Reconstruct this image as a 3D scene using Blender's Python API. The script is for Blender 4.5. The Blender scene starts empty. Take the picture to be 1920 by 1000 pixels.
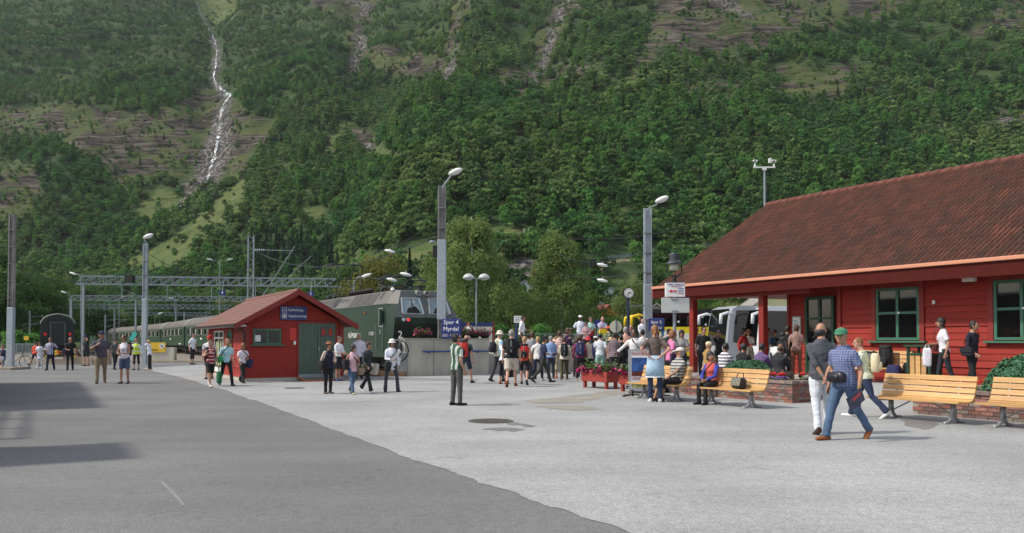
import bpy, bmesh, math, random
import numpy as np
from mathutils import Vector, Matrix, noise as mnoise
R = math.radians
scene = bpy.context.scene
COL = scene.collection
rnd = random.Random(7)

# ------------------------------------------------------------------ camera
FPX, PCY, HC, TH = 1557.0, 596.0, 1.55, R(1.55)
cam_d = bpy.data.cameras.new('camera')
cam = bpy.data.objects.new('camera', cam_d); COL.objects.link(cam)
cam.location = (0, 0, HC); cam.rotation_euler = (R(90) + TH, 0, 0)
cam_d.sensor_width = 36; cam_d.lens = FPX / 1920 * 36
cam_d.shift_y = (PCY - 500) / 1920
cam_d.clip_start = .1; cam_d.clip_end = 4000
scene.camera = cam
# ------------------------------------------------------------------ sky, sun, exposure
SUN_EL, SUN_AZ = R(48), math.atan2(-.98, -.20)      # azimuth measured from +Y towards +X
world = bpy.data.worlds.new('World'); scene.world = world; world.use_nodes = True
wn = world.node_tree; wn.nodes.clear()
sky = wn.nodes.new('ShaderNodeTexSky'); sky.sky_type = 'NISHITA'; sky.sun_disc = False
sky.sun_elevation = SUN_EL; sky.sun_rotation = SUN_AZ; sky.dust_density = 2.0; sky.air_density = 1.0
bg = wn.nodes.new('ShaderNodeBackground'); bg.inputs['Strength'].default_value = .15
wo = wn.nodes.new('ShaderNodeOutputWorld')
veil = wn.nodes.new('ShaderNodeMix'); veil.data_type = 'RGBA'; veil.inputs['Factor'].default_value = .45; veil.inputs['B'].default_value = (4.2, 4.2, 4.3, 1)   # even white added to the blue for neutral fill, like thin cloud
wn.links.new(sky.outputs[0], veil.inputs['A']); wn.links.new(veil.outputs['Result'], bg.inputs[0]); wn.links.new(bg.outputs[0], wo.inputs[0])
sd = bpy.data.lights.new('sun', 'SUN'); sd.energy = 2.65; sd.angle = R(3.2); sd.color = (1, .94, .84)
sun = bpy.data.objects.new('sun', sd); COL.objects.link(sun)
SUN_DIR = Vector((math.sin(SUN_AZ) * math.cos(SUN_EL), math.cos(SUN_AZ) * math.cos(SUN_EL), math.sin(SUN_EL)))
sun.rotation_euler = SUN_DIR.to_track_quat('Z', 'Y').to_euler(); sun.location = SUN_DIR * 50
vs = scene.view_settings; vs.view_transform = 'Standard'; vs.look = 'None'; vs.gamma = 1; vs.use_curve_mapping = False
vs.exposure = 0.5
scene.cycles.max_bounces = 6; scene.cycles.transparent_max_bounces = 12
scene.cycles.caustics_reflective = False; scene.cycles.caustics_refractive = False

def project(X, Y, Z):
    """world -> photo pixel (numpy friendly)"""
    c, s = math.cos(TH), math.sin(TH)
    d = Y * c + (Z - HC) * s; up = (Z - HC) * c - Y * s
    return 960 + FPX * X / d, PCY - FPX * up / d
def ray(px, py):
    a, b = (px - 960) / FPX, (PCY - py) / FPX
    c, s = math.cos(TH), math.sin(TH)
    return Vector((a, c - b * s, s + b * c))
def G(px, py, z=0.0):
    r = ray(px, py); k = (z - HC) / r.z
    return Vector((r.x * k, r.y * k, z))
def W(px, py, Y):
    r = ray(px, py); k = Y / r.y
    return Vector((r.x * k, Y, HC + r.z * k))

# ------------------------------------------------------------------ materials
MATS = {}
def lin(h):
    h = h.lstrip('#'); o = []
    for i in (0, 2, 4):
        c = int(h[i:i+2], 16) / 255
        o.append(c / 12.92 if c <= .04045 else ((c + .055) / 1.055) ** 2.4)
    return tuple(o)
def M(key, color=None, rough=.6, metal=0.0, var=0.0, vscale=6.0, bump=0.0, bscale=40.0, emit=0.0, alpha=1.0,
      stretch=(1, 1, 1), spec=.5, rand=0.0, coat=0.0, dirt=0.0, dscale=1.5, dcol=(.05, .045, .04)):
    if key in MATS: return MATS[key]
    if isinstance(color, str): color = lin(color)
    m = bpy.data.materials.new(key); MATS[key] = m; m.use_nodes = True
    nt = m.node_tree; b = nt.nodes['Principled BSDF']; L = nt.links.new
    b.inputs['Base Color'].default_value = (*color, 1); b.inputs['Roughness'].default_value = rough
    b.inputs['Metallic'].default_value = metal; b.inputs['Specular IOR Level'].default_value = spec
    b.inputs['Coat Weight'].default_value = coat
    if alpha < 1: b.inputs['Alpha'].default_value = alpha
    if emit: b.inputs['Emission Color'].default_value = (*color, 1); b.inputs['Emission Strength'].default_value = emit
    tc = nt.nodes.new('ShaderNodeTexCoord'); mp = nt.nodes.new('ShaderNodeMapping')
    mp.inputs['Scale'].default_value = stretch; L(tc.outputs['Object'], mp.inputs[0])
    last = None
    def noise(sc, det=4):
        n = nt.nodes.new('ShaderNodeTexNoise'); n.inputs['Scale'].default_value = sc; n.inputs['Detail'].default_value = det
        L(mp.outputs[0], n.inputs['Vector']); return n
    if var or rand:
        hs = nt.nodes.new('ShaderNodeHueSaturation'); hs.inputs['Color'].default_value = (*color, 1)
        if var:
            n = noise(vscale); mr = nt.nodes.new('ShaderNodeMapRange'); L(n.outputs['Fac'], mr.inputs[0])
            mr.inputs[1].default_value = .3; mr.inputs[2].default_value = .7
            mr.inputs[3].default_value = 1 - var; mr.inputs[4].default_value = 1 + var
            src = mr.outputs[0]
        if rand:
            oi = nt.nodes.new('ShaderNodeObjectInfo'); m2 = nt.nodes.new('ShaderNodeMapRange'); L(oi.outputs['Random'], m2.inputs[0])
            m2.inputs[3].default_value = 1 - rand; m2.inputs[4].default_value = 1 + rand
            if var:
                mu = nt.nodes.new('ShaderNodeMath'); mu.operation = 'MULTIPLY'; L(src, mu.inputs[0]); L(m2.outputs[0], mu.inputs[1]); src = mu.outputs[0]
            else: src = m2.outputs[0]
        L(src, hs.inputs['Value']); last = hs.outputs[0]
    if dirt:
        n = noise(dscale, 6); mr = nt.nodes.new('ShaderNodeMapRange'); L(n.outputs['Fac'], mr.inputs[0])
        mr.inputs[1].default_value = .48; mr.inputs[2].default_value = .72; mr.inputs[4].default_value = dirt
        mx = nt.nodes.new('ShaderNodeMix'); mx.data_type = 'RGBA'; L(mr.outputs[0], mx.inputs['Factor'])
        if last: L(last, mx.inputs['A'])
        else: mx.inputs['A'].default_value = (*color, 1)
        mx.inputs['B'].default_value = (*dcol, 1); last = mx.outputs['Result']
    if last: L(last, b.inputs['Base Color'])
    if bump:
        n = noise(bscale, 5); bp = nt.nodes.new('ShaderNodeBump'); bp.inputs['Strength'].default_value = bump
        bp.inputs['Distance'].default_value = .02; L(n.outputs['Fac'], bp.inputs['Height']); L(bp.outputs[0], b.inputs['Normal'])
    return m
def pattern(key, ca, cb, kind='h', freq=10.0, duty=.5, cc=None, rough=.85):
    """cloth patterns: h = horizontal stripes, v = vertical, plaid, floral"""
    if key in MATS: return MATS[key]
    ca, cb = [lin(c) if isinstance(c, str) else c for c in (ca, cb)]
    m = bpy.data.materials.new(key); MATS[key] = m; m.use_nodes = True
    nt = m.node_tree; b = nt.nodes['Principled BSDF']; L = nt.links.new; b.inputs['Roughness'].default_value = rough
    tc = nt.nodes.new('ShaderNodeTexCoord'); sp = nt.nodes.new('ShaderNodeSeparateXYZ'); L(tc.outputs['Object'], sp.inputs[0])
    def stripe(out, f, d):
        a = nt.nodes.new('ShaderNodeMath'); a.operation = 'MULTIPLY'; a.inputs[1].default_value = f; L(out, a.inputs[0])
        c = nt.nodes.new('ShaderNodeMath'); c.operation = 'FRACT'; L(a.outputs[0], c.inputs[0])
        e = nt.nodes.new('ShaderNodeMath'); e.operation = 'LESS_THAN'; e.inputs[1].default_value = d; L(c.outputs[0], e.inputs[0]); return e.outputs[0]
    def mix(f, A, B, fac=None):
        x = nt.nodes.new('ShaderNodeMix'); x.data_type = 'RGBA'; L(f, x.inputs['Factor'])
        for nme, v in (('A', A), ('B', B)):
            if isinstance(v, tuple): x.inputs[nme].default_value = (*v, 1)
            else: L(v, x.inputs[nme])
        return x.outputs['Result']
    if kind == 'h': out = mix(stripe(sp.outputs['Z'], freq, duty), ca, cb)
    elif kind == 'v': out = mix(stripe(sp.outputs['X'], freq, duty), ca, cb)
    elif kind == 'plaid':
        o1 = mix(stripe(sp.outputs['Z'], freq, duty), ca, cb)
        mid = tuple((x + y) / 2 for x, y in zip(ca, cb))
        out = mix(stripe(sp.outputs['X'], freq, duty), o1, cb)
    else:
        v = nt.nodes.new('ShaderNodeTexVoronoi'); v.inputs['Scale'].default_value = freq; L(tc.outputs['Object'], v.inputs['Vector'])
        e = nt.nodes.new('ShaderNodeMath'); e.operation = 'LESS_THAN'; e.inputs[1].default_value = duty; L(v.outputs['Distance'], e.inputs[0])
        out = mix(e.outputs[0], ca, cb)
        if cc:
            v2 = nt.nodes.new('ShaderNodeTexNoise'); v2.inputs['Scale'].default_value = freq * .8; L(tc.outputs['Object'], v2.inputs['Vector'])
            e2 = nt.nodes.new('ShaderNodeMath'); e2.operation = 'GREATER_THAN'; e2.inputs[1].default_value = .56; L(v2.outputs['Fac'], e2.inputs[0])
            out = mix(e2.outputs[0], out, lin(cc))
    L(out, b.inputs['Base Color']); return m

# ------------------------------------------------------------------ mesh builder
class MB:
    def __init__(s): s.v = []; s.f = []; s.mi = []; s.m = 0
    def add(s, vs_, fs):
        o = len(s.v); s.v += [tuple(p) for p in vs_]; s.f += [tuple(i + o for i in f) for f in fs]; s.mi += [s.m] * len(fs)
    def box(s, c, d, rot=None):
        h = [x / 2 for x in d]
        P = [Vector((x * h[0], y * h[1], z * h[2])) for z in (-1, 1) for y in (-1, 1) for x in (-1, 1)]
        if rot is not None: P = [rot @ p for p in P]
        c = Vector(c); s.add([p + c for p in P], [(0, 2, 3, 1), (4, 5, 7, 6), (0, 1, 5, 4), (2, 6, 7, 3), (0, 4, 6, 2), (1, 3, 7, 5)])
        return s
    def b2(s, lo, hi):
        return s.box([(a + b) / 2 for a, b in zip(lo, hi)], [b - a for a, b in zip(lo, hi)])
    def beam(s, p0, p1, w, h=None):
        """rectangular bar between two points"""
        p0, p1 = Vector(p0), Vector(p1); d = p1 - p0; h = h or w
        if d.length < 1e-6: return s
        q = d.to_track_quat('X', 'Z').to_matrix()
        return s.box((p0 + p1) / 2, (d.length, w, h), q)
    def tube(s, pts, rad, n=8, ry=None, xax=None, cap=True):
        pts = [Vector(p) for p in pts]
        if not hasattr(rad, '__len__'): rad = [rad] * len(pts)
        if ry is None: ry = rad
        V = []; X = Vector(xax) if xax is not None else None
        for i, p in enumerate(pts):
            t = (pts[min(i + 1, len(pts) - 1)] - pts[max(i - 1, 0)])
            t = t.normalized() if t.length > 1e-9 else Vector((0, 0, 1))
            if X is None:
                X = Vector((1, 0, 0)) if abs(t.x) < .9 else Vector((0, 1, 0))
            X = (X - t * X.dot(t)).normalized(); Yv = t.cross(X)
            for k in range(n):
                a = 2 * math.pi * k / n; V.append(p + X * (math.cos(a) * rad[i]) + Yv * (math.sin(a) * ry[i]))
        F = []
        for i in range(len(pts) - 1):
            for k in range(n):
                a, b = i * n + k, i * n + (k + 1) % n; F.append((a, b, b + n, a + n))
        if cap: F.append(tuple(range(n - 1, -1, -1))); F.append(tuple(range((len(pts) - 1) * n, len(pts) * n)))
        s.add(V, F); return s
    def cyl(s, p0, p1, r0, r1=None, n=12): return s.tube([p0, p1], [r0, r0 if r1 is None else r1], n)
    def lathe(s, prof, c=(0, 0, 0), n=16, sx=1, sy=1, mat=None):
        c = Vector(c); V = []
        for r, z in prof:
            for k in range(n):
                a = 2 * math.pi * k / n; p = Vector((math.cos(a) * r * sx, math.sin(a) * r * sy, z))
                V.append((mat @ p if mat is not None else p) + c)
        F = []
        for i in range(len(prof) - 1):
            for k in range(n):
                a, b = i * n + k, i * n + (k + 1) % n; F.append((a, b, b + n, a + n))
        F.append(tuple(range(n - 1, -1, -1))); F.append(tuple(range((len(prof) - 1) * n, len(prof) * n)))
        s.add(V, F); return s
    def ell(s, c, r, n=10, mat=None):
        c = Vector(c); V = [Vector((0, 0, -r[2]))]; m = n // 2 + 1
        for i in range(1, m):
            t = -math.pi / 2 + math.pi * i / m
            for k in range(n):
                a = 2 * math.pi * k / n; V.append(Vector((math.cos(a) * math.cos(t) * r[0], math.sin(a) * math.cos(t) * r[1], math.sin(t) * r[2])))
        V.append(Vector((0, 0, r[2]))); F = []
        for k in range(n): F.append((0, 1 + (k + 1) % n, 1 + k))
        for i in range(m - 2):
            for k in range(n):
                a, b = 1 + i * n + k, 1 + i * n + (k + 1) % n; F.append((a, b, b + n, a + n))
        e = len(V) - 1; o = 1 + (m - 2) * n
        for k in range(n): F.append((o + k, o + (k + 1) % n, e))
        if mat is not None: V = [mat @ p for p in V]
        s.add([p + c for p in V], F); return s
    def prism(s, poly, axis, a, b):
        """extrude 2D polygon along axis ('x','y','z') from a to b"""
        def mk(p, t):
            return {'x': (t, p[0], p[1]), 'y': (p[0], t, p[1]), 'z': (p[0], p[1], t)}[axis]
        n = len(poly); s.add([mk(p, a) for p in poly] + [mk(p, b) for p in poly],
            [tuple(range(n - 1, -1, -1)), tuple(range(n, 2 * n))] + [(i, (i + 1) % n, (i + 1) % n + n, i + n) for i in range(n)])
        return s
    def mesh(s, name, mats, smooth=False):
        me = bpy.data.meshes.new(name); me.from_pydata(s.v, [], s.f)
        if not isinstance(mats, (list, tuple)): mats = [mats]
        for m in mats: me.materials.append(m)
        if len(mats) > 1: me.polygons.foreach_set('material_index', s.mi)
        if smooth: me.polygons.foreach_set('use_smooth', [True] * len(me.polygons))
        bm = bmesh.new(); bm.from_mesh(me); bmesh.ops.recalc_face_normals(bm, faces=bm.faces); bm.to_mesh(me); bm.free()
        return me
    def build(s, name, mats, parent=None, smooth=False, bevel=0.0, kind=None, angle=None):
        o = put(name, s.mesh(name, mats, smooth), parent)
        if bevel:
            md = o.modifiers.new('bevel', 'BEVEL'); md.width = bevel; md.segments = 1; md.limit_method = 'ANGLE'
        if kind: o['kind'] = kind
        return o
def put(name, me, parent=None, loc=None, rz=None, mat=None):
    o = bpy.data.objects.new(name, me); COL.objects.link(o)
    if parent is not None: o.parent = parent
    if mat is not None: o.matrix_basis = mat
    else:
        if loc is not None: o.location = loc
        if rz is not None: o.rotation_euler[2] = rz
    return o
def thing(name, label, cat, loc=(0, 0, 0), rz=0.0, group=None):
    o = bpy.data.objects.new(name, None); COL.objects.link(o); o.location = loc; o.rotation_euler = (0, 0, rz)
    o.empty_display_size = .2; o['label'] = label; o['category'] = cat
    if group: o['group'] = group
    return o
def tag(o, label, cat, group=None):
    o['label'] = label; o['category'] = cat
    if group: o['group'] = group
    return o
def struct(name, mb, mat, **k):
    o = mb.build(name, mat, **k); o['kind'] = 'structure'; return o
KIDS = {}
def copy_tree(o, loc, rz, label=None):
    c = o.copy(); COL.objects.link(c); c.location = loc; c.rotation_euler = (0, 0, rz)
    if label: c['label'] = label
    def rec(src, dst):
        for ch in [x for x in ALLCH.get(src.name, [])]:
            d = ch.copy(); COL.objects.link(d); d.parent = dst; rec(ch, d)
    ALLCH = {}
    for x in bpy.data.objects:
        if x.parent: ALLCH.setdefault(x.parent.name, []).append(x)
    rec(o, c); return c
TEXTS = []
def text(s, size, mat, parent, loc, rx=90, rz=0, align='CENTER', name='lettering', bold=.0, ext=.004, sx=1):
    cu = bpy.data.curves.new(name, 'FONT'); cu.body = s; cu.size = size; cu.align_x = align; cu.align_y = 'CENTER'
    cu.extrude = ext; cu.offset = bold * size; cu.resolution_u = 2; cu.materials.append(mat)
    o = bpy.data.objects.new(name, cu); COL.objects.link(o); o.parent = parent; o.location = loc
    o.rotation_euler = (R(rx), 0, R(rz)); o.scale = (sx, 1, 1); TEXTS.append(o); return o

# shared frame of tracks, kiosk and station: local x runs along the platforms towards us, local y away to the right
RZ = -R(60.5); AX = Vector((math.cos(RZ), math.sin(RZ), 0)); AY = Vector((-math.sin(RZ), math.cos(RZ), 0))
def TN(t, n, z=0.0):
    """t = distance along the tracks, n = distance across"""
    v = -AX * t + AY * n; v.z = z; return v
WHITE = M('white_paint', '#e6e6e2', .5, var=.06)
BLACK = M('black_matt', '#161616', .6)
GREY = M('galvanised_steel', '#8f979c', .45, .3, var=.12, vscale=3, dirt=.25)
DSTEEL = M('dark_steel', '#3b3f42', .5, .4, var=.15)
BLUE = M('sign_blue', '#1f2f6b', .4, var=.05)
RED = M('falun_red', '#942718', .75, var=.16, vscale=5, bump=.25, bscale=30, stretch=(.4, 1, 3), dirt=.18, dcol=(.12, .02, .012))
REDT = M('trim_red', '#832318', .6, var=.08, bump=.1)
GREEN = M('window_green', '#3d6a54', .5, var=.08)
GLASS = M('window_glass', '#0a0d0e', .04, alpha=.72, spec=.9)
DGLASS = M('dark_glass', '#0b0f11', .06, spec=.8)
CONC = M('concrete', '#b8b2a3', .85, var=.14, vscale=2, bump=.3, bscale=25, dirt=.35, dscale=.9, dcol=(.16, .15, .13), stretch=(1, 1, .35))
RUBBER = M('rubber', '#17171a', .8)
LENS = M('lamp_lens', '#d8dcdc', .15, spec=.8)
WOODB = M('bench_pine', '#bf955f', .55, var=.24, vscale=7, stretch=(.25, 4, 4), rand=.14, bump=.1, coat=.05)
# ------------------------------------------------------------------ terrain
rs = np.random.RandomState(5)
def vnoise(x, y, seed=0):
    """smooth value noise on numpy arrays"""
    xi = np.floor(x).astype(np.int64); yi = np.floor(y).astype(np.int64); fx = x - xi; fy = y - yi
    fx = fx * fx * (3 - 2 * fx); fy = fy * fy * (3 - 2 * fy)
    def h(a, b):
        n = (a * 374761393 + b * 668265263 + seed * 982451653) & 0xffffffff
        n = ((n ^ (n >> 13)) * 1274126177) & 0xffffffff
        return ((n ^ (n >> 16)) & 0xffff) / 65535.0
    return (h(xi, yi) * (1 - fx) + h(xi + 1, yi) * fx) * (1 - fy) + (h(xi, yi + 1) * (1 - fx) + h(xi + 1, yi + 1) * fx) * fy
def fbm(x, y, oct=4, seed=0):
    s = 0; a = 1; t = 0
    for i in range(oct):
        s = s + a * vnoise(x * 2 ** i, y * 2 ** i, seed + i); t += a; a *= .5
    return s / t
def sstep(a, b, x):
    t = np.clip((x - a) / (b - a), 0, 1); return t * t * (3 - 2 * t)
def hz(X, Y):
    X = np.asarray(X, float); Y = np.asarray(Y, float)
    far = sstep(-60, -230, X)                       # the left valley side stands further back
    y0 = 128 + 60 * far + 78 * sstep(-22, -75, X) + 25 * (fbm(X / 120, Y * 0 + 3.3, 2, 9) - .5)
    s = np.maximum(Y - y0, 0)
    z = .22 * np.minimum(s, 60) + np.maximum(s - 45, 0) * .36 + np.maximum(s - 90, 0) * .30
    amp = sstep(20, 180, s)
    z = z + amp * (46 * (fbm(X / 170, Y / 170, 3, 1) - .5) + 22 * (fbm(X / 55, Y / 90, 3, 4) - .5) + 7 * (fbm(X / 17, Y / 17, 3, 6) - .5))
    # rocky steps on the upper slopes
    band = sstep(170, 330, s)
    st = (z / 34 + 1.3 * fbm(X / 80, Y / 80, 2, 21)); fr = st - np.floor(st)
    z = z + band * 9 * (sstep(.35, .65, fr) - fr)
    for r, w, d in ((-.362, 16, 13), (-.186, 13, 10), (-.072, 14, 9), (.040, 15, 10)):   # gullies running down the slope
        cx = r * Y + 14 * (fbm(Y / 70 + r * 40, Y * 0, 2, 15) - .5)
        z = z - amp * d * np.exp(-((X - cx) / w) ** 2) * sstep(120, 260, s)
    z = z + 1.2 * sstep(0, 40, s) * (fbm(X / 7, Y / 7, 2, 30) - .5)
    # the road cut with its guard rail to the right
    return z - .06
def inpoly(px, py, poly):
    c = np.zeros(px.shape, bool); n = len(poly)
    for i in range(n):
        x1, y1 = poly[i]; x2, y2 = poly[(i + 1) % n]
        c ^= ((y1 > py) != (y2 > py)) & (px < (x2 - x1) * (py - y1) / (y2 - y1 + 1e-9) + x1)
    return c
ROCK = [[(-60,205),(130,195),(250,215),(330,200),(385,150),(420,185),(415,260),(395,350),(360,375),(310,330),(230,350),(170,300),(95,262),(-60,250)],
        [(-60,285),(70,310),(75,360),(40,420),(-60,420)],
        [(432,185),(470,215),(520,225),(505,265),(455,330),(405,355),(395,345),(418,230)],
        [(655,45),(682,60),(690,95),(672,140),(645,150),(650,105)], [(560,-20),(720,-20),(690,45),(640,40),(600,20)],
        [(690,85),(770,95),(860,120),(850,165),(770,150),(690,125)], [(1045,-20),(1110,-20),(1050,60),(1035,110),(1010,160),(975,205),(965,190),(1000,110)],
        [(1236,-20),(1720,-20),(1690,30),(1600,50),(1500,60),(1430,100),(1340,110),(1240,110),(1190,130),(1215,70)],
        [(1800,80),(1850,30),(1920,-10),(1990,-20),(1990,80),(1880,60)], [(1460,128),(1640,120),(1600,160),(1560,195),(1455,190)],
        [(850,-10),(880,-10),(870,60),(850,110),(840,160),(825,170),(835,90)], [(930,130),(1120,120),(1100,150),(980,180),(930,170)],
        [(1860,215),(1990,195),(1990,250),(1870,250)], [(660,240),(705,250),(690,280),(655,265)], [(1290,150),(1400,165),(1370,200),(1280,190)]]
MEAD = [[(470,325),(440,345),(352,425),(300,462),(215,495),(240,525),(345,508),(385,450),(455,395)], [(366,-20),(450,-20),(440,35),(410,55),(385,30)],
        [(605,285),(640,232),(665,228),(640,262),(625,300)], [(690,262),(765,300),(740,318),(685,296)],
        [(760,470),(850,432),(1000,424),(1110,395),(1170,380),(1180,398),(1080,420),(990,452),(900,505),(800,520),(640,505),(650,480)],
        [(560,385),(605,390),(600,420),(565,415)], [(1130,520),(1200,510),(1200,560),(1120,600)],
        [(930,510),(985,495),(985,525),(930,530)], [(300,350),(370,372),(340,400),(250,430),(240,420)], [(1100,200),(1240,90),(1250,120),(1160,180)],
        [(1440,180),(1640,165),(1600,182),(1450,198)], [(860,395),(960,380),(950,395),(870,410)]]
PALE = [([(401,145),(413,168),(431,184),(415,215),(411,256),(404,290),(390,335),(380,352)], [2,2,3,6,8,9,9,6]), ([(398,70),(407,95),(405,128),(401,145)], [2,3,4,2]), ([(668,60),(676,80),(670,110),(652,145)], [3,5,5,2]),
        ([(640,-4),(672,8),(684,24),(670,38)], [3,5,4,2]), ([(1062,0),(1036,60),(1026,95),(1003,150)], [4,3,3,2]), ([(1340,-5),(1375,10),(1400,28)], [2,3,2]), ([(392,345),(375,362),(355,385)], [4,9,8]), ([(855,85),(848,110),(842,160)], [2,3,3]), ([(1880,225),(1925,240)], [4,6]), ([(715,265),(690,280)], [3,4]), ([(944,512),(988,504)], [5,6])]
def hit(px, py):
    """first meeting of the photo ray with the slope"""
    r = ray(px, py); k = np.arange(120, 990, .6); X = r.x * k; Y = r.y * k; Zr = HC + r.z * k; d = hz(X, Y) - Zr
    i = np.argmax(d > 0) if (d > 0).any() else len(k) - 1
    return Vector((X[i], Y[i], float(hz(X[i], Y[i]))))
def masks(X, Y, Z):
    px, py = project(X, Y, Z)
    w = 9 * (fbm(X / 14, Y / 14, 3, 40) - .5) * 2; w2 = 9 * (fbm(X / 14, Y / 14, 3, 60) - .5) * 2
    rk = np.zeros(px.shape, bool); md = np.zeros(px.shape, bool)
    for p in ROCK: rk |= inpoly(px + w, py + w2, p)
    for p in MEAD: md |= inpoly(px + w, py + w2, p)
    ok = Y > 125
    return rk & ok, md & ok, px, py
def terrain():
    xs = np.concatenate([np.arange(-640, -460, 8), np.arange(-460, 470, 2.6), np.arange(470, 660, 8)])
    ys = np.concatenate([[-60, -20, 20, 60, 90, 110], np.arange(118, 860, 2.6), np.arange(864, 1010, 8)])
    X, Y = np.meshgrid(xs, ys); Z = hz(X, Y)
    rk, md, px, py = masks(X, Y, Z)
    nx, ny = len(xs), len(ys)
    co = np.stack([X, Y, Z], -1).reshape(-1, 3)
    # rough the rock up
    rr = rk.reshape(-1)
    co[:, 2] += np.where(rr, 3.2 * (fbm(co[:, 0] / 9, co[:, 1] / 6, 3, 77) - .5), 0)
    me = bpy.data.meshes.new('hillside')
    i = np.arange(nx - 1)[None, :] + nx * np.arange(ny - 1)[:, None]
    q = np.stack([i, i + 1, i + nx + 1, i + nx], -1).reshape(-1, 4)
    me.vertices.add(len(co)); me.vertices.foreach_set('co', co.ravel())
    me.loops.add(q.size); me.loops.foreach_set('vertex_index', q.ravel())
    me.polygons.add(len(q)); me.polygons.foreach_set('loop_start', np.arange(0, q.size, 4)); me.polygons.foreach_set('loop_total', np.full(len(q), 4))
    me.polygons.foreach_set('use_smooth', np.ones(len(q), bool))
    me.update(calc_edges=True)
    a = me.attributes.new('rock', 'FLOAT', 'POINT'); a.data.foreach_set('value', rr.astype(float))
    a = me.attributes.new('meadow', 'FLOAT', 'POINT'); a.data.foreach_set('value', md.reshape(-1).astype(float))
    pv_ = np.zeros(len(co)); jit = 5 * (fbm(co[:, 0] / 8, co[:, 1] / 8, 3, 210) - .5)
    for pts, wd in PALE:
        H = [hit(*p) for p in pts]
        for i, (a_, b_) in enumerate(zip(H[:-1], H[1:])):
            dx, dy = b_.x - a_.x, b_.y - a_.y; u = np.clip(((co[:, 0] - a_.x) * dx + (co[:, 1] - a_.y) * dy) / (dx * dx + dy * dy), 0, 1)
            w = wd[i] + (wd[i + 1] - wd[i]) * u; d = np.hypot(co[:, 0] - a_.x - u * dx, co[:, 1] - a_.y - u * dy)
            pv_ = np.maximum(pv_, sstep(1.15, .6, (d + jit) / w))
    a = me.attributes.new('pale', 'FLOAT', 'POINT'); a.data.foreach_set('value', pv_)
    m = bpy.data.materials.new('hillside_ground'); m.use_nodes = True; nt = m.node_tree; L = nt.links.new; b = nt.nodes['Principled BSDF']
    b.inputs['Roughness'].default_value = .95; b.inputs['Specular IOR Level'].default_value = .15
    geo = nt.nodes.new('ShaderNodeNewGeometry')
    def noise(sc, st=(1, 1, 1), det=6):
        mp = nt.nodes.new('ShaderNodeMapping'); mp.inputs['Scale'].default_value = st; L(geo.outputs['Position'], mp.inputs[0])
        n = nt.nodes.new('ShaderNodeTexNoise'); n.inputs['Scale'].default_value = sc; n.inputs['Detail'].default_value = det; L(mp.outputs[0], n.inputs[0]); return n.outputs['Fac']
    def ramp(f, stops):
        r = nt.nodes.new('ShaderNodeValToRGB'); L(f, r.inputs[0]); e = r.color_ramp.elements
        while len(e) < len(stops): e.new(.5)
        for k, (p, c) in enumerate(stops): e[k].position = p; e[k].color = (*c, 1)
        return r.outputs[0]
    def mix(f, A, B):
        x = nt.nodes.new('ShaderNodeMix'); x.data_type = 'RGBA'; L(f, x.inputs['Factor']); L(A, x.inputs['A']); L(B, x.inputs['B']); return x.outputs['Result']
    forest = ramp(noise(.12), [(.3, (.028, .050, .017)), (.7, (.055, .085, .028))])
    strata = ramp(noise(.16, (.5, .7, 4.5), 10), [(.36, (.014, .013, .012)), (.46, (.040, .033, .027)), (.54, (.072, .058, .044)), (.68, (.13, .118, .10))])
    turf = ramp(noise(.09, (1, 1, 1), 8), [(.35, (.036, .058, .018)), (.62, (.078, .088, .030))])
    rockc = mix(ramp(noise(.055, (1, .8, 1.6), 9), [(.47, (0, 0, 0)), (.53, (1, 1, 1))]), strata, turf)
    pale = ramp(noise(.5, (1.2, 1.2, .35), 8), [(.42, (.04, .036, .032)), (.54, (.11, .10, .092)), (.66, (.24, .23, .22))])
    mead = ramp(noise(.16), [(.3, (.060, .095, .028)), (.7, (.120, .135, .046))])
    at = nt.nodes.new('ShaderNodeAttribute'); at.attribute_name = 'rock'
    at2 = nt.nodes.new('ShaderNodeAttribute'); at2.attribute_name = 'meadow'
    at3 = nt.nodes.new('ShaderNodeAttribute'); at3.attribute_name = 'pale'
    L(mix(at3.outputs['Fac'], mix(at.outputs['Fac'], mix(at2.outputs['Fac'], forest, mead), rockc), pale), b.inputs['Base Color'])
    bp = nt.nodes.new('ShaderNodeBump'); bp.inputs['Strength'].default_value = 1.0; bp.inputs['Distance'].default_value = 2.2
    L(noise(.22, (.6, .8, 3.0), 9), bp.inputs['Height']); L(bp.outputs[0], b.inputs['Normal'])
    me.materials.append(m)
    o = put('hillside', me); o['kind'] = 'structure'; o['label'] = 'steep green and rocky valley side behind the station'
    return o
terrain()

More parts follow.
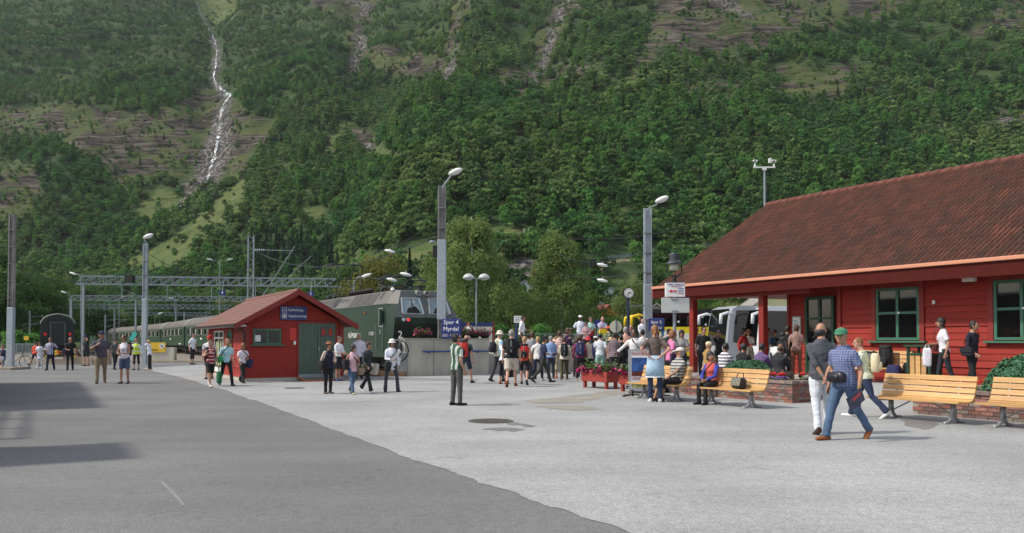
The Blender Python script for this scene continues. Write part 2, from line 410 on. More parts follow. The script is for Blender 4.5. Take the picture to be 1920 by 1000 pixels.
# ------------------------------------------------------------------ foliage
def leaf_mat(key, c, var=.42, trans=.45):
    m = bpy.data.materials.new(key); MATS[key] = m; m.use_nodes = True; nt = m.node_tree; L = nt.links.new; nt.nodes.clear()
    out = nt.nodes.new('ShaderNodeOutputMaterial'); df = nt.nodes.new('ShaderNodeBsdfDiffuse'); tr = nt.nodes.new('ShaderNodeBsdfTranslucent')
    oi = nt.nodes.new('ShaderNodeObjectInfo'); hs = nt.nodes.new('ShaderNodeHueSaturation'); hs.inputs['Color'].default_value = (*c, 1)
    m1 = nt.nodes.new('ShaderNodeMapRange'); L(oi.outputs['Random'], m1.inputs[0]); m1.inputs[3].default_value = 1 - var; m1.inputs[4].default_value = 1 + var
    ge = nt.nodes.new('ShaderNodeNewGeometry'); no = nt.nodes.new('ShaderNodeTexNoise'); no.inputs['Scale'].default_value = .022; no.inputs['Detail'].default_value = 3
    L(ge.outputs['Position'], no.inputs[0]); m3 = nt.nodes.new('ShaderNodeMapRange'); L(no.outputs['Fac'], m3.inputs[0])
    m3.inputs[1].default_value = .3; m3.inputs[2].default_value = .7; m3.inputs[3].default_value = .486; m3.inputs[4].default_value = .514
    L(m3.outputs[0], hs.inputs['Hue'])
    m4 = nt.nodes.new('ShaderNodeMath'); m4.operation = 'MULTIPLY'; L(m1.outputs[0], m4.inputs[0])
    r2 = nt.nodes.new('ShaderNodeMapRange'); L(ge.outputs['Random Per Island'], r2.inputs[0]); r2.inputs[3].default_value = .82; r2.inputs[4].default_value = 1.18
    L(r2.outputs[0], m4.inputs[1]); L(m4.outputs[0], hs.inputs['Value'])
    L(hs.outputs[0], df.inputs[0]); L(hs.outputs[0], tr.inputs[0])
    mx = nt.nodes.new('ShaderNodeMixShader'); mx.inputs[0].default_value = trans; L(df.outputs[0], mx.inputs[1]); L(tr.outputs[0], mx.inputs[2]); L(mx.outputs[0], out.inputs[0])
    return m
LEAF_B = leaf_mat('leaves_broad', (.092, .200, .048)); LEAF_BIRCH = leaf_mat('leaves_birch', (.138, .215, .070))
LEAF_D = leaf_mat('leaves_dark', (.062, .142, .046)); LEAF_Y = leaf_mat('leaves_yellowish', (.15, .165, .05)); LEAF_C = leaf_mat('needles', (.030, .058, .030))
NB = leaf_mat('near_birch_leaves', (.185, .245, .080), .10); ND = leaf_mat('near_dark_leaves', (.070, .125, .040), .12); NG = leaf_mat('near_green_leaves', (.095, .165, .040), .12); NY = leaf_mat('near_yellow_leaves', (.185, .200, .055), .1)
BARK = M('bark', '#4b4038', .9, var=.2); BIRCHBARK = M('birch_bark', '#b9b4a8', .8, var=.3, vscale=3)
def leaf_mesh(name, centres, normals, size, mat, rr, asp=.75, curl=.0):
    """many small leaf-clump faces as one mesh; centres n x 3"""
    n = len(centres); nm = normals / (np.linalg.norm(normals, axis=1, keepdims=True) + 1e-9)
    t = np.cross(nm, rr.normal(size=(n, 3))); t /= np.linalg.norm(t, axis=1, keepdims=True) + 1e-9
    b = np.cross(nm, t); s = (size * rr.uniform(.6, 1.35, n))[:, None]
    P = np.stack([centres - t * s, centres - b * s * asp + nm * s * .2, centres + t * s, centres + b * s * asp - nm * s * .15], 1).reshape(-1, 3)
    me = bpy.data.meshes.new(name); me.vertices.add(4 * n); me.vertices.foreach_set('co', P.ravel())
    me.loops.add(4 * n); me.loops.foreach_set('vertex_index', np.arange(4 * n)); me.polygons.add(n)
    me.polygons.foreach_set('loop_start', np.arange(0, 4 * n, 4)); me.polygons.foreach_set('loop_total', np.full(n, 4))
    me.update(calc_edges=True); me.materials.append(mat); return me
def crown_pts(n, kind, h, w, rr, lobes=9):
    """leaf centres and outward normals for a crown h tall, w wide starting at z=0"""
    if kind == 'cone':
        u = rr.uniform(0, 1, n) ** .6; z = h * (1 - u) ; tier = (z * 1.6 / (h / 9)) % 1
        r = w / 2 * u * (1 - .35 * tier) * rr.uniform(.55, 1.05, n); a = rr.uniform(0, 2 * np.pi, n)
        c = np.stack([r * np.cos(a), r * np.sin(a), z - .1 * r], 1); nm = np.stack([np.cos(a), np.sin(a), np.full(n, .9)], 1)
        return c, nm + rr.normal(size=(n, 3)) * .35
    lc = []; 
    for i in range(lobes):
        a = rr.uniform(0, 2 * np.pi); zz = rr.uniform(.12, .9)
        if kind == 'birch': prof = 1.25 * (1.03 - zz) ** .8 * (.55 + .6 * min(1, zz * 3.5))
        elif kind == 'bush': prof = math.sqrt(max(0, 1 - zz * zz)) * .8
        else: prof = math.sin(math.pi * (zz * .8 + .12)) ** .8
        rad = w / 2 * prof * rr.uniform(.3, .98); s = w * rr.uniform(.08, .24) * (.8 if kind == 'birch' else 1)
        lc.append((rad * math.cos(a), rad * math.sin(a), zz * h, s))
    lc.append((0, 0, h * .5, w * .26)); lc.append((0, 0, h * .86, w * .13)); lc.append((0, 0, h * .3, w * .3))
    lc = np.array(lc); wgt = lc[:, 3] ** 2; k = rr.choice(len(lc), n, p=wgt / wgt.sum())
    d = rr.normal(size=(n, 3)); d /= np.linalg.norm(d, axis=1, keepdims=True); d[:, 2] = np.where(d[:, 2] < -.3, -d[:, 2] * .5, d[:, 2])
    rad = lc[k, 3] * rr.uniform(.7, 1.08, n) ** .7
    c = lc[k, :3] + d * rad[:, None] * np.array([1, 1, .85])
    if kind == 'birch': c[:, 2] -= rr.uniform(0, .10, n) * h * .6
    c[:, 2] = np.maximum(c[:, 2], .02 * h)
    return c, d + rr.normal(size=(n, 3)) * .45 + np.array([0, 0, .25])
def proto_tree(name, kind, h, w, n, size, mat, seed, z0=.5):
    rr = np.random.RandomState(seed); c, nm = crown_pts(n, kind, h - z0, w, rr, 11); c[:, 2] += z0
    return leaf_mesh(name, c, nm, size, mat, rr)
protos = bpy.data.collections.new('hillside_tree_kinds')
def addp(i, me):
    o = bpy.data.objects.new('tree_kind_%02d' % i, me); protos.objects.link(o)
addp(0, proto_tree('broad', 'broad', 7.0, 6.0, 330, .42, LEAF_B, 1)); addp(1, proto_tree('broad', 'broad', 8.5, 5.6, 340, .42, LEAF_BIRCH, 2))
addp(2, proto_tree('broad', 'birch', 9.5, 5.2, 330, .40, LEAF_B, 3)); addp(3, proto_tree('broad', 'broad', 6.5, 6.4, 330, .42, LEAF_D, 4))
addp(4, proto_tree('bush', 'bush', 2.8, 4.2, 170, .34, LEAF_B, 5, .1)); addp(5, proto_tree('conifer', 'cone', 11, 3.6, 330, .36, LEAF_C, 6, .4))
addp(6, proto_tree('broad', 'birch', 8, 4.4, 320, .40, LEAF_BIRCH, 7)); addp(7, proto_tree('bush', 'bush', 2.2, 3.4, 150, .3, LEAF_Y, 8, .1))
CLEAR = [[(1120,470),(1340,455),(1340,492),(1120,505)], [(925,500),(990,490),(990,530),(925,530)]]
def scatter():
    n = 172000; X = rs.uniform(-620, 620, n); Y = rs.uniform(126, 985, n)
    keep = np.abs(X) < Y * .617 * 1.10 + 25; X, Y = X[keep], Y[keep]; Z = hz(X, Y)
    rk, md, px, py = masks(X, Y, Z)
    s = Y - 128
    dens = .44 + .36 * sstep(.35, .6, fbm(X / 45, Y / 45, 3, 90)) + .2 * sstep(700, 150, Y)
    dens = np.where(rk, .20, dens); dens = np.where(md, .10, dens)
    # trees gather in bands across the open rock
    dens = np.where(rk & (fbm(X / 30, Y / 20, 3, 95) > .53), .5, dens)
    dens = np.where(Z < .6, 0, dens)
    for p in CLEAR: dens = np.where(inpoly(px, py, p), 0, dens)
    dens = np.where((py > 505) & (px > 930) & (px < 1240), dens * .35, dens)
    wf = np.abs(X - np.interp(Y, WFY, WFX)) < 5.5; dens = np.where(wf & (Y > min(WFY)), 0, dens)
    k = rs.uniform(0, 1, len(X)) < dens; X, Y, Z, rk, md, px, py = [a[k] for a in (X, Y, Z, rk, md, px, py)]
    n = len(X); u = rs.uniform(0, 1, n)
    patch = fbm(X / 60, Y / 60, 2, 120)
    kind = np.where(u < .30, 0, np.where(u < .48, 1, np.where(u < .66, 2, np.where(u < .86, 3, 6))))
    kind = np.where((patch > .58) & (u < .6), 1, kind); kind = np.where((patch < .42) & (u > .4), 3, kind)
    bush = (rk & (rs.uniform(0, 1, n) < .82)) | (md & (rs.uniform(0, 1, n) < .8)); kind = np.where(bush, np.where(u < .6, 4, 7), kind)
    con = inpoly(px, py, [(470,455),(620,470),(640,540),(470,540)]) & (Y < 420); kind = np.where(con & (u < .75), 5, kind)
    kind = np.where((rs.uniform(0, 1, n) < .012), 5, kind)
    sc = rs.uniform(.46, .92, n) * np.where(rk, .72, 1.0) * (.78 + .3 * sstep(650, 250, Y))
    me = bpy.data.meshes.new('forest_points'); me.vertices.add(n)
    me.vertices.foreach_set('co', np.stack([X, Y, Z - .25], 1).ravel())
    for nm_, ar, ty in (('kind', kind.astype(np.int32), 'INT'), ('scl', sc * 1.0, 'FLOAT'), ('rot', rs.uniform(0, 6.28, n), 'FLOAT')):
        a = me.attributes.new(nm_, ty, 'POINT'); a.data.foreach_set('value', ar)
    o = put('hillside_forest', me); o['kind'] = 'stuff'; o['label'] = 'mixed birch forest covering the steep valley side'
    ng = bpy.data.node_groups.new('forest', 'GeometryNodeTree')
    ng.interface.new_socket('Geometry', in_out='INPUT', socket_type='NodeSocketGeometry'); ng.interface.new_socket('Geometry', in_out='OUTPUT', socket_type='NodeSocketGeometry')
    N = ng.nodes.new; L = ng.links.new; gi = N('NodeGroupInput'); go = N('NodeGroupOutput')
    ip = N('GeometryNodeInstanceOnPoints'); ci = N('GeometryNodeCollectionInfo'); ci.inputs['Collection'].default_value = protos
    ci.inputs['Separate Children'].default_value = True; ci.inputs['Reset Children'].default_value = True
    ip.inputs['Pick Instance'].default_value = True
    def attr(nme, ty):
        a = N('GeometryNodeInputNamedAttribute'); a.data_type = ty; a.inputs['Name'].default_value = nme; return a.outputs['Attribute']
    cx = N('ShaderNodeCombineXYZ'); L(attr('rot', 'FLOAT'), cx.inputs['Z']); L(gi.outputs[0], ip.inputs['Points']); L(ci.outputs[0], ip.inputs['Instance'])
    L(attr('kind', 'INT'), ip.inputs['Instance Index']); L(cx.outputs[0], ip.inputs['Rotation'])
    cs = N('ShaderNodeCombineXYZ'); sa = attr('scl', 'FLOAT')
    for q in range(3): L(sa, cs.inputs[q])
    L(cs.outputs[0], ip.inputs['Scale']); L(ip.outputs[0], go.inputs[0])
    md_ = o.modifiers.new('forest', 'NODES'); md_.node_group = ng
    print('FOREST', n)

# waterfall: a winding ribbon that follows the gully down the slope
WFP = [(362,-6),(368,6),(374,18),(378,30),(384,42),(392,58),(399,70),(404,84),(407,95),(405,112),(405,128),(401,145),(404,158),(413,168),(424,177),(431,184),
       (424,193),(418,202),(414,222),(412,240),(411,256),(408,268),(406,282),(402,300),(396,318),(391,334),(387,346)]
WH = [hit(*p) for p in WFP]
WFY = np.array([p.y for p in WH])[::-1]; WFX = np.array([p.x for p in WH])[::-1]
o_ = np.argsort(WFY); WFY, WFX = WFY[o_], WFX[o_]
scatter()
WATER = M('white_water', '#ccd2d4', .35, var=.3, vscale=.8, stretch=(1, 1, .3))
nt = WATER.node_tree; n1 = nt.nodes.new('ShaderNodeTexNoise'); n1.inputs['Scale'].default_value = .45; n1.inputs['Detail'].default_value = 8; g1 = nt.nodes.new('ShaderNodeNewGeometry'); nt.links.new(g1.outputs['Position'], n1.inputs[0]); r1 = nt.nodes.new('ShaderNodeMapRange'); nt.links.new(n1.outputs['Fac'], r1.inputs[0]); r1.inputs[1].default_value = .44; r1.inputs[2].default_value = .62; r1.inputs[3].default_value = .05; r1.inputs[4].default_value = .95; nt.links.new(r1.outputs[0], nt.nodes['Principled BSDF'].inputs['Alpha'])
def ribbon(pts, wid, mat, name, lift, jit):
    mb = MB(); P = []
    for a, b in zip(pts[:-1], pts[1:]):
        m = max(1, int((b - a).length / 2.0))
        for k in range(m): P.append(a.lerp(b, k / m))
    P.append(pts[-1]); N_ = 5; rr = random.Random(3)
    ww = wid if hasattr(wid, '__len__') else [wid] * 2
    for i, p in enumerate(P):
        f = i / (len(P) - 1); w = np.interp(f, np.linspace(0, 1, len(ww)), ww) * rr.uniform(1 - jit, 1 + jit)
        for j in range(N_):
            x = p.x + (j / (N_ - 1) - .5) * w + rr.uniform(-.2, .2) * w; y = p.y
            mb.v.append((x, y - .3, float(hz(x, y)) + lift + rr.uniform(-.15, .25) * (1 - abs(j - 2) / 2)))
    for i in range(len(P) - 1):
        for j in range(N_ - 1):
            a = i * N_ + j; mb.f.append((a, a + 1, a + N_ + 1, a + N_)); mb.mi.append(0)
    return mb.build(name, mat, smooth=True)
o = ribbon(WH, [.5, .6, .5, .6, .9, 1.5, 1.8, 2.0, 1.5], WATER, 'waterfall', .9, .6); o['kind'] = 'structure'; o['label'] = 'thin white waterfall running down the rock gully'
# gravel embankment and the road with its guard rail on the slope
GRAVEL = M('gravel_slope', '#9b958a', .95, var=.2, vscale=1.5, bump=.8, bscale=6)
mb = MB(); rp = [hit(1112, 497), hit(1180, 490), hit(1240, 481), hit(1300, 474), hit(1345, 468), hit(1400, 460)]
for p, q in zip(rp[:-1], rp[1:]):
    for u in range(6):
        s0, s1 = p.lerp(q, u / 6), p.lerp(q, (u + 1) / 6)
        z0, z1 = [float(hz(s.x, s.y)) + .4 for s in (s0, s1)]
        mb.add([(s0.x, s0.y - 3.5, z0 - 2.6), (s1.x, s1.y - 3.5, z1 - 2.6), (s1.x, s1.y, z1), (s0.x, s0.y, z0)], [(0, 1, 2, 3)])
struct('road_bank', mb, M('dry_bank', '#8d8360', .95, var=.25, vscale=.8))
rail = thing('guard_rail', 'long grey guard rail of the road climbing the hillside', 'guard rail', rp[0]); mb = MB(); mp_ = MB()
for p, q in zip(rp[:-1], rp[1:]):
    z0, z1 = [float(hz(s.x, s.y)) + 1.3 for s in (p, q)]
    mb.beam(Vector((p.x, p.y - .6, z0)) - rp[0], Vector((q.x, q.y - .6, z1)) - rp[0], .1, .55)
    for u in range(4):
        s = p.lerp(q, u / 4); z = float(hz(s.x, s.y)); mp_ = MB(); mp_.beam(Vector((s.x, s.y - .5, z - .2)) - rp[0], Vector((s.x, s.y - .5, z0 + (z1 - z0) * u / 4)) - rp[0], .15); mp_.build('rail_post', GREY, rail)
mb.build('rail_beam', GREY, rail); 

# ------------------------------------------------------------------ single trees standing on the valley floor
def near_tree(name, kind, h, w, n, size, mat, seed, z0, bark):
    rr = np.random.RandomState(seed); c, nm = crown_pts(n, kind, h - z0, w, rr, 46 if kind != 'cone' else 9)
    if kind == 'birch':    # hanging sprays
        k = rr.uniform(0, 1, n) < .5; c[k, 2] -= rr.uniform(0, 1.1, k.sum()); nm[k] *= np.array([1, 1, .2])
    c[:, 2] = np.maximum(c[:, 2] + z0, .3)
    crown = leaf_mesh('crown', c, nm, size, mat, rr)
    mb = MB(); tp = [Vector((0, 0, -.3)), Vector((.05, 0, h * .3)), Vector((-.1, .05, h * .6)), Vector((.05, 0, h * .93))]
    mb.tube(tp, [h * .018, h * .014, h * .009, .02], 8)
    for i in range(14):
        f = rr.uniform(.18, .85); a = rr.uniform(0, 6.28); p = tp[1].lerp(tp[3], (f - .3) / .63) if f > .3 else Vector((0, 0, h * f))
        e = p + Vector((math.cos(a), math.sin(a), .7)) * w * .36 * (1.1 - f); mb.tube([p, p.lerp(e, .5) + Vector((0, 0, .1)), e], [h * .006, h * .004, .012], 5)
    return crown, mb.mesh('trunk', bark, True)
NT = {'birch': near_tree('birch', 'birch', 13, 7.5, 16000, .12, NB, 11, 1.2, BIRCHBARK), 'birch2': near_tree('birch', 'birch', 12, 9, 18000, .12, NB, 12, .8, BIRCHBARK),
      'broad': near_tree('broad', 'broad', 10, 9, 11000, .16, NG, 13, .8, BARK), 'dark': near_tree('dark', 'broad', 10, 9, 11000, .16, ND, 14, .8, BARK),
      'yellow': near_tree('yellow', 'broad', 9, 9, 11000, .16, NY, 15, .6, BARK), 'conifer': near_tree('conifer', 'cone', 12, 4.6, 5000, .22, LEAF_C, 16, .5, BARK),
      'bush': near_tree('bush', 'bush', 3.2, 4.5, 2600, .16, LEAF_B, 17, .05, BARK)}
def tree(kind, px, Y, topy, wpx, label, name='broadleaf_tree', group='trees beyond the station', base=None):
    h0 = {'birch': 13, 'birch2': 12, 'broad': 10, 'dark': 10, 'yellow': 9, 'conifer': 12, 'bush': 3.2}[kind]; w0 = {'birch': 7.5, 'birch2': 9, 'broad': 9, 'dark': 9, 'yellow': 9, 'conifer': 4.6, 'bush': 4.5}[kind]
    p = W(px, topy, Y); zb = float(hz(p.x, p.y)) if base is None else base
    t = thing(name, label, 'tree' if kind != 'bush' else 'bush', (p.x, p.y, zb), rnd.uniform(0, 6.28), group)
    k = (p.z - zb) / (h0 * 1.0); kw = wpx / FPX * Y / w0; t.scale = (kw, kw, k)
    cr, tr = NT[kind]; put('crown', cr, t); put('trunk', tr, t)
    return t
TG = 'trees beyond the station'
tree('birch', 885, 72, 386, 150, 'tall pointed birch with pale green leaves right of the steel mast with the tall lamp', 'birch_tree')
tree('birch2', 1052, 76, 432, 160, 'broad drooping birch behind the crowd and the fence', 'birch_tree')
tree('birch', 928, 84, 470, 110, 'lower birch filling the gap between the two big birches', 'birch_tree')
tree('yellow', 706, 105, 478, 130, 'yellow green bushy tree behind the raised pantograph')
tree('dark', 648, 120, 500, 110, 'dark broad tree behind the rear pantograph of the locomotive')
tree('conifer', 768, 95, 462, 40, 'small dark conifer beside the yellow green tree', 'conifer_tree')
tree('birch', 812, 86, 462, 90, 'pale birch just behind the locomotive cab', 'birch_tree')
tree('broad', 845, 100, 500, 120, 'round green tree low behind the locomotive and first big birch')
tree('dark', 985, 98, 545, 90, 'low dark tree between the two birches')
tree('broad', 1120, 90, 548, 70, 'small green tree right of the drooping birch')
tree('birch', 1182, 105, 520, 90, 'slender tree behind the station clock', 'birch_tree')
tree('dark', 1228, 120, 500, 110, 'dark tree behind the mast carrying the right lamp')
tree('broad', 1300, 92, 528, 130, 'broad tree seen under the station eaves behind the first coach')
tree('birch2', 1372, 100, 520, 130, 'loose birch seen under the eaves behind the silver coach', 'birch_tree')
tree('dark', 1445, 125, 515, 120, 'dark tree behind the cream house')
tree('broad', 1520, 100, 520, 120, 'green tree hidden behind the end of the station wall')
for i, (k, px, Y, ty, w, lb) in enumerate([
    ('dark', -30, 110, 470, 170, 'large dark tree at the edge beyond the first mast'), ('dark', 45, 125, 505, 150, 'dark spreading tree between the first mast and the lone carriage'),
    ('broad', 105, 150, 520, 130, 'green tree above the roof of the lone carriage'), ('dark', 165, 165, 540, 110, 'dark tree behind the first leg of the track portal'),
    ('yellow', 222, 170, 588, 90, 'yellow green tree above the coaches left of the second mast'), ('broad', 262, 170, 565, 90, 'green tree behind the second mast'),
    ('dark', 318, 175, 540, 110, 'dark tree behind the portal sign of track four'), ('broad', 372, 180, 545, 110, 'green tree above the coaches near the red kiosk'),
    ('yellow', 430, 185, 560, 90, 'light tree behind the kiosk roof'), ('dark', 480, 170, 535, 100, 'dark tree behind the lattice mast'),
    ('broad', 560, 150, 528, 120, 'green tree right above the kiosk ridge')]):
    tree(k, px, Y, ty, w, lb)
for px, Y, ty, w, lb in [(1010, 66, 612, 60, 'low bush behind the mesh fence left of the drooping birch'), (940, 64, 612, 60, 'low bush at the foot of the pointed birch'), (1100, 70, 610, 60, 'low bush behind the people on the ramp'),
    (60, 96, 628, 50, 'low bush behind the far left fence'), (30, 96, 622, 60, 'taller bush behind the far left fence'), (1150, 84, 600, 60, 'bush below the ochre house')]:
    tree('bush', px, Y, ty, w, lb, 'bush', 'bushes along the fences')

# ------------------------------------------------------------------ ground
def asphalt(key, base, var, speck, patches=True, spots=0.0):
    m = bpy.data.materials.new(key); MATS[key] = m; m.use_nodes = True; nt = m.node_tree; L = nt.links.new; b = nt.nodes['Principled BSDF']
    b.inputs['Roughness'].default_value = .92; b.inputs['Specular IOR Level'].default_value = .3
    geo = nt.nodes.new('ShaderNodeNewGeometry')
    def noise(sc, det, st=(1, 1, 1), rz=0):
        mp = nt.nodes.new('ShaderNodeMapping'); mp.inputs['Scale'].default_value = st; mp.inputs['Rotation'].default_value[2] = rz; L(geo.outputs['Position'], mp.inputs[0])
        n = nt.nodes.new('ShaderNodeTexNoise'); n.inputs['Scale'].default_value = sc; n.inputs['Detail'].default_value = det; L(mp.outputs[0], n.inputs[0]); return n.outputs['Fac']
    def rng(f, a, b_, c, d):
        r = nt.nodes.new('ShaderNodeMapRange'); L(f, r.inputs[0])
        for i, v in enumerate((a, b_, c, d)): r.inputs[i + 1].default_value = v
        return r.outputs[0]
    def mul(a, c):
        q = nt.nodes.new('ShaderNodeMath'); q.operation = 'MULTIPLY'; L(a, q.inputs[0]); L(c, q.inputs[1]); return q.outputs[0]
    f = rng(noise(.35, 5), .3, .7, 1 - var, 1 + var)
    f = mul(f, rng(noise(60, 3), .3, .7, 1 - speck, 1 + speck)); f = mul(f, rng(noise(9, 4), .3, .7, 1 - var * .6, 1 + var * .6))
    f = mul(f, rng(noise(.9, 4, (.22, 1.6, 1), R(29)), .35, .75, 1 + var * .3, 1 - var * .6))      # long wear streaks
    f = mul(f, rng(noise(.11, 6), .35, .65, 1 - var * .9, 1 + var * .7))
    ds = nt.nodes.new('ShaderNodeVectorMath'); ds.operation = 'ADD'; nn = nt.nodes.new('ShaderNodeTexNoise'); nn.inputs['Scale'].default_value = .5; nn.inputs['Detail'].default_value = 5; L(geo.outputs['Position'], nn.inputs[0])
    sc_ = nt.nodes.new('ShaderNodeVectorMath'); sc_.operation = 'SCALE'; L(nn.outputs['Color'], sc_.inputs[0]); sc_.inputs['Scale'].default_value = 3.0; L(geo.outputs['Position'], ds.inputs[0]); L(sc_.outputs[0], ds.inputs[1])
    ck_ = nt.nodes.new('ShaderNodeTexVoronoi'); ck_.feature = 'DISTANCE_TO_EDGE'; ck_.inputs['Scale'].default_value = .16; L(ds.outputs[0], ck_.inputs['Vector']); f = mul(f, rng(ck_.outputs['Distance'], .0, .005, .86, 1.0))
    f = mul(f, rng(noise(1.7, 3), .66, .74, 1.0, .84))
    v = nt.nodes.new('ShaderNodeTexVoronoi'); v.inputs['Scale'].default_value = 45; L(geo.outputs['Position'], v.inputs['Vector'])
    f = mul(f, rng(v.outputs['Distance'], .0, .25, 1 + speck * 1.6, 1.0))
    mx = nt.nodes.new('ShaderNodeVectorMath'); mx.operation = 'SCALE'; mx.inputs[0].default_value = base; L(f, mx.inputs['Scale'])
    L(mx.outputs[0], b.inputs['Base Color'])
    bp = nt.nodes.new('ShaderNodeBump'); bp.inputs['Strength'].default_value = .5; bp.inputs['Distance'].default_value = .006
    L(noise(90, 3), bp.inputs['Height']); L(bp.outputs[0], b.inputs['Normal']); return m
DARKA = asphalt('road_asphalt', (.165, .164, .161), .14, .32); LIGHTA = asphalt('square_asphalt', (.312, .315, .308), .13, .34)
def gz(X, Y):
    """height of the walking surface: the square rises gently towards the station wall"""
    n = AY.x * X + AY.y * Y; t = -(AX.x * X + AX.y * Y)
    u = min(1, max(0, (n - 16.1) / 3.0)) * min(1, max(0, (26 - t) / 3)); return .38 * u * u * (3 - 2 * u)
mb = MB(); mb.add([(-400, -60, 0), (400, -60, 0), (400, 126, 0), (-400, 126, 0)], [(0, 1, 2, 3)])
struct('ground', mb, M('rough_grass', (.085, .10, .035), .95, var=.3, vscale=.4, bump=.6, bscale=3))
mb = MB(); mb.add([(-45, -12, .004), (60, -12, .004), (60, 60, .004), (-45, 60, .004)], [(0, 1, 2, 3)]); mb.add([(-45, 60, .004), (-30, 60, .004), (-52, 118, .004), (-90, 118, .004)], [(0, 1, 2, 3)])
struct('road', mb, DARKA)
# pale square: edge traced along the joint between old and new asphalt
edge = [G(1215, 1012), G(1180, 1000), G(1060, 958), G(985, 938), G(965, 925), G(900, 908), G(880, 898), G(830, 880), G(752, 856), G(745, 850), G(640, 812), G(560, 782), G(480, 752), G(462, 748), G(420, 731), G(400, 727), G(340, 708), G(290, 697), G(262, 690)]
rr = random.Random(2); ed = []
for a, b in zip(edge[:-1], edge[1:]):
    for k in range(6): p = a.lerp(b, k / 6); ed.append((p.x + rr.uniform(-.03, .03), p.y + rr.uniform(-.03, .03)))
poly = [(60, -11)] + [(2.6, -11), (1.9, 3)] + ed + [(-18.5, 57.5), (-28, 58), (60, 58)]
nd = []
bm = bmesh.new(); vv = [bm.verts.new((x, y, .009)) for x, y in poly]; bm.faces.new(vv)
bmesh.ops.triangulate(bm, faces=bm.faces[:])
for t0 in (28, 23, 10, 3): pass
for nn in (15.9, 16.4, 16.9, 17.4, 17.9, 18.4, 19.0, 19.3):
    bmesh.ops.bisect_plane(bm, geom=bm.verts[:] + bm.edges[:] + bm.faces[:], plane_co=AY * nn, plane_no=AY)
for tt in (-30, 23, 23.7, 24.5, 25.3, 26, 26.5):
    bmesh.ops.bisect_plane(bm, geom=bm.verts[:] + bm.edges[:] + bm.faces[:], plane_co=-AX * tt, plane_no=AX)
for v in bm.verts: v.co.z += gz(v.co.x, v.co.y)
me = bpy.data.meshes.new('square'); bm.to_mesh(me); bm.free(); me.materials.append(LIGHTA); o = put('square_pavement', me); o['kind'] = 'structure'
# stains, manhole, road marks
def blob(name, pts, mat, z=.013, n=5):
    rr = random.Random(len(pts) * 7); P = [G(*p) for p in pts]; q = []
    for a, b in zip(P, P[1:] + P[:1]):
        for k in range(n): p = a.lerp(b, k / n); q.append((p.x + rr.uniform(-.05, .05) * (n > 1), p.y + rr.uniform(-.1, .1) * (n > 1), z))
    mb = MB(); mb.add(q, [tuple(range(len(q)))]); o = mb.build(name, mat); o['kind'] = 'structure'; return o
DAMP = M('damp_stain', (.262, .245, .205), .85, var=.18, vscale=1.2, bump=.3, bscale=60)
blob('damp_stain', [(980, 752), (1060, 745), (1110, 738), (1150, 733), (1180, 738), (1110, 750), (1080, 757), (1010, 758)], DAMP)
blob('damp_stain', [(1000, 763), (1060, 760), (1110, 764), (1130, 769), (1080, 771), (1030, 767)], DAMP)
blob('damp_stain', [(905, 806), (950, 803), (990, 806), (960, 810), (925, 809)], M('wet_patch', (.19, .185, .175), .5, var=.1))
blob('damp_stain', [(945, 792), (975, 795), (1010, 801), (985, 801), (950, 797)], MATS['wet_patch'])
blob('damp_stain', [(1690, 785), (1740, 788), (1760, 800), (1730, 806), (1700, 800)], MATS['wet_patch'])
blob('worn_streak', [(300, 905), (304, 903), (328, 925), (347, 948), (342, 949), (322, 927)], M('chalky_wear', (.225, .22, .208), .9, var=.15), .008, 1)
blob('patched_asphalt', [(650, 703), (760, 708), (900, 712), (890, 716), (740, 713), (640, 709)], M('asphalt_patch', (.225, .222, .215), .9, var=.1))
mh = thing('manhole', 'round iron manhole cover set in the pale square', 'manhole', G(920, 790, .012)); mb = MB()
mb.lathe([(.43, 0), (.43, .012), (.40, .012), (.40, .006), (.0, .006)], n=24); mb.build('manhole_frame', M('cast_iron', '#68635c', .7, .3, var=.3, vscale=8), mh)
mb = MB()
for i in range(-3, 4):
    l = math.sqrt(max(.01, .36 ** 2 - (i * .1) ** 2)); mb.b2((-l, i * .1 - .02, .006), (l, i * .1 + .02, .014))
mb.build('manhole_ribs', MATS['cast_iron'], mh)
mh2 = thing('manhole', 'small manhole cover beside the kiosk corner', 'manhole', G(552, 728, .012)); mb = MB(); mb.lathe([(.33, 0), (.33, .01), (.0, .01)], n=20); mb.build('manhole_frame', MATS['cast_iron'], mh2)
# ballast bed, kerbs, rails
BALL = M('ballast', '#7d756c', .95, var=.3, vscale=6, bump=1, bscale=22)
P = [TN(57.5, -2.6), TN(57.5, -2.6)]
mb = MB(); q = [(-28, 58), (-19.3, 57.8), TN(44, 12.6), TN(34.0, 12.9), TN(34.0, 17.4), TN(150, 18), TN(170, -8)]
q = [(p[0], p[1], .012) for p in q]; mb.add(q, [tuple(range(len(q)))])
struct('track_bed', mb, BALL)
mb = MB(); mb.add([(-45, 60, .010), (-27, 58.3, .010), (-30, 75, .010), (-140, 230, .010), (-190, 230, .010)], [(0, 1, 2, 3, 4)])
struct('track_bed', mb, BALL)
KERB = M('kerb_concrete', '#a89a86', .9, var=.15, vscale=3, dirt=.3)
mb = MB(); ks = [Vector((-28.3, 57.4, 0)), Vector((-20.3, 57.2, 0)), TN(45, 12.7), TN(34.2, 12.8)]
for a, b in zip(ks[:-1], ks[1:]):
    n = int((b - a).length / 1.2)
    for k in range(n):
        p, r_ = a.lerp(b, (k + .01) / n), a.lerp(b, (k + .99) / n); mb.beam(p + Vector((0, 0, .07)), r_ + Vector((0, 0, .07)), .35, .16)
struct('platform_kerb', mb, KERB)
RAILM = M('rusty_rail', '#5a3a2a', .6, .5, var=.2); SLEEP = M('sleeper', '#4f463d', .9, var=.2)
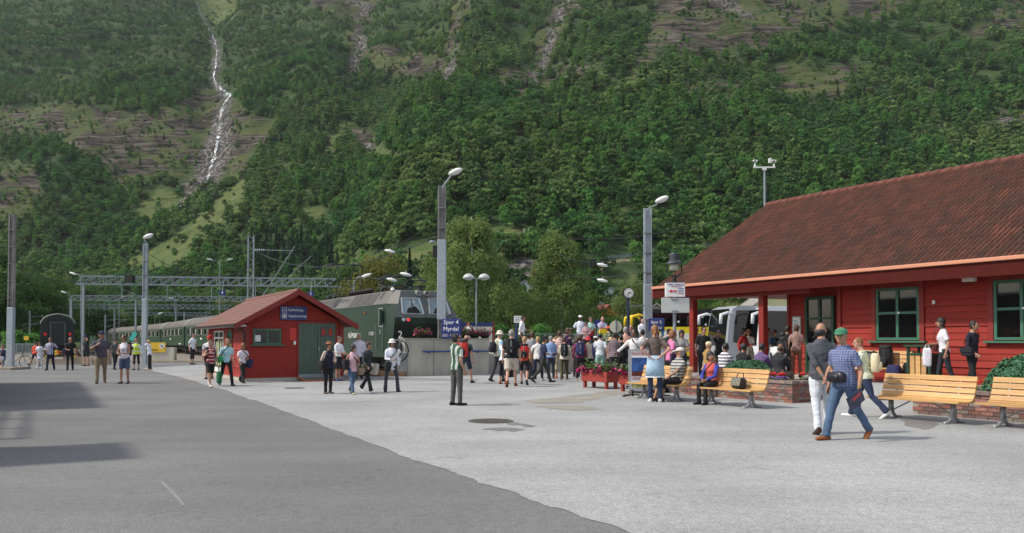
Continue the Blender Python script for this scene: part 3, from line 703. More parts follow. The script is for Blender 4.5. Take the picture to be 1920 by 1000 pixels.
def rails(fn, t0, t1, label, step=8, sl=True):
    tr = thing('railway_track', label, 'railway track', (0, 0, 0)); mb = MB(); ms = MB(); ts = np.arange(t0, t1 + .1, step)
    for a, b in zip(ts[:-1], ts[1:]):
        for off in (-.72, .72): mb.beam(fn(a, off) + Vector((0, 0, .12)), fn(b, off) + Vector((0, 0, .12)), .07, .14)
    t = t0
    while t < min(t1, t0 + 60) and sl:
        ms.beam(fn(t, -1.2) + Vector((0, 0, .04)), fn(t, 1.2) + Vector((0, 0, .04)), .24, .1); t += .65
    mb.build('rails', RAILM, tr)
    if ms.v: o = ms.build('sleepers', SLEEP, tr); o['kind'] = 'stuff'
TP = [TN(0, 15.05), TN(54.5, 15.05)] + [Vector(((x - 960) / FPX * Y + 1.45, Y + .6, 0)) for x, Y in ((346, 89), (301, 110), (257, 131), (218, 152), (185, 173), (165, 192))]
def track4(t, off):
    d = 0
    for a, b in zip(TP[:-1], TP[1:]):
        l = (b - a).length
        if d + l >= t or b is TP[-1]:
            u = (b - a).normalized(); return a + u * (t - d) + Vector((u.y, -u.x, 0)) * off
        d += l
rails(track4, 34.3, 190, 'rusty track under the locomotive and its coaches')
L0 = Vector((-37.6, 66, 0)); LU = Vector((-.485, .874, 0)).normalized(); L0 = W(75, 640, 78); L0 = Vector((L0.x, L0.y, 0)) + Vector((LU.y, -LU.x, 0)) * 1.45
rails(lambda t, off: L0 + LU * t + Vector((LU.y, -LU.x, 0)) * off, -4, 120, 'rusty track under the lone green carriage')
rails(lambda t, off: L0 + Vector((5.2, 0, 0)) + LU * t + Vector((LU.y, -LU.x, 0)) * off, 0, 120, 'empty rusty track right of the lone carriage')

mb = MB(); mb.b2((-660, -80, -1.2), (680, 1012, float(hz(np.linspace(-640, 650, 200)[:, None], np.linspace(700, 1005, 60)[None, :]).max()) + 25))
hzo = mb.build('haze', bpy.data.materials.new('haze')); hzo['kind'] = 'stuff'; hm = hzo.data.materials[0]; hm.use_nodes = True; hm.node_tree.nodes.clear()
pv = hm.node_tree.nodes.new('ShaderNodeVolumePrincipled'); pv.inputs['Density'].default_value = .00008; pv.inputs['Color'].default_value = (.88, .94, 1, 1); ho = hm.node_tree.nodes.new('ShaderNodeOutputMaterial'); hm.node_tree.links.new(pv.outputs[0], ho.inputs['Volume'])
# ------------------------------------------------------------------ station building
def clad(parent, mat, x0, x1, z0, z1, y, step=.18, face=-1, axis='x', name='siding_board', lap=.028, skip=()):
    """individual horizontal boards; face = -1 looks along -y (or -x when axis == 'y')"""
    z = z0; i = 0
    while z < z1 - .02:
        h = min(step, z1 - z); bl = []
        segs = [(x0, x1)]
        for (a, b, c, d) in skip:
            if z + h > c + .01 and z < d - .01:
                ns = []
                for s, e in segs:
                    if b <= s or a >= e: ns.append((s, e)); continue
                    if a > s: ns.append((s, a))
                    if b < e: ns.append((b, e))
                segs = ns
        for s, e in segs:
            if e - s < .03: continue
            out = lap * (1.7 if i % 3 == 0 else 1); mb = MB(); t = .012
            pr = [(y, z + .004), (y + face * out, z + .004), (y + face * out, z + .02), (y + face * t, z + h), (y, z + h)]
            if axis == 'x': mb.prism(pr, 'x', s, e)
            else:
                mb.add([(p[0], s, p[1]) for p in pr] + [(p[0], e, p[1]) for p in pr], [(4, 3, 2, 1, 0), (5, 6, 7, 8, 9)] + [(k, (k + 1) % 5, (k + 1) % 5 + 5, k + 5) for k in range(5)])
            mb.build(name, mat, parent)
        z += h; i += 1
ST = thing('station_building', 'long red wooden station building with brown tiled roof and green windows', 'building', TN(24.5, 20), RZ)
XE = 21.0
ZE, YR, ZR = 3.44, 5.92, 7.11
pit = math.atan2(ZR - ZE - .06, YR); cp, sp_ = math.cos(pit), math.sin(pit)
mb = MB(); mb.b2((5.3, 1.35, .0), (7.64, 1.5, 3.3)); mb.b2((7.64, .95, 0), (XE, 1.1, 3.35)); mb.b2((5.3, 1.5, 0), (5.4, 10.4, 3.35)); mb.b2((5.3, 10.3, 0), (XE, 10.4, 3.35)); mb.b2((XE - .1, 1.1, 0), (XE, 10.3, 3.35)); mb.b2((7.64, 1.1, .0), (7.72, 1.5, 3.35))
mb.build('wall', RED, ST)
clad(ST, RED, 5.3, 7.64, .42, 3.22, 1.35, skip=[(5.95, 7.12, 0, 2.95)])
WIN = [(8.85, 10.2, 1.55, 3.02), (12.25, 13.62, 1.55, 3.05), (15.6, 17.0, 1.55, 3.02)]
clad(ST, RED, 7.64, XE, .30, 3.22, .95, skip=[(a - .16, b + .16, c - .05, d + .3) for a, b, c, d in WIN])
mb = MB(); mb.b2((7.56, .86, .3), (7.66, 1.36, 3.22)); mb.build('corner_board', REDT, ST)
mb = MB(); mb.b2((5.22, 1.28, .3), (5.32, 1.52, 3.22)); mb.build('corner_board', REDT, ST)
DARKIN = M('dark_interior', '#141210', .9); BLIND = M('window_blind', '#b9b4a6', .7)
for i, (a, b, c, d) in enumerate(WIN):
    fr = MB(); y0, y1 = .90, .98; w = .075
    for lo, hi in (((a, y0, c), (a + w, y1, d)), ((b - w, y0, c), (b, y1, d)), ((a + w, y0, c), (b - w, y1, c + w)), ((a + w, y0, d - w), (b - w, y1, d)),
                   (((a + b) / 2 - .04, y0 + .004, c + w), ((a + b) / 2 + .04, y1, d - w))): fr.b2(lo, hi)
    zm = c + (d - c) * .52; fr.b2((a + w, y0 + .008, zm - .035), ((a + b) / 2 - .04, y1, zm + .035)); fr.b2(((a + b) / 2 + .04, y0 + .008, zm - .035), (b - w, y1, zm + .035))
    f = fr.build('window', GREEN, ST)
    for (p, q) in ((a + w, (a + b) / 2 - .04), ((a + b) / 2 + .04, b - w)):
        for (r_, s) in ((c + w, zm - .035), (zm + .035, d - w)):
            g = MB(); g.b2((p, .942, r_), (q, .946, s)); g.build('pane', GLASS, f)
    sl = MB(); sl.b2((a - .22, .80, c - .07), (b + .22, .96, c - .02)); sl.build('sill', GREEN, f)
    for p, q in ((a - .15, a - .01), (b + .01, b + .15)):
        t = MB(); t.b2((p, .885, c - .02), (q, .955, 3.22)); t.build('casing', REDT, ST)
    t = MB(); t.b2((a - .01, .885, d + .01), (b + .01, .955, 3.22)); t.build('casing', REDT, ST)
    k = MB(); k.b2(((a + b) / 2 + .02, .885, zm - .02), ((a + b) / 2 + .09, .9, zm + .03)); k.build('latch', WHITE, f)
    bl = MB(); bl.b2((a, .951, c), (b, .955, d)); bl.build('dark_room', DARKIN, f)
    if i == 1:
        bl = MB(); n = 26
        for k in range(n): z = c + .12 + k * (d - c - .2) / n; bl.box(((a + b) / 2, .949, z), (b - a - .16, .003, .022))
        o = bl.build('blind_slats', BLIND, f); o['kind'] = 'stuff'
    if i == 0:
        bl = MB(); bl.b2((a + w, .9475, zm + .04), (b - w, .9495, d - w - .02)); bl.build('reflection_blind', M('reflection_blind', '#b8bec0', .8, var=.2, vscale=2), f)  # pale sheet standing in for the reflection in the upper panes
# door with frame
dr = MB(); a, b = 5.98, 7.10
for lo, hi in (((a, 1.24, .42), (a + .09, 1.34, 2.92)), ((b - .09, 1.24, .42), (b, 1.34, 2.92)), ((a + .09, 1.24, 2.83), (b - .09, 1.34, 2.92)), ((a + .09, 1.26, 2.2), (b - .09, 1.34, 2.27)), ((a + .09, 1.26, .42), (b - .09, 1.34, .9)), (((a + b) / 2 - .05, 1.25, .9), ((a + b) / 2 + .05, 1.33, 2.83))): dr.b2(lo, hi)
DG = M('door_green', '#1d3f2c', .5, var=.1)
dob = dr.build('door', DG, ST)
for p, q in ((a + .09, (a + b) / 2 - .05), ((a + b) / 2 + .05, b - .09)):
    for r_, s in ((.9, 2.2), (2.27, 2.83)): g = MB(); g.b2((p, 1.29, r_), (q, 1.295, s)); g.build('pane', DGLASS, dob)
g = MB(); g.b2(((a + b) / 2 - .03, 1.19, 1.35), ((a + b) / 2 + .03, 1.24, 1.6)); g.build('handle', GREY, dob)
mb = MB(); mb.b2((5.35, -.2, .2), (7.6, 1.3, .44)); mb.build('door_step', CONC, ST)
# notice by the door
nt_ = thing('notice_board', 'white timetable notice on the red wall left of the station door', 'notice'); nt_.parent = None
nt_.location = TN(24.5 - 5.62, 20 + 1.27); nt_.rotation_euler = (0, 0, RZ)
mb = MB(); mb.b2((-.17, 0, 1.72), (.17, .03, 2.32)); mb.build('panel', M('notice_frame', '#9aa39c', .5), nt_)
mb = MB(); mb.b2((-.14, -.004, 1.76), (.14, -.001, 2.28)); mb.build('paper', M('paper', '#dcded8', .6), nt_)
mb = MB()
for k in range(9): mb.b2((-.11, -.007, 1.82 + k * .045), (.11 - (k % 3) * .03, -.005, 1.832 + k * .045))
mb.build('print', M('print_grey', '#666a6a', .7), nt_)
# posts, beams, fascia, gutter trim, soffit
for x in (1.67, 5.0):
    mb = MB(); mb.b2((x - .11, .32, .0), (x + .11, .54, 3.2)); mb.build('post', REDT, ST, bevel=.01)
mb = MB(); mb.b2((.2, .30, 3.0), (7.0, .56, 3.20)); mb.build('porch_beam', REDT, ST)
mb = MB(); mb.b2((0, -.06, 3.10), (XE, .0, 3.45)); mb.build('fascia', M('fascia_maroon', '#4a130c', .75, var=.08, spec=.2), ST)
PEACH = M('salmon_trim', '#c98a6c', .5, var=.05)
mb = MB(); mb.b2((-.03, -.13, 3.45), (XE, -.02, 3.55)); mb.build('gutter_trim', PEACH, ST, bevel=.015)
mb = MB(); mb.b2((0.1, 0, 3.205), (XE, .93, 3.235)); mb.b2((.1, .93, 3.24), (5.3, 11.6, 3.27)); mb.b2((5.3, .93, 3.24), (7.64, 1.4, 3.27)); mb.build('soffit', REDT, ST)
# barge board at the porch end, gable infill
mb = MB(); mb.prism([(-.06, 3.12), (-.06, 3.42), (YR, ZR - .06), (2 * YR + .06, 3.42), (2 * YR + .06, 3.12), (YR, ZR - .36)], 'x', -.05, .0); mb.build('barge_board', REDT, ST)
mb = MB(); mb.prism([(.2, 3.28), (2 * YR - .2, 3.28), (YR, ZR - .32)], 'x', .3, .36); mb.build('gable_wall', RED, ST)
mb = MB(); mb.prism([(.2, 3.28), (2 * YR - .2, 3.28), (YR, ZR - .32)], 'x', XE - .36, XE - .3); mb.build('gable_wall', RED, ST)
mb = MB()
for s in (1, -1):
    y0 = 0 if s == 1 else 2 * YR
    mb.add([(0, y0, ZE - .03), (XE, y0, ZE - .03), (XE, YR, ZR - .09), (0, YR, ZR - .09), (0, y0, ZE - .07), (XE, y0, ZE - .07), (XE, YR, ZR - .13), (0, YR, ZR - .13)],
           [(0, 1, 2, 3), (4, 7, 6, 5), (0, 4, 5, 1), (1, 5, 6, 2), (3, 2, 6, 7), (0, 3, 7, 4)])
rf = mb.build('roof', M('roof_underlay', '#2b1a16', .9), ST)
def tile_mat():
    m = bpy.data.materials.new('roof_tile_clay'); nt = m.node_tree if m.use_nodes else None; m.use_nodes = True; nt = m.node_tree; L = nt.links.new; b = nt.nodes['Principled BSDF']
    b.inputs['Roughness'].default_value = .85; b.inputs['Specular IOR Level'].default_value = .12
    tc = nt.nodes.new('ShaderNodeTexCoord'); tc.object = ST
    def noise(sc, st, det=4):
        mp = nt.nodes.new('ShaderNodeMapping'); mp.inputs['Scale'].default_value = st; L(tc.outputs['Object'], mp.inputs[0])
        n = nt.nodes.new('ShaderNodeTexNoise'); n.inputs['Scale'].default_value = sc; n.inputs['Detail'].default_value = det; L(mp.outputs[0], n.inputs[0]); return n.outputs['Fac']
    def ramp(f, st):
        r = nt.nodes.new('ShaderNodeValToRGB'); L(f, r.inputs[0]); e = r.color_ramp.elements
        while len(e) < len(st): e.new(.5)
        for k, (p, c) in enumerate(st): e[k].position = p; e[k].color = (*c, 1)
        return r.outputs[0]
    c1 = ramp(noise(1.6, (1.6, .5, .5), 3), [(.30, (.100, .046, .030)), (.52, (.160, .052, .030)), (.75, (.230, .062, .032))])
    c2 = ramp(noise(1.0, (14.0, 1.6, 1.6), 3), [(.40, (.45, .52, .58)), (.58, (1, 1, 1))])
    mu = nt.nodes.new('ShaderNodeMix'); mu.data_type = 'RGBA'; mu.blend_type = 'MULTIPLY'; mu.inputs['Factor'].default_value = .8; L(c1, mu.inputs['A']); L(c2, mu.inputs['B'])
    hs = nt.nodes.new('ShaderNodeHueSaturation'); L(mu.outputs['Result'], hs.inputs['Color'])
    at = nt.nodes.new('ShaderNodeAttribute'); at.attribute_name = 'tint'; mr = nt.nodes.new('ShaderNodeMapRange'); L(at.outputs['Fac'], mr.inputs[0]); mr.inputs[3].default_value = .85; mr.inputs[4].default_value = 1.30
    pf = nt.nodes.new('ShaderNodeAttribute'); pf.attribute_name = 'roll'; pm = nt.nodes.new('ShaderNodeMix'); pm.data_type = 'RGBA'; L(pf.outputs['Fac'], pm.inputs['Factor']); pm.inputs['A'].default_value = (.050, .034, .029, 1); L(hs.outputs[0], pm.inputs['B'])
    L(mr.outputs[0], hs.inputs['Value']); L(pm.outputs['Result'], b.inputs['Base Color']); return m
TILE = tile_mat()
def tile_geo(w=.30, l=.36, rolls=2, lift=.014, seg=6):
    V = []; F = []; n = rolls * seg * 1 + 1
    for k in range(n):
        a = w * k / (n - 1); h = .052 * (.5 - .5 * math.cos(2 * math.pi * rolls * a / w)) ** .8
        V += [(a, -.01, h + lift - .022), (a, -.01, h + lift), (a, l, h + .002)]
    for k in range(n - 1):
        i = 3 * k; F += [(i, i + 3, i + 4, i + 1), (i + 1, i + 4, i + 5, i + 2)]
    return np.array(V), F
def rollv(V): return [float(np.clip(.60 - .62 * math.cos(2 * math.pi * (v[0] + .02) / .15), 0, 1)) for v in V]  # red-brown rolls, darker pans: two-tone clay with valley occlusion painted in
TV, TF = tile_geo()
def tile_me(tint, V=TV, F=TF):
    me = bpy.data.meshes.new('roof_tile'); me.from_pydata([tuple(v) for v in V], [], F); me.materials.append(TILE)
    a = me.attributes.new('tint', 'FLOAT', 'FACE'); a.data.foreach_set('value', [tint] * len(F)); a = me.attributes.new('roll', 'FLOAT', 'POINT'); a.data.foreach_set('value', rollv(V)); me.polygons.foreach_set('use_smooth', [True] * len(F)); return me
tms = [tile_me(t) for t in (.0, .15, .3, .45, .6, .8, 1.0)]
ncol = int(XE / .30); nrow = 20; rl = math.hypot(YR, ZR - ZE - .06) / nrow
cells = [(r, c) for r in range(nrow) for c in range(ncol)]
def cell_key(rc):
    x = rc[1] * .30; y = rc[0] * rl * cp; p = ST.matrix_world
    w = TN(24.5 - x, 20 + y); px, py = project(w.x, w.y, ZE + rc[0] * rl * sp_)
    return (0 if px < 1915 else 1e3) + w.y + abs(rc[0] * .05)
order = sorted(cells, key=cell_key)
Bx = Matrix(((1, 0, 0), (0, cp, -sp_), (0, sp_, cp))).to_4x4()
near_c = set(order[:299])
SV = []; SF = []; ST_ = []
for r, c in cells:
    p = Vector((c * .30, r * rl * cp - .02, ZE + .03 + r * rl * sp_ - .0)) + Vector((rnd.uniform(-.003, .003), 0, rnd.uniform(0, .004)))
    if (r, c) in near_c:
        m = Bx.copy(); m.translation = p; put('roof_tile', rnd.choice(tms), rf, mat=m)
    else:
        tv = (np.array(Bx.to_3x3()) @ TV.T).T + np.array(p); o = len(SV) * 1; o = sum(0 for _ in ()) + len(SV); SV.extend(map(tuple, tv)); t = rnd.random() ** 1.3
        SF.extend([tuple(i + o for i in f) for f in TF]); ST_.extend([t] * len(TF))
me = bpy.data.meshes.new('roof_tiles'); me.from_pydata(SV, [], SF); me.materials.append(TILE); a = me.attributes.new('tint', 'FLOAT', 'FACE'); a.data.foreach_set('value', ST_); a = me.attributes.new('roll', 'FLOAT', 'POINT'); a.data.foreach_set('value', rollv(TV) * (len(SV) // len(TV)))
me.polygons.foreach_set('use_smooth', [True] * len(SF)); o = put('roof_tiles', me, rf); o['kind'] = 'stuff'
# the far slope, coarser
mb = MB(); n = int(XE / .15)
for k in range(n):
    x = k * .15; mb.add([(x, 2 * YR, ZE + .03), (x + .075, 2 * YR, ZE + .07), (x + .15, 2 * YR, ZE + .03), (x, YR, ZR - .03), (x + .075, YR, ZR + .01), (x + .15, YR, ZR - .03)], [(0, 1, 4, 3), (1, 2, 5, 4)])
mb.build('far_roof_slope', TILE, rf)
for k in range(int(XE / .4)):
    mb = MB(); x = k * .4; mb.tube([(x, YR, ZR - .02), (x + .44, YR, ZR + .015)], [.12, .13], 8); mb.build('ridge_tile', M('ridge_clay', '#6a3c31', .8, rand=.15, var=.1), rf, smooth=True)
# small fittings on the station front
mb = MB(); mb.b2((11.55, .70, 3.06), (11.85, .88, 3.2)); o = mb.build('eaves_lamp', WHITE, ST, bevel=.01)
mb = MB(); mb.b2((7.9, .30, 3.14), (8.95, .45, 3.2)); mb.build('strip_lamp', M('strip_lamp', '#8d9293', .4), ST)
mb = MB(); mb.b2((10.62, .86, 2.52), (10.68, .91, 2.62)); mb.build('sensor', WHITE, ST)
# weather mast at the roof end
wm = thing('weather_mast', 'slim grey mast with wind sensors rising behind the roof end of the station', 'weather mast', W(1436, 640, 36.5)); wm.location.z = 0
mb = MB(); zt = W(1436, 314, 36.5).z; mb.cyl((0, 0, 0), (0, 0, zt), .045); mb.build('pole', GREY, wm)
mb = MB(); mb.box((0, 0, zt), (.95, .07, .06)); mb.box((0, 0, zt - .08), (.16, .12, .1)); mb.build('cross_arm', WHITE, wm)
for s in (-1, 1):
    mb = MB(); mb.cyl((s * .42, 0, zt + .03), (s * .42, 0, zt + .16), .05, .03, 8); mb.beam((s * .42, 0, zt + .2), (s * .42 + .12, 0, zt + .3), .03)
    for q in range(3): mb.ell((s * .42 + .09 * math.cos(q * 2.1), .09 * math.sin(q * 2.1), zt + .3), (.035, .035, .035), 6)
    mb.build('wind_sensor', WHITE, wm)
mb = MB(); mb.box((.25, 0, zt + .3), (.12, .1, .2)); mb.build('sensor_box', WHITE, wm)

# ------------------------------------------------------------------ luggage kiosk
KI = thing('kiosk', 'small red wooden luggage kiosk with gabled roof and green double door', 'kiosk', TN(31.75, 6.59), RZ)
KL, KW, KE, KR = 8.1, 3.68, 2.12, 3.40
mb = MB(); mb.b2((-KL + .02, .03, .1), (-.03, KW - .03, KE + .12)); mb.prism([(.03, KE + .12), (KW - .03, KE + .12), (KW / 2, KR - .14)], 'x', -KL + .02, -.03); mb.build('wall', RED, KI)
mb = MB(); mb.b2((-KL - .02, -.02, 0), (.0 + .02, KW + .02, .13)); mb.build('foundation', CONC, KI)
# gable boards (front), clipped by the roof line
kz = .14; kopen = [(.22, 1.35, 1.34, 2.04), (1.92, 3.47, 0, 2.24)]
while kz < KR - .2:
    h = .115; half = KW / 2 if kz + h < KE else max(0, (KR - .1 - (kz + h)) / (KR - KE) * (KW / 2 + .25))
    half = min(half, KW / 2); lo, hi = KW / 2 - half, KW / 2 + half; segs = [(lo, hi)]
    for a, b, c, d in kopen:
        if kz + h > c and kz < d:
            ns = []
            for s, e in segs:
                if b <= s or a >= e: ns.append((s, e)); continue
                if a > s: ns.append((s, a))
                if b < e: ns.append((b, e))
            segs = ns
    for s, e in segs:
        if e - s > .04:
            mb = MB(); pr = [(-.03, kz), (-.002, kz), (-.002, kz + .012), (-.02, kz + h), (-.03, kz + h)]
            mb.add([(p[0], s, p[1]) for p in pr] + [(p[0], e, p[1]) for p in pr], [(4, 3, 2, 1, 0), (5, 6, 7, 8, 9)] + [(k, (k + 1) % 5, (k + 1) % 5 + 5, k + 5) for k in range(5)])
            mb.build('siding_board', RED, KI)
    kz += h
clad(KI, RED, -KL, -.0, .14, KE, .03, .115, lap=.03, skip=[(-6.5, -4.3, 0, 1.98), (-3.5, -2.4, 1.0, 2.0)])
mb = MB(); mb.b2((-.04, -.06, .13), (.05, .10, KE)); mb.build('corner_board', REDT, KI); mb = MB(); mb.b2((-.04, KW - .10, .13), (.05, KW + .06, KE)); mb.build('corner_board', REDT, KI)
KROOF = M('kiosk_roof', '#744f42', .65, var=.12, vscale=2, dirt=.2, dcol=(.10, .05, .04))
mb = MB(); kp = math.atan2(KR - KE, KW / 2 + .45)
for s in (-1, 1):
    ye = KW / 2 + s * (KW / 2 + .45)
    mb.add([(-KL - .45, ye, KE), (.5, ye, KE), (.5, KW / 2, KR), (-KL - .45, KW / 2, KR), (-KL - .45, ye, KE - .05), (.5, ye, KE - .05), (.5, KW / 2, KR - .05), (-KL - .45, KW / 2, KR - .05)],
           [(0, 1, 2, 3), (4, 7, 6, 5), (0, 4, 5, 1), (1, 5, 6, 2), (3, 2, 6, 7), (0, 3, 7, 4)])
kr = mb.build('roof', REDT, KI)
nr = 9; hl = math.hypot(KR - KE, KW / 2 + .45); rlk = hl / nr; ny_ = 34
for s in (-1, 1):
    for r in range(nr):
        mb = MB(); N_ = ny_
        for k in range(N_):
            for q, (u0, u1, z_) in enumerate(((0, .5, .0), (.5, .9, .02))):
                pass
            xa = -KL - .5 + (KL + 1.04) * k / N_; xb = xa + (KL + 1.04) / N_
            def P_(x, u, hgt):
                d = (r + u) * rlk; return (x, KW / 2 + s * (KW / 2 + .47 - d * math.cos(kp)) - s * 0, KE + d * math.sin(kp) + hgt)
            xm = (xa + xb) / 2
            mb.add([P_(xa, 0, .012), P_(xm, 0, .045), P_(xb, 0, .012), P_(xa, 0, .040), P_(xm, 0, .065), P_(xb, 0, .040), P_(xa, 1.08, .012), P_(xm, 1.08, .035), P_(xb, 1.08, .012)],
                   [(0, 1, 4, 3), (1, 2, 5, 4), (3, 4, 7, 6), (4, 5, 8, 7)])
        mb.build('tile_row', KROOF, kr)
mb = MB(); mb.tube([(-KL - .5, KW / 2, KR + .03), (.54, KW / 2, KR + .03)], .09, 8); mb.build('ridge_cap', KROOF, kr)
for s in (-1, 1):
    ye = KW / 2 + s * (KW / 2 + .49); mb = MB()
    mb.add([(x, y, z) for x in (.50, .55) for y, z in ((ye, KE - .17), (ye, KE + .04), (KW / 2, KR + .07), (KW / 2, KR - .14))], [(0, 1, 2, 3), (7, 6, 5, 4), (0, 4, 5, 1), (1, 5, 6, 2), (2, 6, 7, 3), (3, 7, 4, 0)])
    mb.build('barge_board', M('barge_red', '#7c2219', .6, var=.06), KI)
mb = MB(); mb.b2((-KL - .45, -.53, KE - .05), (.5, -.44, KE + .03)); mb.tube([(.35, -.49, KE - .03), (.35, -.30, KE - .16), (.2, -.09, KE - .26), (.2, -.09, .15)], .04, 8); mb.build('gutter', M('gutter_black', '#1e2022', .4), KI)
mb = MB()
for k in range(24): x = -KL + k * .36; mb.b2((x, -.40, KE - .06), (x + .16, -.05, KE - .01))
mb.build('rafter_ends', WHITE, KI)
fr = MB(); a, b, c, d = .27, 1.30, 1.40, 1.98
for lo, hi in (((0, a, c), (.03, a + .06, d)), ((0, b - .06, c), (.03, b, d)), ((0, a + .06, c), (.03, b - .06, c + .05)), ((0, a + .06, d - .06), (.03, b - .06, d)), ((0, (a + b) / 2 - .03, c + .05), (.028, (a + b) / 2 + .03, d - .06))): fr.b2(lo, hi)
f = fr.build('window', GREEN, KI); g = MB(); g.b2((.004, a + .06, c + .05), (.008, b - .06, d - .06)); g.build('pane', GLASS, f)
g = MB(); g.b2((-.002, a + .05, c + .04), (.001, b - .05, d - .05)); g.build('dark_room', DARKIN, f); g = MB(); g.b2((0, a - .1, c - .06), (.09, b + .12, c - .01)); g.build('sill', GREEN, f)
g = MB(); g.b2((.009, a + .07, c + .1), (.011, a + .27, c + .34)); g.build('sticker', MATS['paper'], f)
DGR = M('kiosk_door_green', '#4c5f50', .55, var=.07, stretch=(6, 6, .6), bump=.1)
for q, (a, b) in enumerate(((1.98, 2.69), (2.70, 3.41))):
    m_ = MB()
    for k in range(6): w = (b - a) / 6; m_.b2((0, a + k * w + .004, .25), (.035, a + (k + 1) * w - .004, 2.2))
    dd = m_.build('door', DGR, KI); g = MB(); g.b2((.02, a, .12), (.04, b, .25)); g.build('kick_plate', GREY, dd)
    if q == 1:
        for u in (0.12, .40):
            g = MB(); g.b2((.036, a + u, 1.7), (.042, a + u + .22, 2.08)); g.build('pane', DGLASS, dd)
            g = MB(); g.b2((.043, a + u + .04, 1.74), (.045, a + u + .18, 1.98)); g.build('poster', M('red_poster', '#a83226', .6), dd)
        g = MB(); g.b2((.036, a + .03, 1.15), (.05, a + .09, 1.3)); g.beam((.07, a + .05, 1.25), (.07, a + .16, 1.25), .02); g.build('handle', GREY, dd)
g = MB(); g.b2((-.01, 1.9, .13), (.04, 1.975, 2.28)); g.b2((-.01, 3.415, .13), (.04, 3.49, 2.28)); g.b2((-.01, 1.975, 2.21), (.04, 3.415, 2.28)); g.build('door_frame', REDT, KI)
g = MB(); g.add([(.04, 1.95, .12), (.04, 3.45, .12), (1.1, 3.45, .02), (1.1, 1.95, .02), (.04, 1.95, .02), (.04, 3.45, .02)], [(0, 1, 2, 3), (0, 4, 5, 1), (0, 3, 4), (1, 5, 2)])
g.build('door_ramp', M('ramp_steel', '#6e6a64', .7, var=.1), KI); g = MB(); g.beam((.06, 1.93, .14), (1.12, 1.93, .03), .05); g.beam((1.1, 1.93, .03), (1.1, 3.45, .03), .05); g.build('ramp_edge', M('ramp_orange', '#c0602c', .6), KI)
g = MB(); g.b2((.005, 1.62, 1.55), (.02, 1.88, 2.02)); g.build('notice', M('notice_red', '#c2342a', .6), KI); g = MB(); g.b2((.005, 1.78, 1.38), (.04, 1.86, 1.52)); g.build('switch_box', WHITE, KI)
sg = thing('kiosk_sign', 'blue sign with bicycle locker and luggage symbols on the kiosk gable', 'sign', TN(31.75, 6.59), RZ)
g = MB(); g.b2((.03, 1.25, 2.32), (.06, 2.27, 2.84)); g.build('panel', BLUE, sg)
text('Sykkelskap.', .135, WHITE, sg, (.064, 1.55, 2.70), 90, 90, 'LEFT'); text('Oppbevaring', .135, WHITE, sg, (.064, 1.55, 2.47), 90, 90, 'LEFT')
g = MB()
for z in (2.47, 2.70):
    for lo, hi in (((.061, 1.32, z - .09), (.063, 1.335, z + .09)), ((.061, 1.485, z - .09), (.063, 1.50, z + .09)), ((.061, 1.335, z - .09), (.063, 1.485, z - .078)), ((.061, 1.335, z + .078), (.063, 1.485, z + .09))): g.b2(lo, hi)
for y in (1.375, 1.445):
    for k in range(10):
        a0, a1 = k * .628, (k + 1) * .628; g.beam((.063, y + .026 * math.cos(a0), 2.685 + .026 * math.sin(a0)), (.063, y + .026 * math.cos(a1), 2.685 + .026 * math.sin(a1)), .006)
g.beam((.063, 1.375, 2.685), (.063, 1.40, 2.73), .007); g.beam((.063, 1.40, 2.73), (.063, 1.445, 2.685), .007); g.b2((.061, 1.365, 2.42), (.064, 1.455, 2.50)); g.b2((.061, 1.385, 2.50), (.064, 1.395, 2.53)); g.b2((.061, 1.425, 2.50), (.064, 1.435, 2.53)); g.b2((.061, 1.385, 2.524), (.064, 1.435, 2.534))
g.build('pictogram', WHITE, sg)
# glazed side door and window facing the square
g = MB(); wy = -.02
for lo, hi in (((-6.4, wy, .2), (-6.32, .03, 1.95)), ((-5.40, wy, .2), (-5.32, .03, 1.95)), ((-4.42, wy, .2), (-4.34, .03, 1.95)), ((-6.32, wy, 1.62), (-4.42, .03, 1.68)), ((-6.32, wy, 1.89), (-4.42, .03, 1.95)), ((-6.32, wy, .2), (-4.42, .03, .4))): g.b2(lo, hi)
f = g.build('side_door', WHITE, KI); g = MB(); g.b2((-6.4, .0, .3), (-4.36, .01, 1.95)); g.build('pane', DGLASS, f)
g = MB(); g.b2((-6.0, -.006, .5), (-5.6, -.002, 1.5)); g.b2((-5.1, -.006, .5), (-4.8, -.002, 1.5)); g.build('poster', M('side_poster', '#9aa86a', .6, var=.6, vscale=9), f)
g = MB(); g.b2((-3.45, -.03, 1.05), (-2.45, .03, 1.97)); f = g.build('side_window', M('casing_brown', '#7a3a26', .6), KI); g = MB(); g.b2((-3.38, -.036, 1.30), (-2.52, -.032, 1.9)); g.build('pane', DGLASS, f); g = MB(); g.b2((-3.3, -.05, 1.08), (-2.6, -.03, 1.27)); g.build('letter_box', WHITE, f)

# ------------------------------------------------------------------ trains
LG = M('train_green', '#233b2c', .45, var=.12, vscale=.9, dirt=.45, dscale=.8, dcol=(.03, .028, .022), coat=.12)
LGD = M('train_dark_green', '#14231b', .6, var=.1); LGR = M('train_grey', '#63615c', .6, .1, var=.1, dirt=.5)
LFG = M('cab_grey', '#4d5453', .4, var=.05, coat=.3); UND = M('underframe', '#1b1917', .8, var=.2); CHROME = M('window_rim', '#c4c6c4', .3, .6)
LO = thing('electric_locomotive', 'dark green electric locomotive with grey roof flanks behind the concrete wall', 'locomotive', TN(34.75, 13.6), RZ)
LO.scale = (1, 1.12, 1.03); LL = 16.0; prof = [(0, .75), (0, 3.12), (.42, 3.74), (2.48, 3.74), (2.9, 3.12), (2.9, .75)]
mb = MB(); mb.m = 0
def sec(x, k=1.0, zb=.75): return [(x, y, z if z > 1 else zb) for y, z in prof]
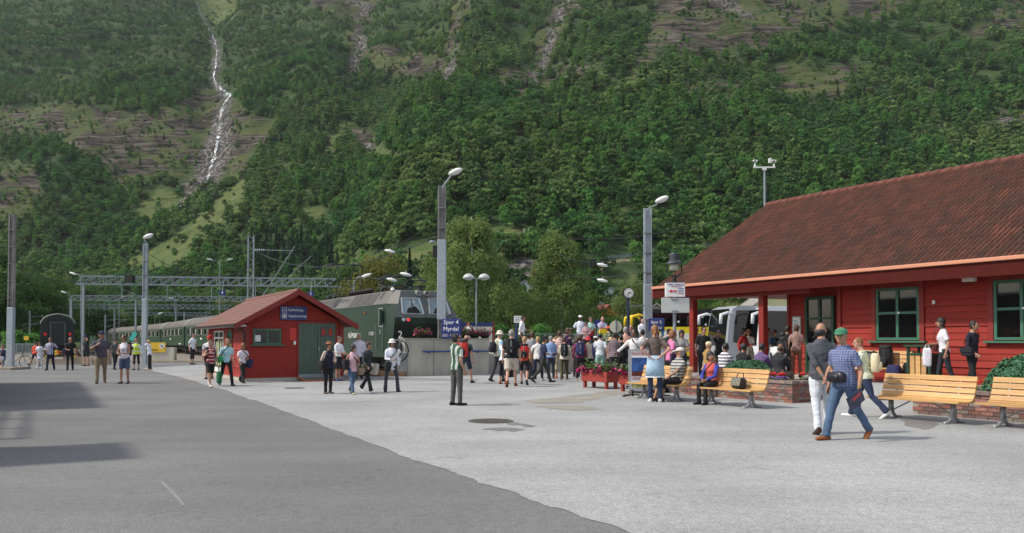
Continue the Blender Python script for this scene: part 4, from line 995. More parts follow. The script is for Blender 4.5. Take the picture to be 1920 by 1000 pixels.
S0, S1, S2, S3 = sec(-LL), sec(-.95), sec(-.62), sec(-.0)
# nose: lower front leans slightly in, windscreen slopes back
F0 = [(-.35, .06, .75), (0, .06, 2.50), (-.30, .30, 3.10), (-.62, .52, 3.70), (-.62, 2.38, 3.70), (-.30, 2.60, 3.10), (0, 2.84, 2.50), (-.35, 2.84, .75)]
V = S0 + S1 + F0; mb.add(V, [(0, 1, 7, 6), (5, 11, 10, 4), (0, 6, 11, 5), (5, 4, 3, 2, 1, 0)])
mb.add([S1[0], S1[1], F0[0], F0[1], F0[2]], [(0, 1, 4, 3, 2)]); mb.add([S1[5], S1[4], F0[7], F0[6], F0[5]], [(0, 2, 3, 4, 1)])
mb.add([F0[0], F0[1], F0[6], F0[7]], [(0, 1, 2, 3)])
mb.m = 1; mb.add(V, [(1, 2, 8, 7), (4, 10, 9, 3), (2, 3, 9, 8)]); mb.add([S1[1], S1[2], F0[3], F0[2]], [(0, 1, 2, 3)]); mb.add([S1[4], S1[3], F0[4], F0[5]], [(0, 3, 2, 1)]); mb.add([S1[2], S1[3], F0[4], F0[3]], [(0, 1, 2, 3)])
mb.m = 2; mb.add([F0[1], F0[2], F0[3], F0[4], F0[5], F0[6]], [(0, 1, 2, 3, 4, 5)])
mb.build('body', [LG, LGR, LFG], LO)
mb = MB(); mb.add([(-.345, .05, .74), (.004, .05, 2.2), (.004, 2.85, 2.2), (-.345, 2.85, .74)], [(0, 1, 2, 3)])
mb.build('front_panel', LGD, LO)
fn_ = Vector((.6 / .67, 0, .3 / .67)) * 1  # outward of the windscreen plane
def wpt(y, z, o=.012):  # point on windscreen plane (0,2.50)->(-.62,3.70)
    u = (z - 2.50) / 1.2; return Vector((-.62 * u, y, z)) + Vector((.89, 0, .46)) * o
for y0, y1 in ((.38, 1.33), (1.57, 2.52)):
    mb = MB(); q = [wpt(y0 + .03, 2.66), wpt(y1 - .0, 2.66), wpt(y1 - .08, 3.36), wpt(y0 + .10, 3.36)]
    for a, b in zip(q, q[1:] + q[:1]): mb.beam(a, b, .05, .05)
    f = mb.build('windscreen', CHROME, LO)
    mb = MB(); mb.add([wpt(y0 + .03, 2.66, .016), wpt(y1, 2.66, .016), wpt(y1 - .08, 3.36, .016), wpt(y0 + .10, 3.36, .016)], [(0, 1, 2, 3)]); mb.build('pane', M('cab_glass', '#75888f', .08, spec=.9), f)  # sky reflection put into the pale glass colour
    mb = MB(); mb.add([wpt(y0 + .2, 2.68, .02), wpt(y1 - .1, 2.68, .02), wpt(y1 - .3, 3.0, .02), wpt(y0 + .3, 2.9, .02)], [(0, 1, 2, 3)]); mb.build('cab_dash', DARKIN, f)
    mb = MB(); mb.beam(wpt(y1 - .25, 2.62, .05), wpt(y1 - .45, 3.15, .05), .02); mb.beam(wpt(y1 - .48, 2.95, .05), wpt(y1 - .42, 3.3, .05), .025); mb.build('wiper', BLACK, f)
RL = M('red_lamp', '#e01c1c', .2, emit=1.2)
for y, m_ in ((.42, LENS), (.62, RL), (2.28, LENS), (2.48, LENS)):
    mb = MB(); mb.cyl((-.02, y, 2.40), (.05, y, 2.40), .085, .075, 14); f = mb.build('headlight', CHROME, LO); mb = MB(); mb.cyl((.05, y, 2.40), (.058, y, 2.40), .062, .06, 14); mb.build('lens', m_, f)
for y in (1.25, 1.62):
    mb = MB(); mb.cyl((-.66, y, 3.60), (-.42, y, 3.60), .12, .12, 14); f = mb.build('headlight', CHROME, LO); mb = MB(); mb.cyl((-.42, y, 3.60), (-.41, y, 3.60), .095, .09, 14); mb.build('lens', M('lamp_dark_lens', '#6b6c66', .1, spec=.9), f)
mb = MB(); mb.cyl((-1.1, .35, 3.74), (-1.1, .35, 3.86), .1, .05, 10); mb.build('whistle', WHITE, LO)
# cab door with window and hand rails, side louvres in the grey flank, small ports
mb = MB(); mb.b2((-1.85, -.02, 1.0), (-1.2, .0, 3.0)); dd = mb.build('cab_door', LG, LO)
mb = MB()
for lo, hi in (((-1.78, -.035, 2.1), (-1.73, -.02, 2.95)), ((-1.28, -.035, 2.1), (-1.24, -.02, 2.95)), ((-1.73, -.035, 2.9), (-1.28, -.02, 2.95)), ((-1.73, -.035, 2.1), (-1.28, -.02, 2.15))): mb.b2(lo, hi)
mb.build('window_frame', CHROME, dd); mb = MB(); mb.b2((-1.73, -.03, 2.15), (-1.28, -.022, 2.9)); mb.build('pane', DGLASS, dd)
mb = MB(); mb.b2((-1.30, -.16, 2.25), (-1.18, -.02, 2.8)); mb.build('wing_mirror', LG, LO)
for x in (-2.0, -1.08): mb = MB(); mb.cyl((x, -.07, 1.1), (x, -.07, 2.2), .018); mb.build('hand_rail', GREY, LO)
def flank(x0, x1, v0, v1, mat, name):
    def p(x, v): return (x, .0 + .42 * v - .012, 3.12 + .62 * v + .008)
    mb = MB(); mb.add([p(x0, v0), p(x1, v0), p(x1, v1), p(x0, v1)], [(0, 1, 2, 3)]); mb.build(name, mat, LO)
LV = M('louvre_grey', '#4a4642', .6, .3, var=.1, stretch=(1, 1, 30), vscale=3)
for x0, x1 in ((-3.9, -2.75), (-5.15, -4.0), (-6.4, -5.25), (-10.6, -9.5), (-11.9, -10.8), (-13.2, -12.1)): flank(x0, x1, .08, .92, LV, 'louvre')
flank(-2.45, -2.1, .45, .95, LV, 'louvre'); flank(-9.3, -8.6, .1, .9, BLACK, 'louvre')
for x in (-7.0, -7.4, -7.8, -8.2): flank(x - .12, x, .5, .75, BLACK, 'port')
mb = MB()
for k in range(36): mb.b2((-LL + .4 + k * .42, -.02, 3.085), (-LL + .52 + k * .42, .0, 3.135))
o = mb.build('rivet_strip', LGR, LO)
mb = MB(); mb.b2((-3.75, -.04, 2.72), (-3.6, -.0, 2.82)); mb.build('marker_lamp', M('amber', '#a05018', .4), LO)
text('2', .24, WHITE, LO, (-1.6, -.03, 1.88), 90, 0); text('FLÅMSBANA', .34, WHITE, LO, (-4.35, -.008, 1.72), 90, 0, 'RIGHT'); text('17 2231', .22, WHITE, LO, (-3.2, -.008, 1.80), 90, 0, 'LEFT')
text('17', .2, WHITE, LO, (-.30, .55, 1.0), 78, 90)
# underframe, bogies, wheels
mb = MB(); mb.b2((-LL + .3, .25, .55), (-.9, 2.65, .75)); mb.b2((-9.6, .15, .32), (-6.4, 2.75, .55)); mb.build('underframe', UND, LO)
mb = MB(); mb.b2((-.5, .1, .35), (-.3, 2.8, .75)); mb.build('buffer_beam', UND, LO)
for y in (.55, 2.35): mb = MB(); mb.cyl((-.3, y, .95), (.15, y, .95), .1, .1, 10); mb.cyl((.15, y, .95), (.2, y, .95), .22, .22, 14); mb.build('buffer', UND, LO)
for bx in (-3.4, -12.6):
    mb = MB()
    for y in (.42, 2.48): mb.b2((bx - 1.9, y - .07, .42), (bx + 1.9, y + .07, .62)); [mb.b2((bx + u - .25, y - .12, .3), (bx + u + .25, y + .12, .66)) for u in (-1.35, 1.35)]; [mb.cyl((bx + u, y - .1 * (1 if y < 1 else -1), .45), (bx + u, y - .1 * (1 if y < 1 else -1), .85), .09, n=8) for u in (-.5, .5)]
    bg_ = mb.build('bogie', M('bogie_brown', '#2c2622', .8, var=.2), LO)
    for u in (-1.35, 1.35):
        for y in (.72, 2.18): mb = MB(); mb.cyl((bx + u, y - .06, .55), (bx + u, y + .06, .55), .52, .52, 20); mb.cyl((bx + u, y - .1, .55), (bx + u, y + .1, .55), .14, .14, 10); mb.build('wheel', M('wheel_steel', '#4c443d', .6, .4, var=.2), bg_)
# roof gear and pantographs
INS = M('insulator_brown', '#2e1f1a', .3)
mb = MB(); mb.b2((-9.5, .8, 3.74), (-5.4, 2.1, 3.80)); mb.build('roof_duct', UND, LO)
for k in range(9): mb = MB(); x = -9.2 + k * .42; mb.lathe([(.09, 0), (.13, .05), (.07, .08), (.13, .13), (.07, .16), (.12, .21), (.05, .26)], (x, .95, 3.78), 8); mb.build('insulator', INS, LO)
mb = MB(); mb.beam((-9.4, .95, 4.06), (-5.6, .95, 4.06), .04); mb.beam((-9.4, 2.0, 4.0), (-2, 2.0, 4.0), .035); mb.build('bus_bar', DSTEEL, LO)
def panto(x, up):
    mb = MB(); DK = DSTEEL
    for u in (-.95, .95):
        for y in (.75, 2.15): mb.lathe([(.08, 0), (.12, .05), (.06, .1), (.12, .15), (.05, .22)], (x + u * .6, y, 3.74), 8)
    for y in (.75, 2.15): mb.beam((x - 1.1, y, 4.0), (x + 1.1, y, 4.0), .06)
    for u in (-1.05, 1.05): mb.beam((x + u, .75, 4.0), (x + u, 2.15, 4.0), .06)
    zt = 5.75 if up else 4.5
    for s in (-1, 1):
        kn = x + s * (1.15 if up else 1.45); zk = 4.85 if up else 4.25
        for y in (.85, 2.05): mb.beam((x + s * .4, y, 4.02), (kn, y, zk), .045); mb.beam((kn, y, zk), (x + s * .12, .9 if y < 1 else 2.0, zt), .035)
        mb.beam((kn, .85, zk), (kn, 2.05, zk), .04); mb.beam((x + s * .4, .85, 4.02), (kn, 2.05, zk), .02)
        mb.tube([(x + s * .15, .45, zt - .18), (x + s * .15, .62, zt), (x + s * .15, 2.28, zt), (x + s * .15, 2.45, zt - .18)], .035, 6)
    mb.tube([(x - .5, .5, zt - .15), (x - .15, .75, zt + .04), (x + .15, .75, zt + .04), (x + .5, .5, zt - .15)], .02, 5)
    mb.build('pantograph', DK, LO)
panto(-3.1, False); panto(-11.8, True)

def coach(loc, rz, Lc, label, num=0, side=-1, name='railway_coach', group='green coaches of the train'):
    """loc = near end, left bottom corner; local -x runs away"""
    t = thing(name, label, 'railway coach', loc, rz, group); w = 2.9
    arc = [(0, 3.0)] + [(w / 2 - w / 2 * math.cos(a), 3.0 + .95 * math.sin(a)) for a in np.linspace(.25, math.pi - .25, 9)] + [(w, 3.0)]
    mb = MB(); mb.prism([(0, .95), (0, 3.0), (w, 3.0), (w, .95)], 'x', -Lc + .35, -.35); mb.build('body', M('coach_green', '#29432f', .4, var=.08, dirt=.15, coat=.2), t)
    mb = MB(); mb.prism(arc, 'x', -Lc + .3, -.3); mb.build('roof', M('coach_roof', '#5f5a53', .7, var=.12, dirt=.2), t, smooth=False)
    mb = MB(); [mb.tube([(-x_, y, z) for y, z in arc], .04, 6) for x_ in (.34, Lc - .34)]; mb.build('roof_rib', M('roof_rib', '#c9c7bf', .5), t)
    mb = MB(); mb.b2((-.35, .8, 1.0), (-.0, 2.1, 3.3)); mb.build('gangway', LGD, t)
    mb = MB(); mb.b2((-Lc + .3, .3, .55), (-.4, 2.6, .95)); mb.b2((-Lc * .62, .1, .35), (-Lc * .38, 2.8, .6)); mb.build('underframe', UND, t)
    nW = 11; pitch = (Lc - 3.4) / nW
    for k in range(nW):
        x = -1.9 - k * pitch; mb = MB(); mb.b2((x - pitch * .66, -.02, 2.02), (x, .0, 2.86)); f = mb.build('window', CHROME, t); mb = MB(); mb.b2((x - pitch * .66 + .06, -.028, 2.08), (x - .06, -.022, 2.80)); mb.build('pane', DGLASS, f)
        if k % 2: mb = MB(); mb.b2((x - pitch * .66 + .12, -.033, 2.1), (x - pitch * .4, -.029, 2.78)); mb.build('curtain', M('curtain_pale', '#b8b6ae', .8), f)
    mb = MB()
    for z in (1.2, 1.4, 1.6, 1.8, 2.95): mb.b2((-Lc + .5, -.015, z), (-.5, .0, z + .03))
    mb.build('side_ribs', M('coach_green_light', '#48684f', .5), t)
    mb = MB(); mb.b2((-Lc * .55, -.02, 1.62), (-Lc * .55 + .9, -.016, 1.78)); mb.b2((-Lc * .2, -.02, 1.1), (-Lc * .2 + 2.0, -.016, 1.2)); mb.build('lettering_plate', WHITE, t)
    for bx in (-2.9, -Lc + 2.9):
        mb = MB()
        for y in (.42, 2.48): mb.b2((bx - 1.6, y - .06, .4), (bx + 1.6, y + .06, .6))
        b_ = mb.build('bogie', MATS['bogie_brown'], t)
        for u in (-1.15, 1.15):
            for y in (.72, 2.18): mb = MB(); mb.cyl((bx + u, y - .05, .48), (bx + u, y + .05, .48), .45, .45, 14); mb.build('wheel', MATS['wheel_steel'], b_)
    return t
CJ = [TN(34.75 + 16.6, 13.6), None] + [Vector(((x - 960) / FPX * Y, Y, 0)) for x, Y in ((346, 89), (301, 110), (257, 131), (218, 152), (185, 173))]
CJ[1] = CJ[0].lerp(CJ[2], .5)
names_ = ['first green coach coupled behind the locomotive, mostly hidden by the kiosk', 'second green coach, its windows showing left of the kiosk wall', 'third green coach, behind the man in the white shirt on the kerb', 'fourth green coach, crossed by the second mast', 'fifth green coach from the locomotive', 'farthest green coach of the train beside the rear locomotive']
for i, (a, b) in enumerate(zip(CJ[:-1], CJ[1:])):
    d = a - b; coach(a, math.atan2(d.y, d.x), d.length - .1, names_[i])
d = (CJ[-2] - CJ[-1]).normalized(); p = CJ[-1]
t = thing('electric_locomotive', 'distant green locomotive pushing at the far end of the train', 'locomotive', p, math.atan2(d.y, d.x))
mb = MB(); mb.prism([(0, .75), (0, 3.1), (.4, 3.7), (2.5, 3.7), (2.9, 3.1), (2.9, .75)], 'x', -15, -.3); mb.build('body', LG, t); mb = MB(); mb.b2((-12, .6, 3.7), (-3, 2.2, 4.0)); mb.beam((-5, 1, 4), (-3.5, 1, 4.5), .08); mb.beam((-3.5, 1, 4.5), (-5, 1, 4.9), .08); mb.build('roof_gear', UND, t); mb = MB(); mb.b2((-14, .3, .2), (-1, 2.6, .75)); mb.build('underframe', UND, t)
# lone carriage seen end-on
p = W(75, 640, 78); p.z = .1; LC_ = coach(p, math.atan2(-LU.y, -LU.x), 23, 'lone green carriage standing end-on with two red tail lamps', name='railway_carriage', group=None)
mb = MB(); [mb.b2(*q) for q in (((.0, .8, 1.0), (.07, .9, 3.2)), ((.0, 2.0, 1.0), (.07, 2.1, 3.2)), ((.0, .9, 3.1), (.07, 2.0, 3.2)))]; f = mb.build('end_door', M('door_frame_grey', '#4a5550', .5), LC_); mb = MB(); mb.b2((.0, .9, 1.05), (.02, 2.0, 3.1)); mb.build('pane', M('deep_door', '#0a0a0a', .3), f); mb = MB(); mb.b2((-.3, .7, 3.3), (.2, 2.2, 3.38)); mb.build('gangway_hood', BLACK, LC_)
mb = MB(); mb.prism([(0.02, 1), (.02, 3.0), (.5, 3.6), (1.45, 3.93), (2.4, 3.6), (2.88, 3.0), (2.88, 1)], 'x', -.35, -.28); mb.build('end_wall', LGD, LC_)
for y in (.42, 2.48): mb = MB(); mb.cyl((-.28, y, 2.02), (-.16, y, 2.02), .14, .13, 12); mb.build('tail_lamp', M('tail_red', '#b81512', .4, emit=.25), LC_)
for y in (.5, 2.4): mb = MB(); mb.cyl((-.3, y, 1.05), (.3, y, 1.05), .09, n=8); mb.cyl((.3, y, 1.05), (.36, y, 1.05), .22, n=12); mb.build('buffer', UND, LC_)
# buffer stop with crossed yellow bars
bs = thing('buffer_stop', 'track end buffer stop with crossed yellow and red bars before the lone carriage', 'buffer stop', G(118, 684)); Y_ = bs.location.y
mb = MB(); mb.beam((-2.0, 0, .18), (2.0, 0, .18), .5, .36); mb.build('concrete_block', KERB, bs)
YEL = M('warning_yellow', '#d9b32a', .5)
for s in (-1, 1): mb = MB(); mb.beam((-.95 * s, -.3, 1.05), (.95 * s, -.3, .5), .06, .14); mb.build('crossed_bar', YEL, bs)
mb = MB()
for k in (-.7, -.2, .3): mb.beam((k, -.34, .975 - .29 * (k + .7)), (k + .2, -.34, .917 - .29 * (k + .7)), .03, .15)
mb.build('red_band', M('warning_red', '#b52a1e', .5), bs)
mb = MB()
for x in (-1.1, 1.1): mb.beam((x, 0, .36), (x * .7, 0, 1.05), .1); mb.beam((x, .5, .2), (x * .7, 0, 1.0), .08)
mb.build('frame', RAILM, bs)
bs2 = thing('buffer_stop', 'low concrete buffer block right of the black-clad man', 'buffer stop', G(168, 684)); mb = MB(); mb.b2((-1.6, -.2, 0), (.6, .3, .5)); mb.b2((.7, .0, 0), (1.2, .4, .75)); mb.build('concrete_block', KERB, bs2)
nb = thing('notice_block', 'concrete block with a yellow warning notice beside the kerb', 'warning notice', G(302, 676)); mb = MB(); mb.b2((-1.0, 0, 0), (1.0, .5, 1.0)); mb.build('concrete_block', CONC, nb)
mb = MB(); mb.b2((-.95, -.05, .62), (.35, -.02, 1.38)); mb.build('yellow_panel', YEL, nb); mb = MB(); mb.cyl((.08, -.052, 1.1), (.08, -.06, 1.1), .2, n=16); mb.build('white_disc', WHITE, nb)
mb = MB(); mb.beam((.02, -.07, 1.0), (.1, -.07, 1.2), .03); mb.beam((-.04, -.07, 1.2), (.2, -.07, 1.0), .03); mb.build('pictogram', BLACK, nb)
mb = MB(); mb.b2((-.85, -.056, .72), (-.2, -.051, .76)); mb.b2((-.85, -.056, .82), (-.3, -.051, .86)); mb.build('print', BLACK, nb)

# ------------------------------------------------------------------ end wall of the track, raised platform, fence
ew = thing('end_wall', 'pale concrete retaining wall with a blue hand rail closing the track', 'concrete wall', TN(33.2, 13.5), RZ)
mb = MB(); mb.b2((-.6, 0, 0), (0, 4.1, 1.6)); mb.b2((-6, 3.7, 0), (-.6, 4.1, 1.6)); mb.build('wall', CONC, ew, bevel=.015); mb = MB(); mb.b2((-.63, -.03, 1.6), (.03, 4.13, 1.64)); mb.build('coping', M('coping', '#a39e92', .85, var=.1), ew)
mb = MB(); mb.cyl((.12, .8, 1.06), (.12, 4.3, 1.06), .035)
for y in (1.1, 2.2, 3.5): mb.beam((.0, y, 1.0), (.12, y, 1.03), .05)
mb.build('hand_rail', M('rail_blue', '#2d4a8c', .4), ew)
mb = MB()
for y in (1.37, 2.73): mb.b2((.0, y - .012, .02), (.004, y + .012, 1.58))
mb.build('shutter_joint', M('joint_dark', '#5c5850', .9), ew)
slab = MB(); q = [(33.6, 17.7), (33.6, 25.8), (75, 25.8), (75, 17.7)]
slab.prism([tuple(TN(t, n))[:2] for t, n in q], 'z', 0, .9); struct('platform', slab, M('platform_paving', '#a3a19b', .9, var=.1, vscale=.8, bump=.2))
# sleeper beam and reel stand right of the kiosk
mb = MB(); a, b = G(668, 706), G(762, 706.5); mb.beam(a + Vector((0, 0, .1)), b + Vector((0, 0, .1)), .3, .24); o = mb.build('timber_beam', M('timber_beam', '#6d5442', .8, var=.2), None); tag(o, 'brown timber beam lying at the track end beside the concrete wall', 'beam')
mr_ = thing('mirror_stand', 'grey cabinet with round mirror and black hoops under the numeral two', 'mirror stand', G(748, 706.5)); mb = MB(); mb.b2((-.34, 0, 0), (.34, .3, 1.0)); mb.build('cabinet', M('cabinet_grey', '#8f9690', .5, var=.05), mr_)
for (cx, cz, r, m_) in ((-.12, 1.16, .40, GREY), (.06, 1.1, .42, BLACK), (.24, 1.28, .30, GREY)):
    mb = MB(); pts = [(cx + r * .8 * math.cos(a), -.05 + cx * .2, cz + r * math.sin(a)) for a in np.linspace(0, 2 * math.pi, 25)]; mb.tube(pts, .026, 6, cap=False); mb.build('hoop', m_, mr_)
mb = MB(); mb.cyl((-.12, .0, 1.16), (-.12, .03, 1.16), .33, n=20); mb.build('mirror_glass', DGLASS, mr_); mb = MB(); mb.ell((-.05, -.02, 1.05), (.14, .05, .12), 10); mb.ell((0, -.04, .72), (.11, .05, .12), 10); mb.build('dial', WHITE, mr_)
text('2', .42, WHITE, mr_, (.05, 0, 1.78), 90, 0)
# flower troughs on the wall
def flowers(mb_leaf, mb_fl, cx, cy, cz, sx, sy, sz, n, nf, rr, ls=.05, fs=.045):
    for i in range(n):
        p = Vector((rr.uniform(-1, 1) * sx, rr.uniform(-1, 1) * sy, abs(rr.gauss(0, .45)) * sz)); q = Matrix.Rotation(rr.uniform(0, 6.3), 3, 'Z') @ Matrix.Rotation(rr.uniform(-1, 1), 3, 'X')
        s = ls * rr.uniform(.7, 1.3); c = Vector((cx, cy, cz)) + p
        mb_leaf.add([c + q @ Vector(v) for v in ((-s, 0, 0), (0, -s * .5, .2 * s), (s, 0, 0), (0, s * .5, .2 * s))], [(0, 1, 2, 3)])
    for i in range(nf):
        a = rr.uniform(0, 6.28); c = Vector((cx + rr.uniform(-1, 1) * sx * 1.05, cy + rr.uniform(-1, 1) * sy * 1.1, cz + abs(rr.gauss(.15, .4)) * sz)); nrm = Vector((rr.uniform(-1, .3), rr.uniform(-1, .2), rr.uniform(.3, 1))).normalized()
        q = nrm.to_track_quat('Z', 'Y').to_matrix(); s = fs * rr.uniform(.8, 1.2); k = 5
        mb_fl.add([c + q @ Vector((0, 0, 0))] + [c + q @ Vector((math.cos(j * 6.283 / k + a) * s, math.sin(j * 6.283 / k + a) * s, s * .35)) for j in range(k)], [(0, 1 + j, 1 + (j + 1) % k) for j in range(k)])
LEAFG = M('petunia_leaves', '#4a6b2c', .7, var=.35, vscale=30); MAG = M('petunia_magenta', '#b3226c', .6, var=.3, vscale=25); REDF = M('geranium_red', '#c41212', .6, var=.2, vscale=20)
for px, wd, lb in ((792, .62, 'black bowl of magenta petunias at the near corner of the concrete wall'), (868, .5, 'magenta petunia pot on the wall just right of the platform four sign'), (890, .5, 'second magenta petunia pot on the wall from its far end'), (909, .5, 'last magenta petunia pot at the far end of the concrete wall')):
    r_ = (px - 960) / FPX; s = (TN(33.5, 13.5).x - r_ * TN(33.5, 13.5).y) / (r_ * AY.y - AY.x); base = TN(33.5, 13.5 + s, 1.64)
    t = thing('flower_pot', lb, 'flower pot', base, RZ, 'petunia pots on the concrete wall'); mb = MB(); mb.lathe([(.13, 0), (.24, .12), (.25, .14), (.22, .14)], n=14, sy=wd / .45); mb.build('pot', BLACK, t)
    l, f = MB(), MB(); flowers(l, f, 0, 0, .14, .24, wd * .6, .28, 420, 90, random.Random(px), .045, .05); o = l.build('leaves', LEAFG, t); o['kind'] = 'stuff'; o = f.build('blossoms', MAG, t); o['kind'] = 'stuff'
def fence(p0, p1, h, label, zb=0, posts=6, bars=0, mat=GREY, name='mesh_fence'):
    t = thing(name, label, 'fence', (p0.x, p0.y, zb)); d = Vector((p1.x - p0.x, p1.y - p0.y, 0)); mb = MB()
    for k in range(posts + 1): mb = MB(); q = d * k / posts; mb.cyl(q, q + Vector((0, 0, h)), .035, n=6); mb.build('post', mat, t)
    mb = MB(); mb.beam(Vector((0, 0, h - .03)), d + Vector((0, 0, h - .03)), .04); mb.beam(Vector((0, 0, .15)), d + Vector((0, 0, .15)), .03); mb.build('rail', mat, t)
    mb = MB()
    if bars:
        for k in range(bars): q = d * (k + .5) / bars; mb.beam(q + Vector((0, 0, .1)), q + Vector((0, 0, h)), .03, .02)
    else:
        n = int(d.length / .22); m_ = int(h / .18)
        for k in range(n): mb.beam(d * k / n + Vector((0, 0, .1)), d * k / n + Vector((0, 0, h)), .008)
        for k in range(m_): mb.beam(Vector((0, 0, .15 + k * .18)), d + Vector((0, 0, .15 + k * .18)), .008)
    o = mb.build('bars' if bars else 'wire_mesh', mat, t); o['kind'] = 'stuff'; return t
fence(W(905, 627, 56), W(1190, 627, 58), 1.15, 'grey wire mesh fence behind the crowd in front of the birches', .85, 10)
fence(W(20, 640, 86), W(66, 640, 84), 1.2, 'low picket fence far left beyond the bicycle', 0, 4, 40, name='picket_fence')
ws = thing('warning_sign', 'small yellow sign on the far left fence', 'sign', W(49, 636, 83)); ws.location.z = 0; mb = MB(); mb.b2((-.22, 0, 1.55), (.25, .03, 1.95)); mb.build('panel', YEL, ws); mb = MB(); mb.cyl((0, .03, 0), (0, .03, 1.6), .03, n=6); mb.build('post', GREY, ws)
# people-high information board at the platform
ib = thing('information_board', 'map board with blue header and red posts at the platform end', 'information board', W(900, 640, 45)); ib.location.z = .9
for x in (-.7, .75): mb = MB(); mb.cyl((x, 0, 0), (x, 0, 1.62), .05, n=8); mb.build('post', M('post_maroon', '#7a1e22', .5), ib)
mb = MB(); mb.b2((-.6, -.03, .3), (.65, .03, 1.38)); mb.build('map_panel', M('map_panel', '#c9c0b8', .5, var=.35, vscale=6), ib); mb = MB(); mb.b2((-.64, -.04, 1.40), (.69, .04, 1.6)); mb.build('header', BLUE, ib)
mb = MB(); mb.b2((-1.9, -.04, 1.40), (-.76, .04, 1.6)); mb.b2((-1.85, -.03, .3), (-.8, .03, 1.38)); mb.build('second_panel', BLUE, ib)
# ------------------------------------------------------------------ masts, lamps, portals
OLDST = M('weathered_mast', '#85827e', .7, .1, var=.25, vscale=2, dirt=.4, dcol=(.09, .08, .075)); ZINC = M('zinc_grey', '#a3abb0', .45, .25, var=.08, dirt=.15, dscale=.6)
def mast(px, Y, topy, wrap, width, label, lamp=None, zb=0, box=False, um=None):
    p = W(px, 640, Y); t = thing('steel_mast', label, 'mast', (p.x, p.y, zb)); h = W(px, topy, Y).z - zb; w = width
    mb = MB()
    for s in (-1, 1): mb.b2((s * w / 2 - .03 * (s > 0) - 0, -w * .4, 0) if s > 0 else (-w / 2, -w * .4, 0), (w / 2, w * .4, h) if s > 0 else (-w / 2 + .07 * w / .35, w * .4, h))
    mb.b2((-w / 2 + .02, -.02, 0), (w / 2 - .02, .02, h)); mb.build('channel', um or OLDST, t)
    z0, z1 = (W(px, wrap[1], Y).z - zb, W(px, wrap[0], Y).z - zb); z0 = max(z0, .05); mb = MB(); mb.b2((-w / 2 - .02, -w * .45, z0), (w / 2 + .02, w * .45, z1)); mb.build('sleeve', ZINC, t, bevel=.02)
    mb = MB(); z = z1 + .5
    while z < h - .3: mb.b2((-w / 2 - .015, -w * .43, z), (w / 2 + .015, w * .43, z + .05)); z += .9
    mb.build('lacing', OLDST, t)
    mb = MB(); mb.b2((-w * .9, -w * .8, 0), (w * .9, w * .8, .06)); mb.build('base_plate', ZINC, t)
    if lamp:
        q = W(lamp[0], lamp[1], Y) - t.location - Vector((0, 0, 0)); mb = MB(); mb.tube([(0, 0, h - .5), (.05, 0, h), (q.x - .15, 0, q.z - .25), (q.x - .05, 0, q.z - .05)], .035, 8); mb.build('lamp_arm', GREY, t)
        sgn = 1 if q.x >= 0 else -1
        mb = MB(); mm = Matrix.Rotation(R(-22 * sgn), 3, 'Y'); mb.ell((q.x + .1 * sgn, 0, q.z), (.34, .17, .13), 12, mm); f = mb.build('lamp_head', WHITE, t, smooth=True); mb = MB(); mb.ell((q.x + .14 * sgn, 0, q.z - .07), (.22, .13, .07), 10, mm); mb.build('lamp_glass', LENS, f)
    if box: mb = MB(); mb.b2((-w / 2 - .22, -.15, h * .62), (-w / 2 - .02, .15, h * .62 + .5)); mb.build('junction_box', BLACK, t); mb = MB(); mb.ell((-w / 2 - .25, -.1, h * .62 + .68), (.16, .1, .08), 8); mb.build('floodlight', GREY, t)
    return t
m1 = mast(20, 44, 407, (582, 692), .29, 'tall two tone steel mast standing on a kerb slab at the far left edge')
mb = MB(); mb.b2((-3.4, -1.2, 0), (.75, .6, .14)); o = mb.build('mast_plinth', KERB); o.location = (m1.location.x, m1.location.y, 0); tag(o, 'low kerb slab under the far left steel mast', 'plinth'); m1.location.z = .14
mast(271, 52, 457, (560, 690), .27, 'grey steel mast with a lamp in front of the green coaches', (275, 443), um=ZINC)
mast(828, 37.2, 349, (450, 600), .35, 'tallest steel mast with curved street lamp rising behind the platform four sign', (850, 322), zb=0, box=True)
mast(1215, 38, 391, (533, 600), .34, 'steel mast with street lamp between the station clock and the station roof', (1237, 374), um=ZINC)
LT = thing('lattice_mast', 'slender lattice mast with overhead line brackets left of the kiosk ridge', 'mast', W(469, 640, 66)); LT.location.z = 0; h = W(469, 443, 66).z; mb = MB()
for s in (-1, 1): mb.b2((s * .22 - .05, -.05, 0), (s * .22 + .05, .05, h))
mb.build('upright', GREY, LT); mb = MB(); z = 1.0
while z < h - .5: mb.beam((-.2, 0, z), (.2, 0, z + .45), .035); mb.beam((.2, 0, z + .45), (-.2, 0, z + .9), .035); z += .9
mb.build('lacing', GREY, LT)
mb = MB(); mb.beam((.2, 0, h - 1.1), (3.4, 0, h - 1.15), .05); mb.beam((.2, 0, 3.9), (3.5, 0, h - .8), .05); mb.beam((.3, 0, 4.1), (4.8, 0, h - 1.6), .04); mb.build('bracket', GREY, LT)
mb = MB()
for k in range(5): mb.ell((.35 + k * .17, 0, h - 1.1), (.05, .09, .09), 6); mb.ell((.45 + k * .16, 0, 4.35 + k * .1), (.05, .08, .08), 6)
mb.build('insulator', M('insulator_glass', '#b9c4c4', .2), LT)
PG = 'steel track portals'
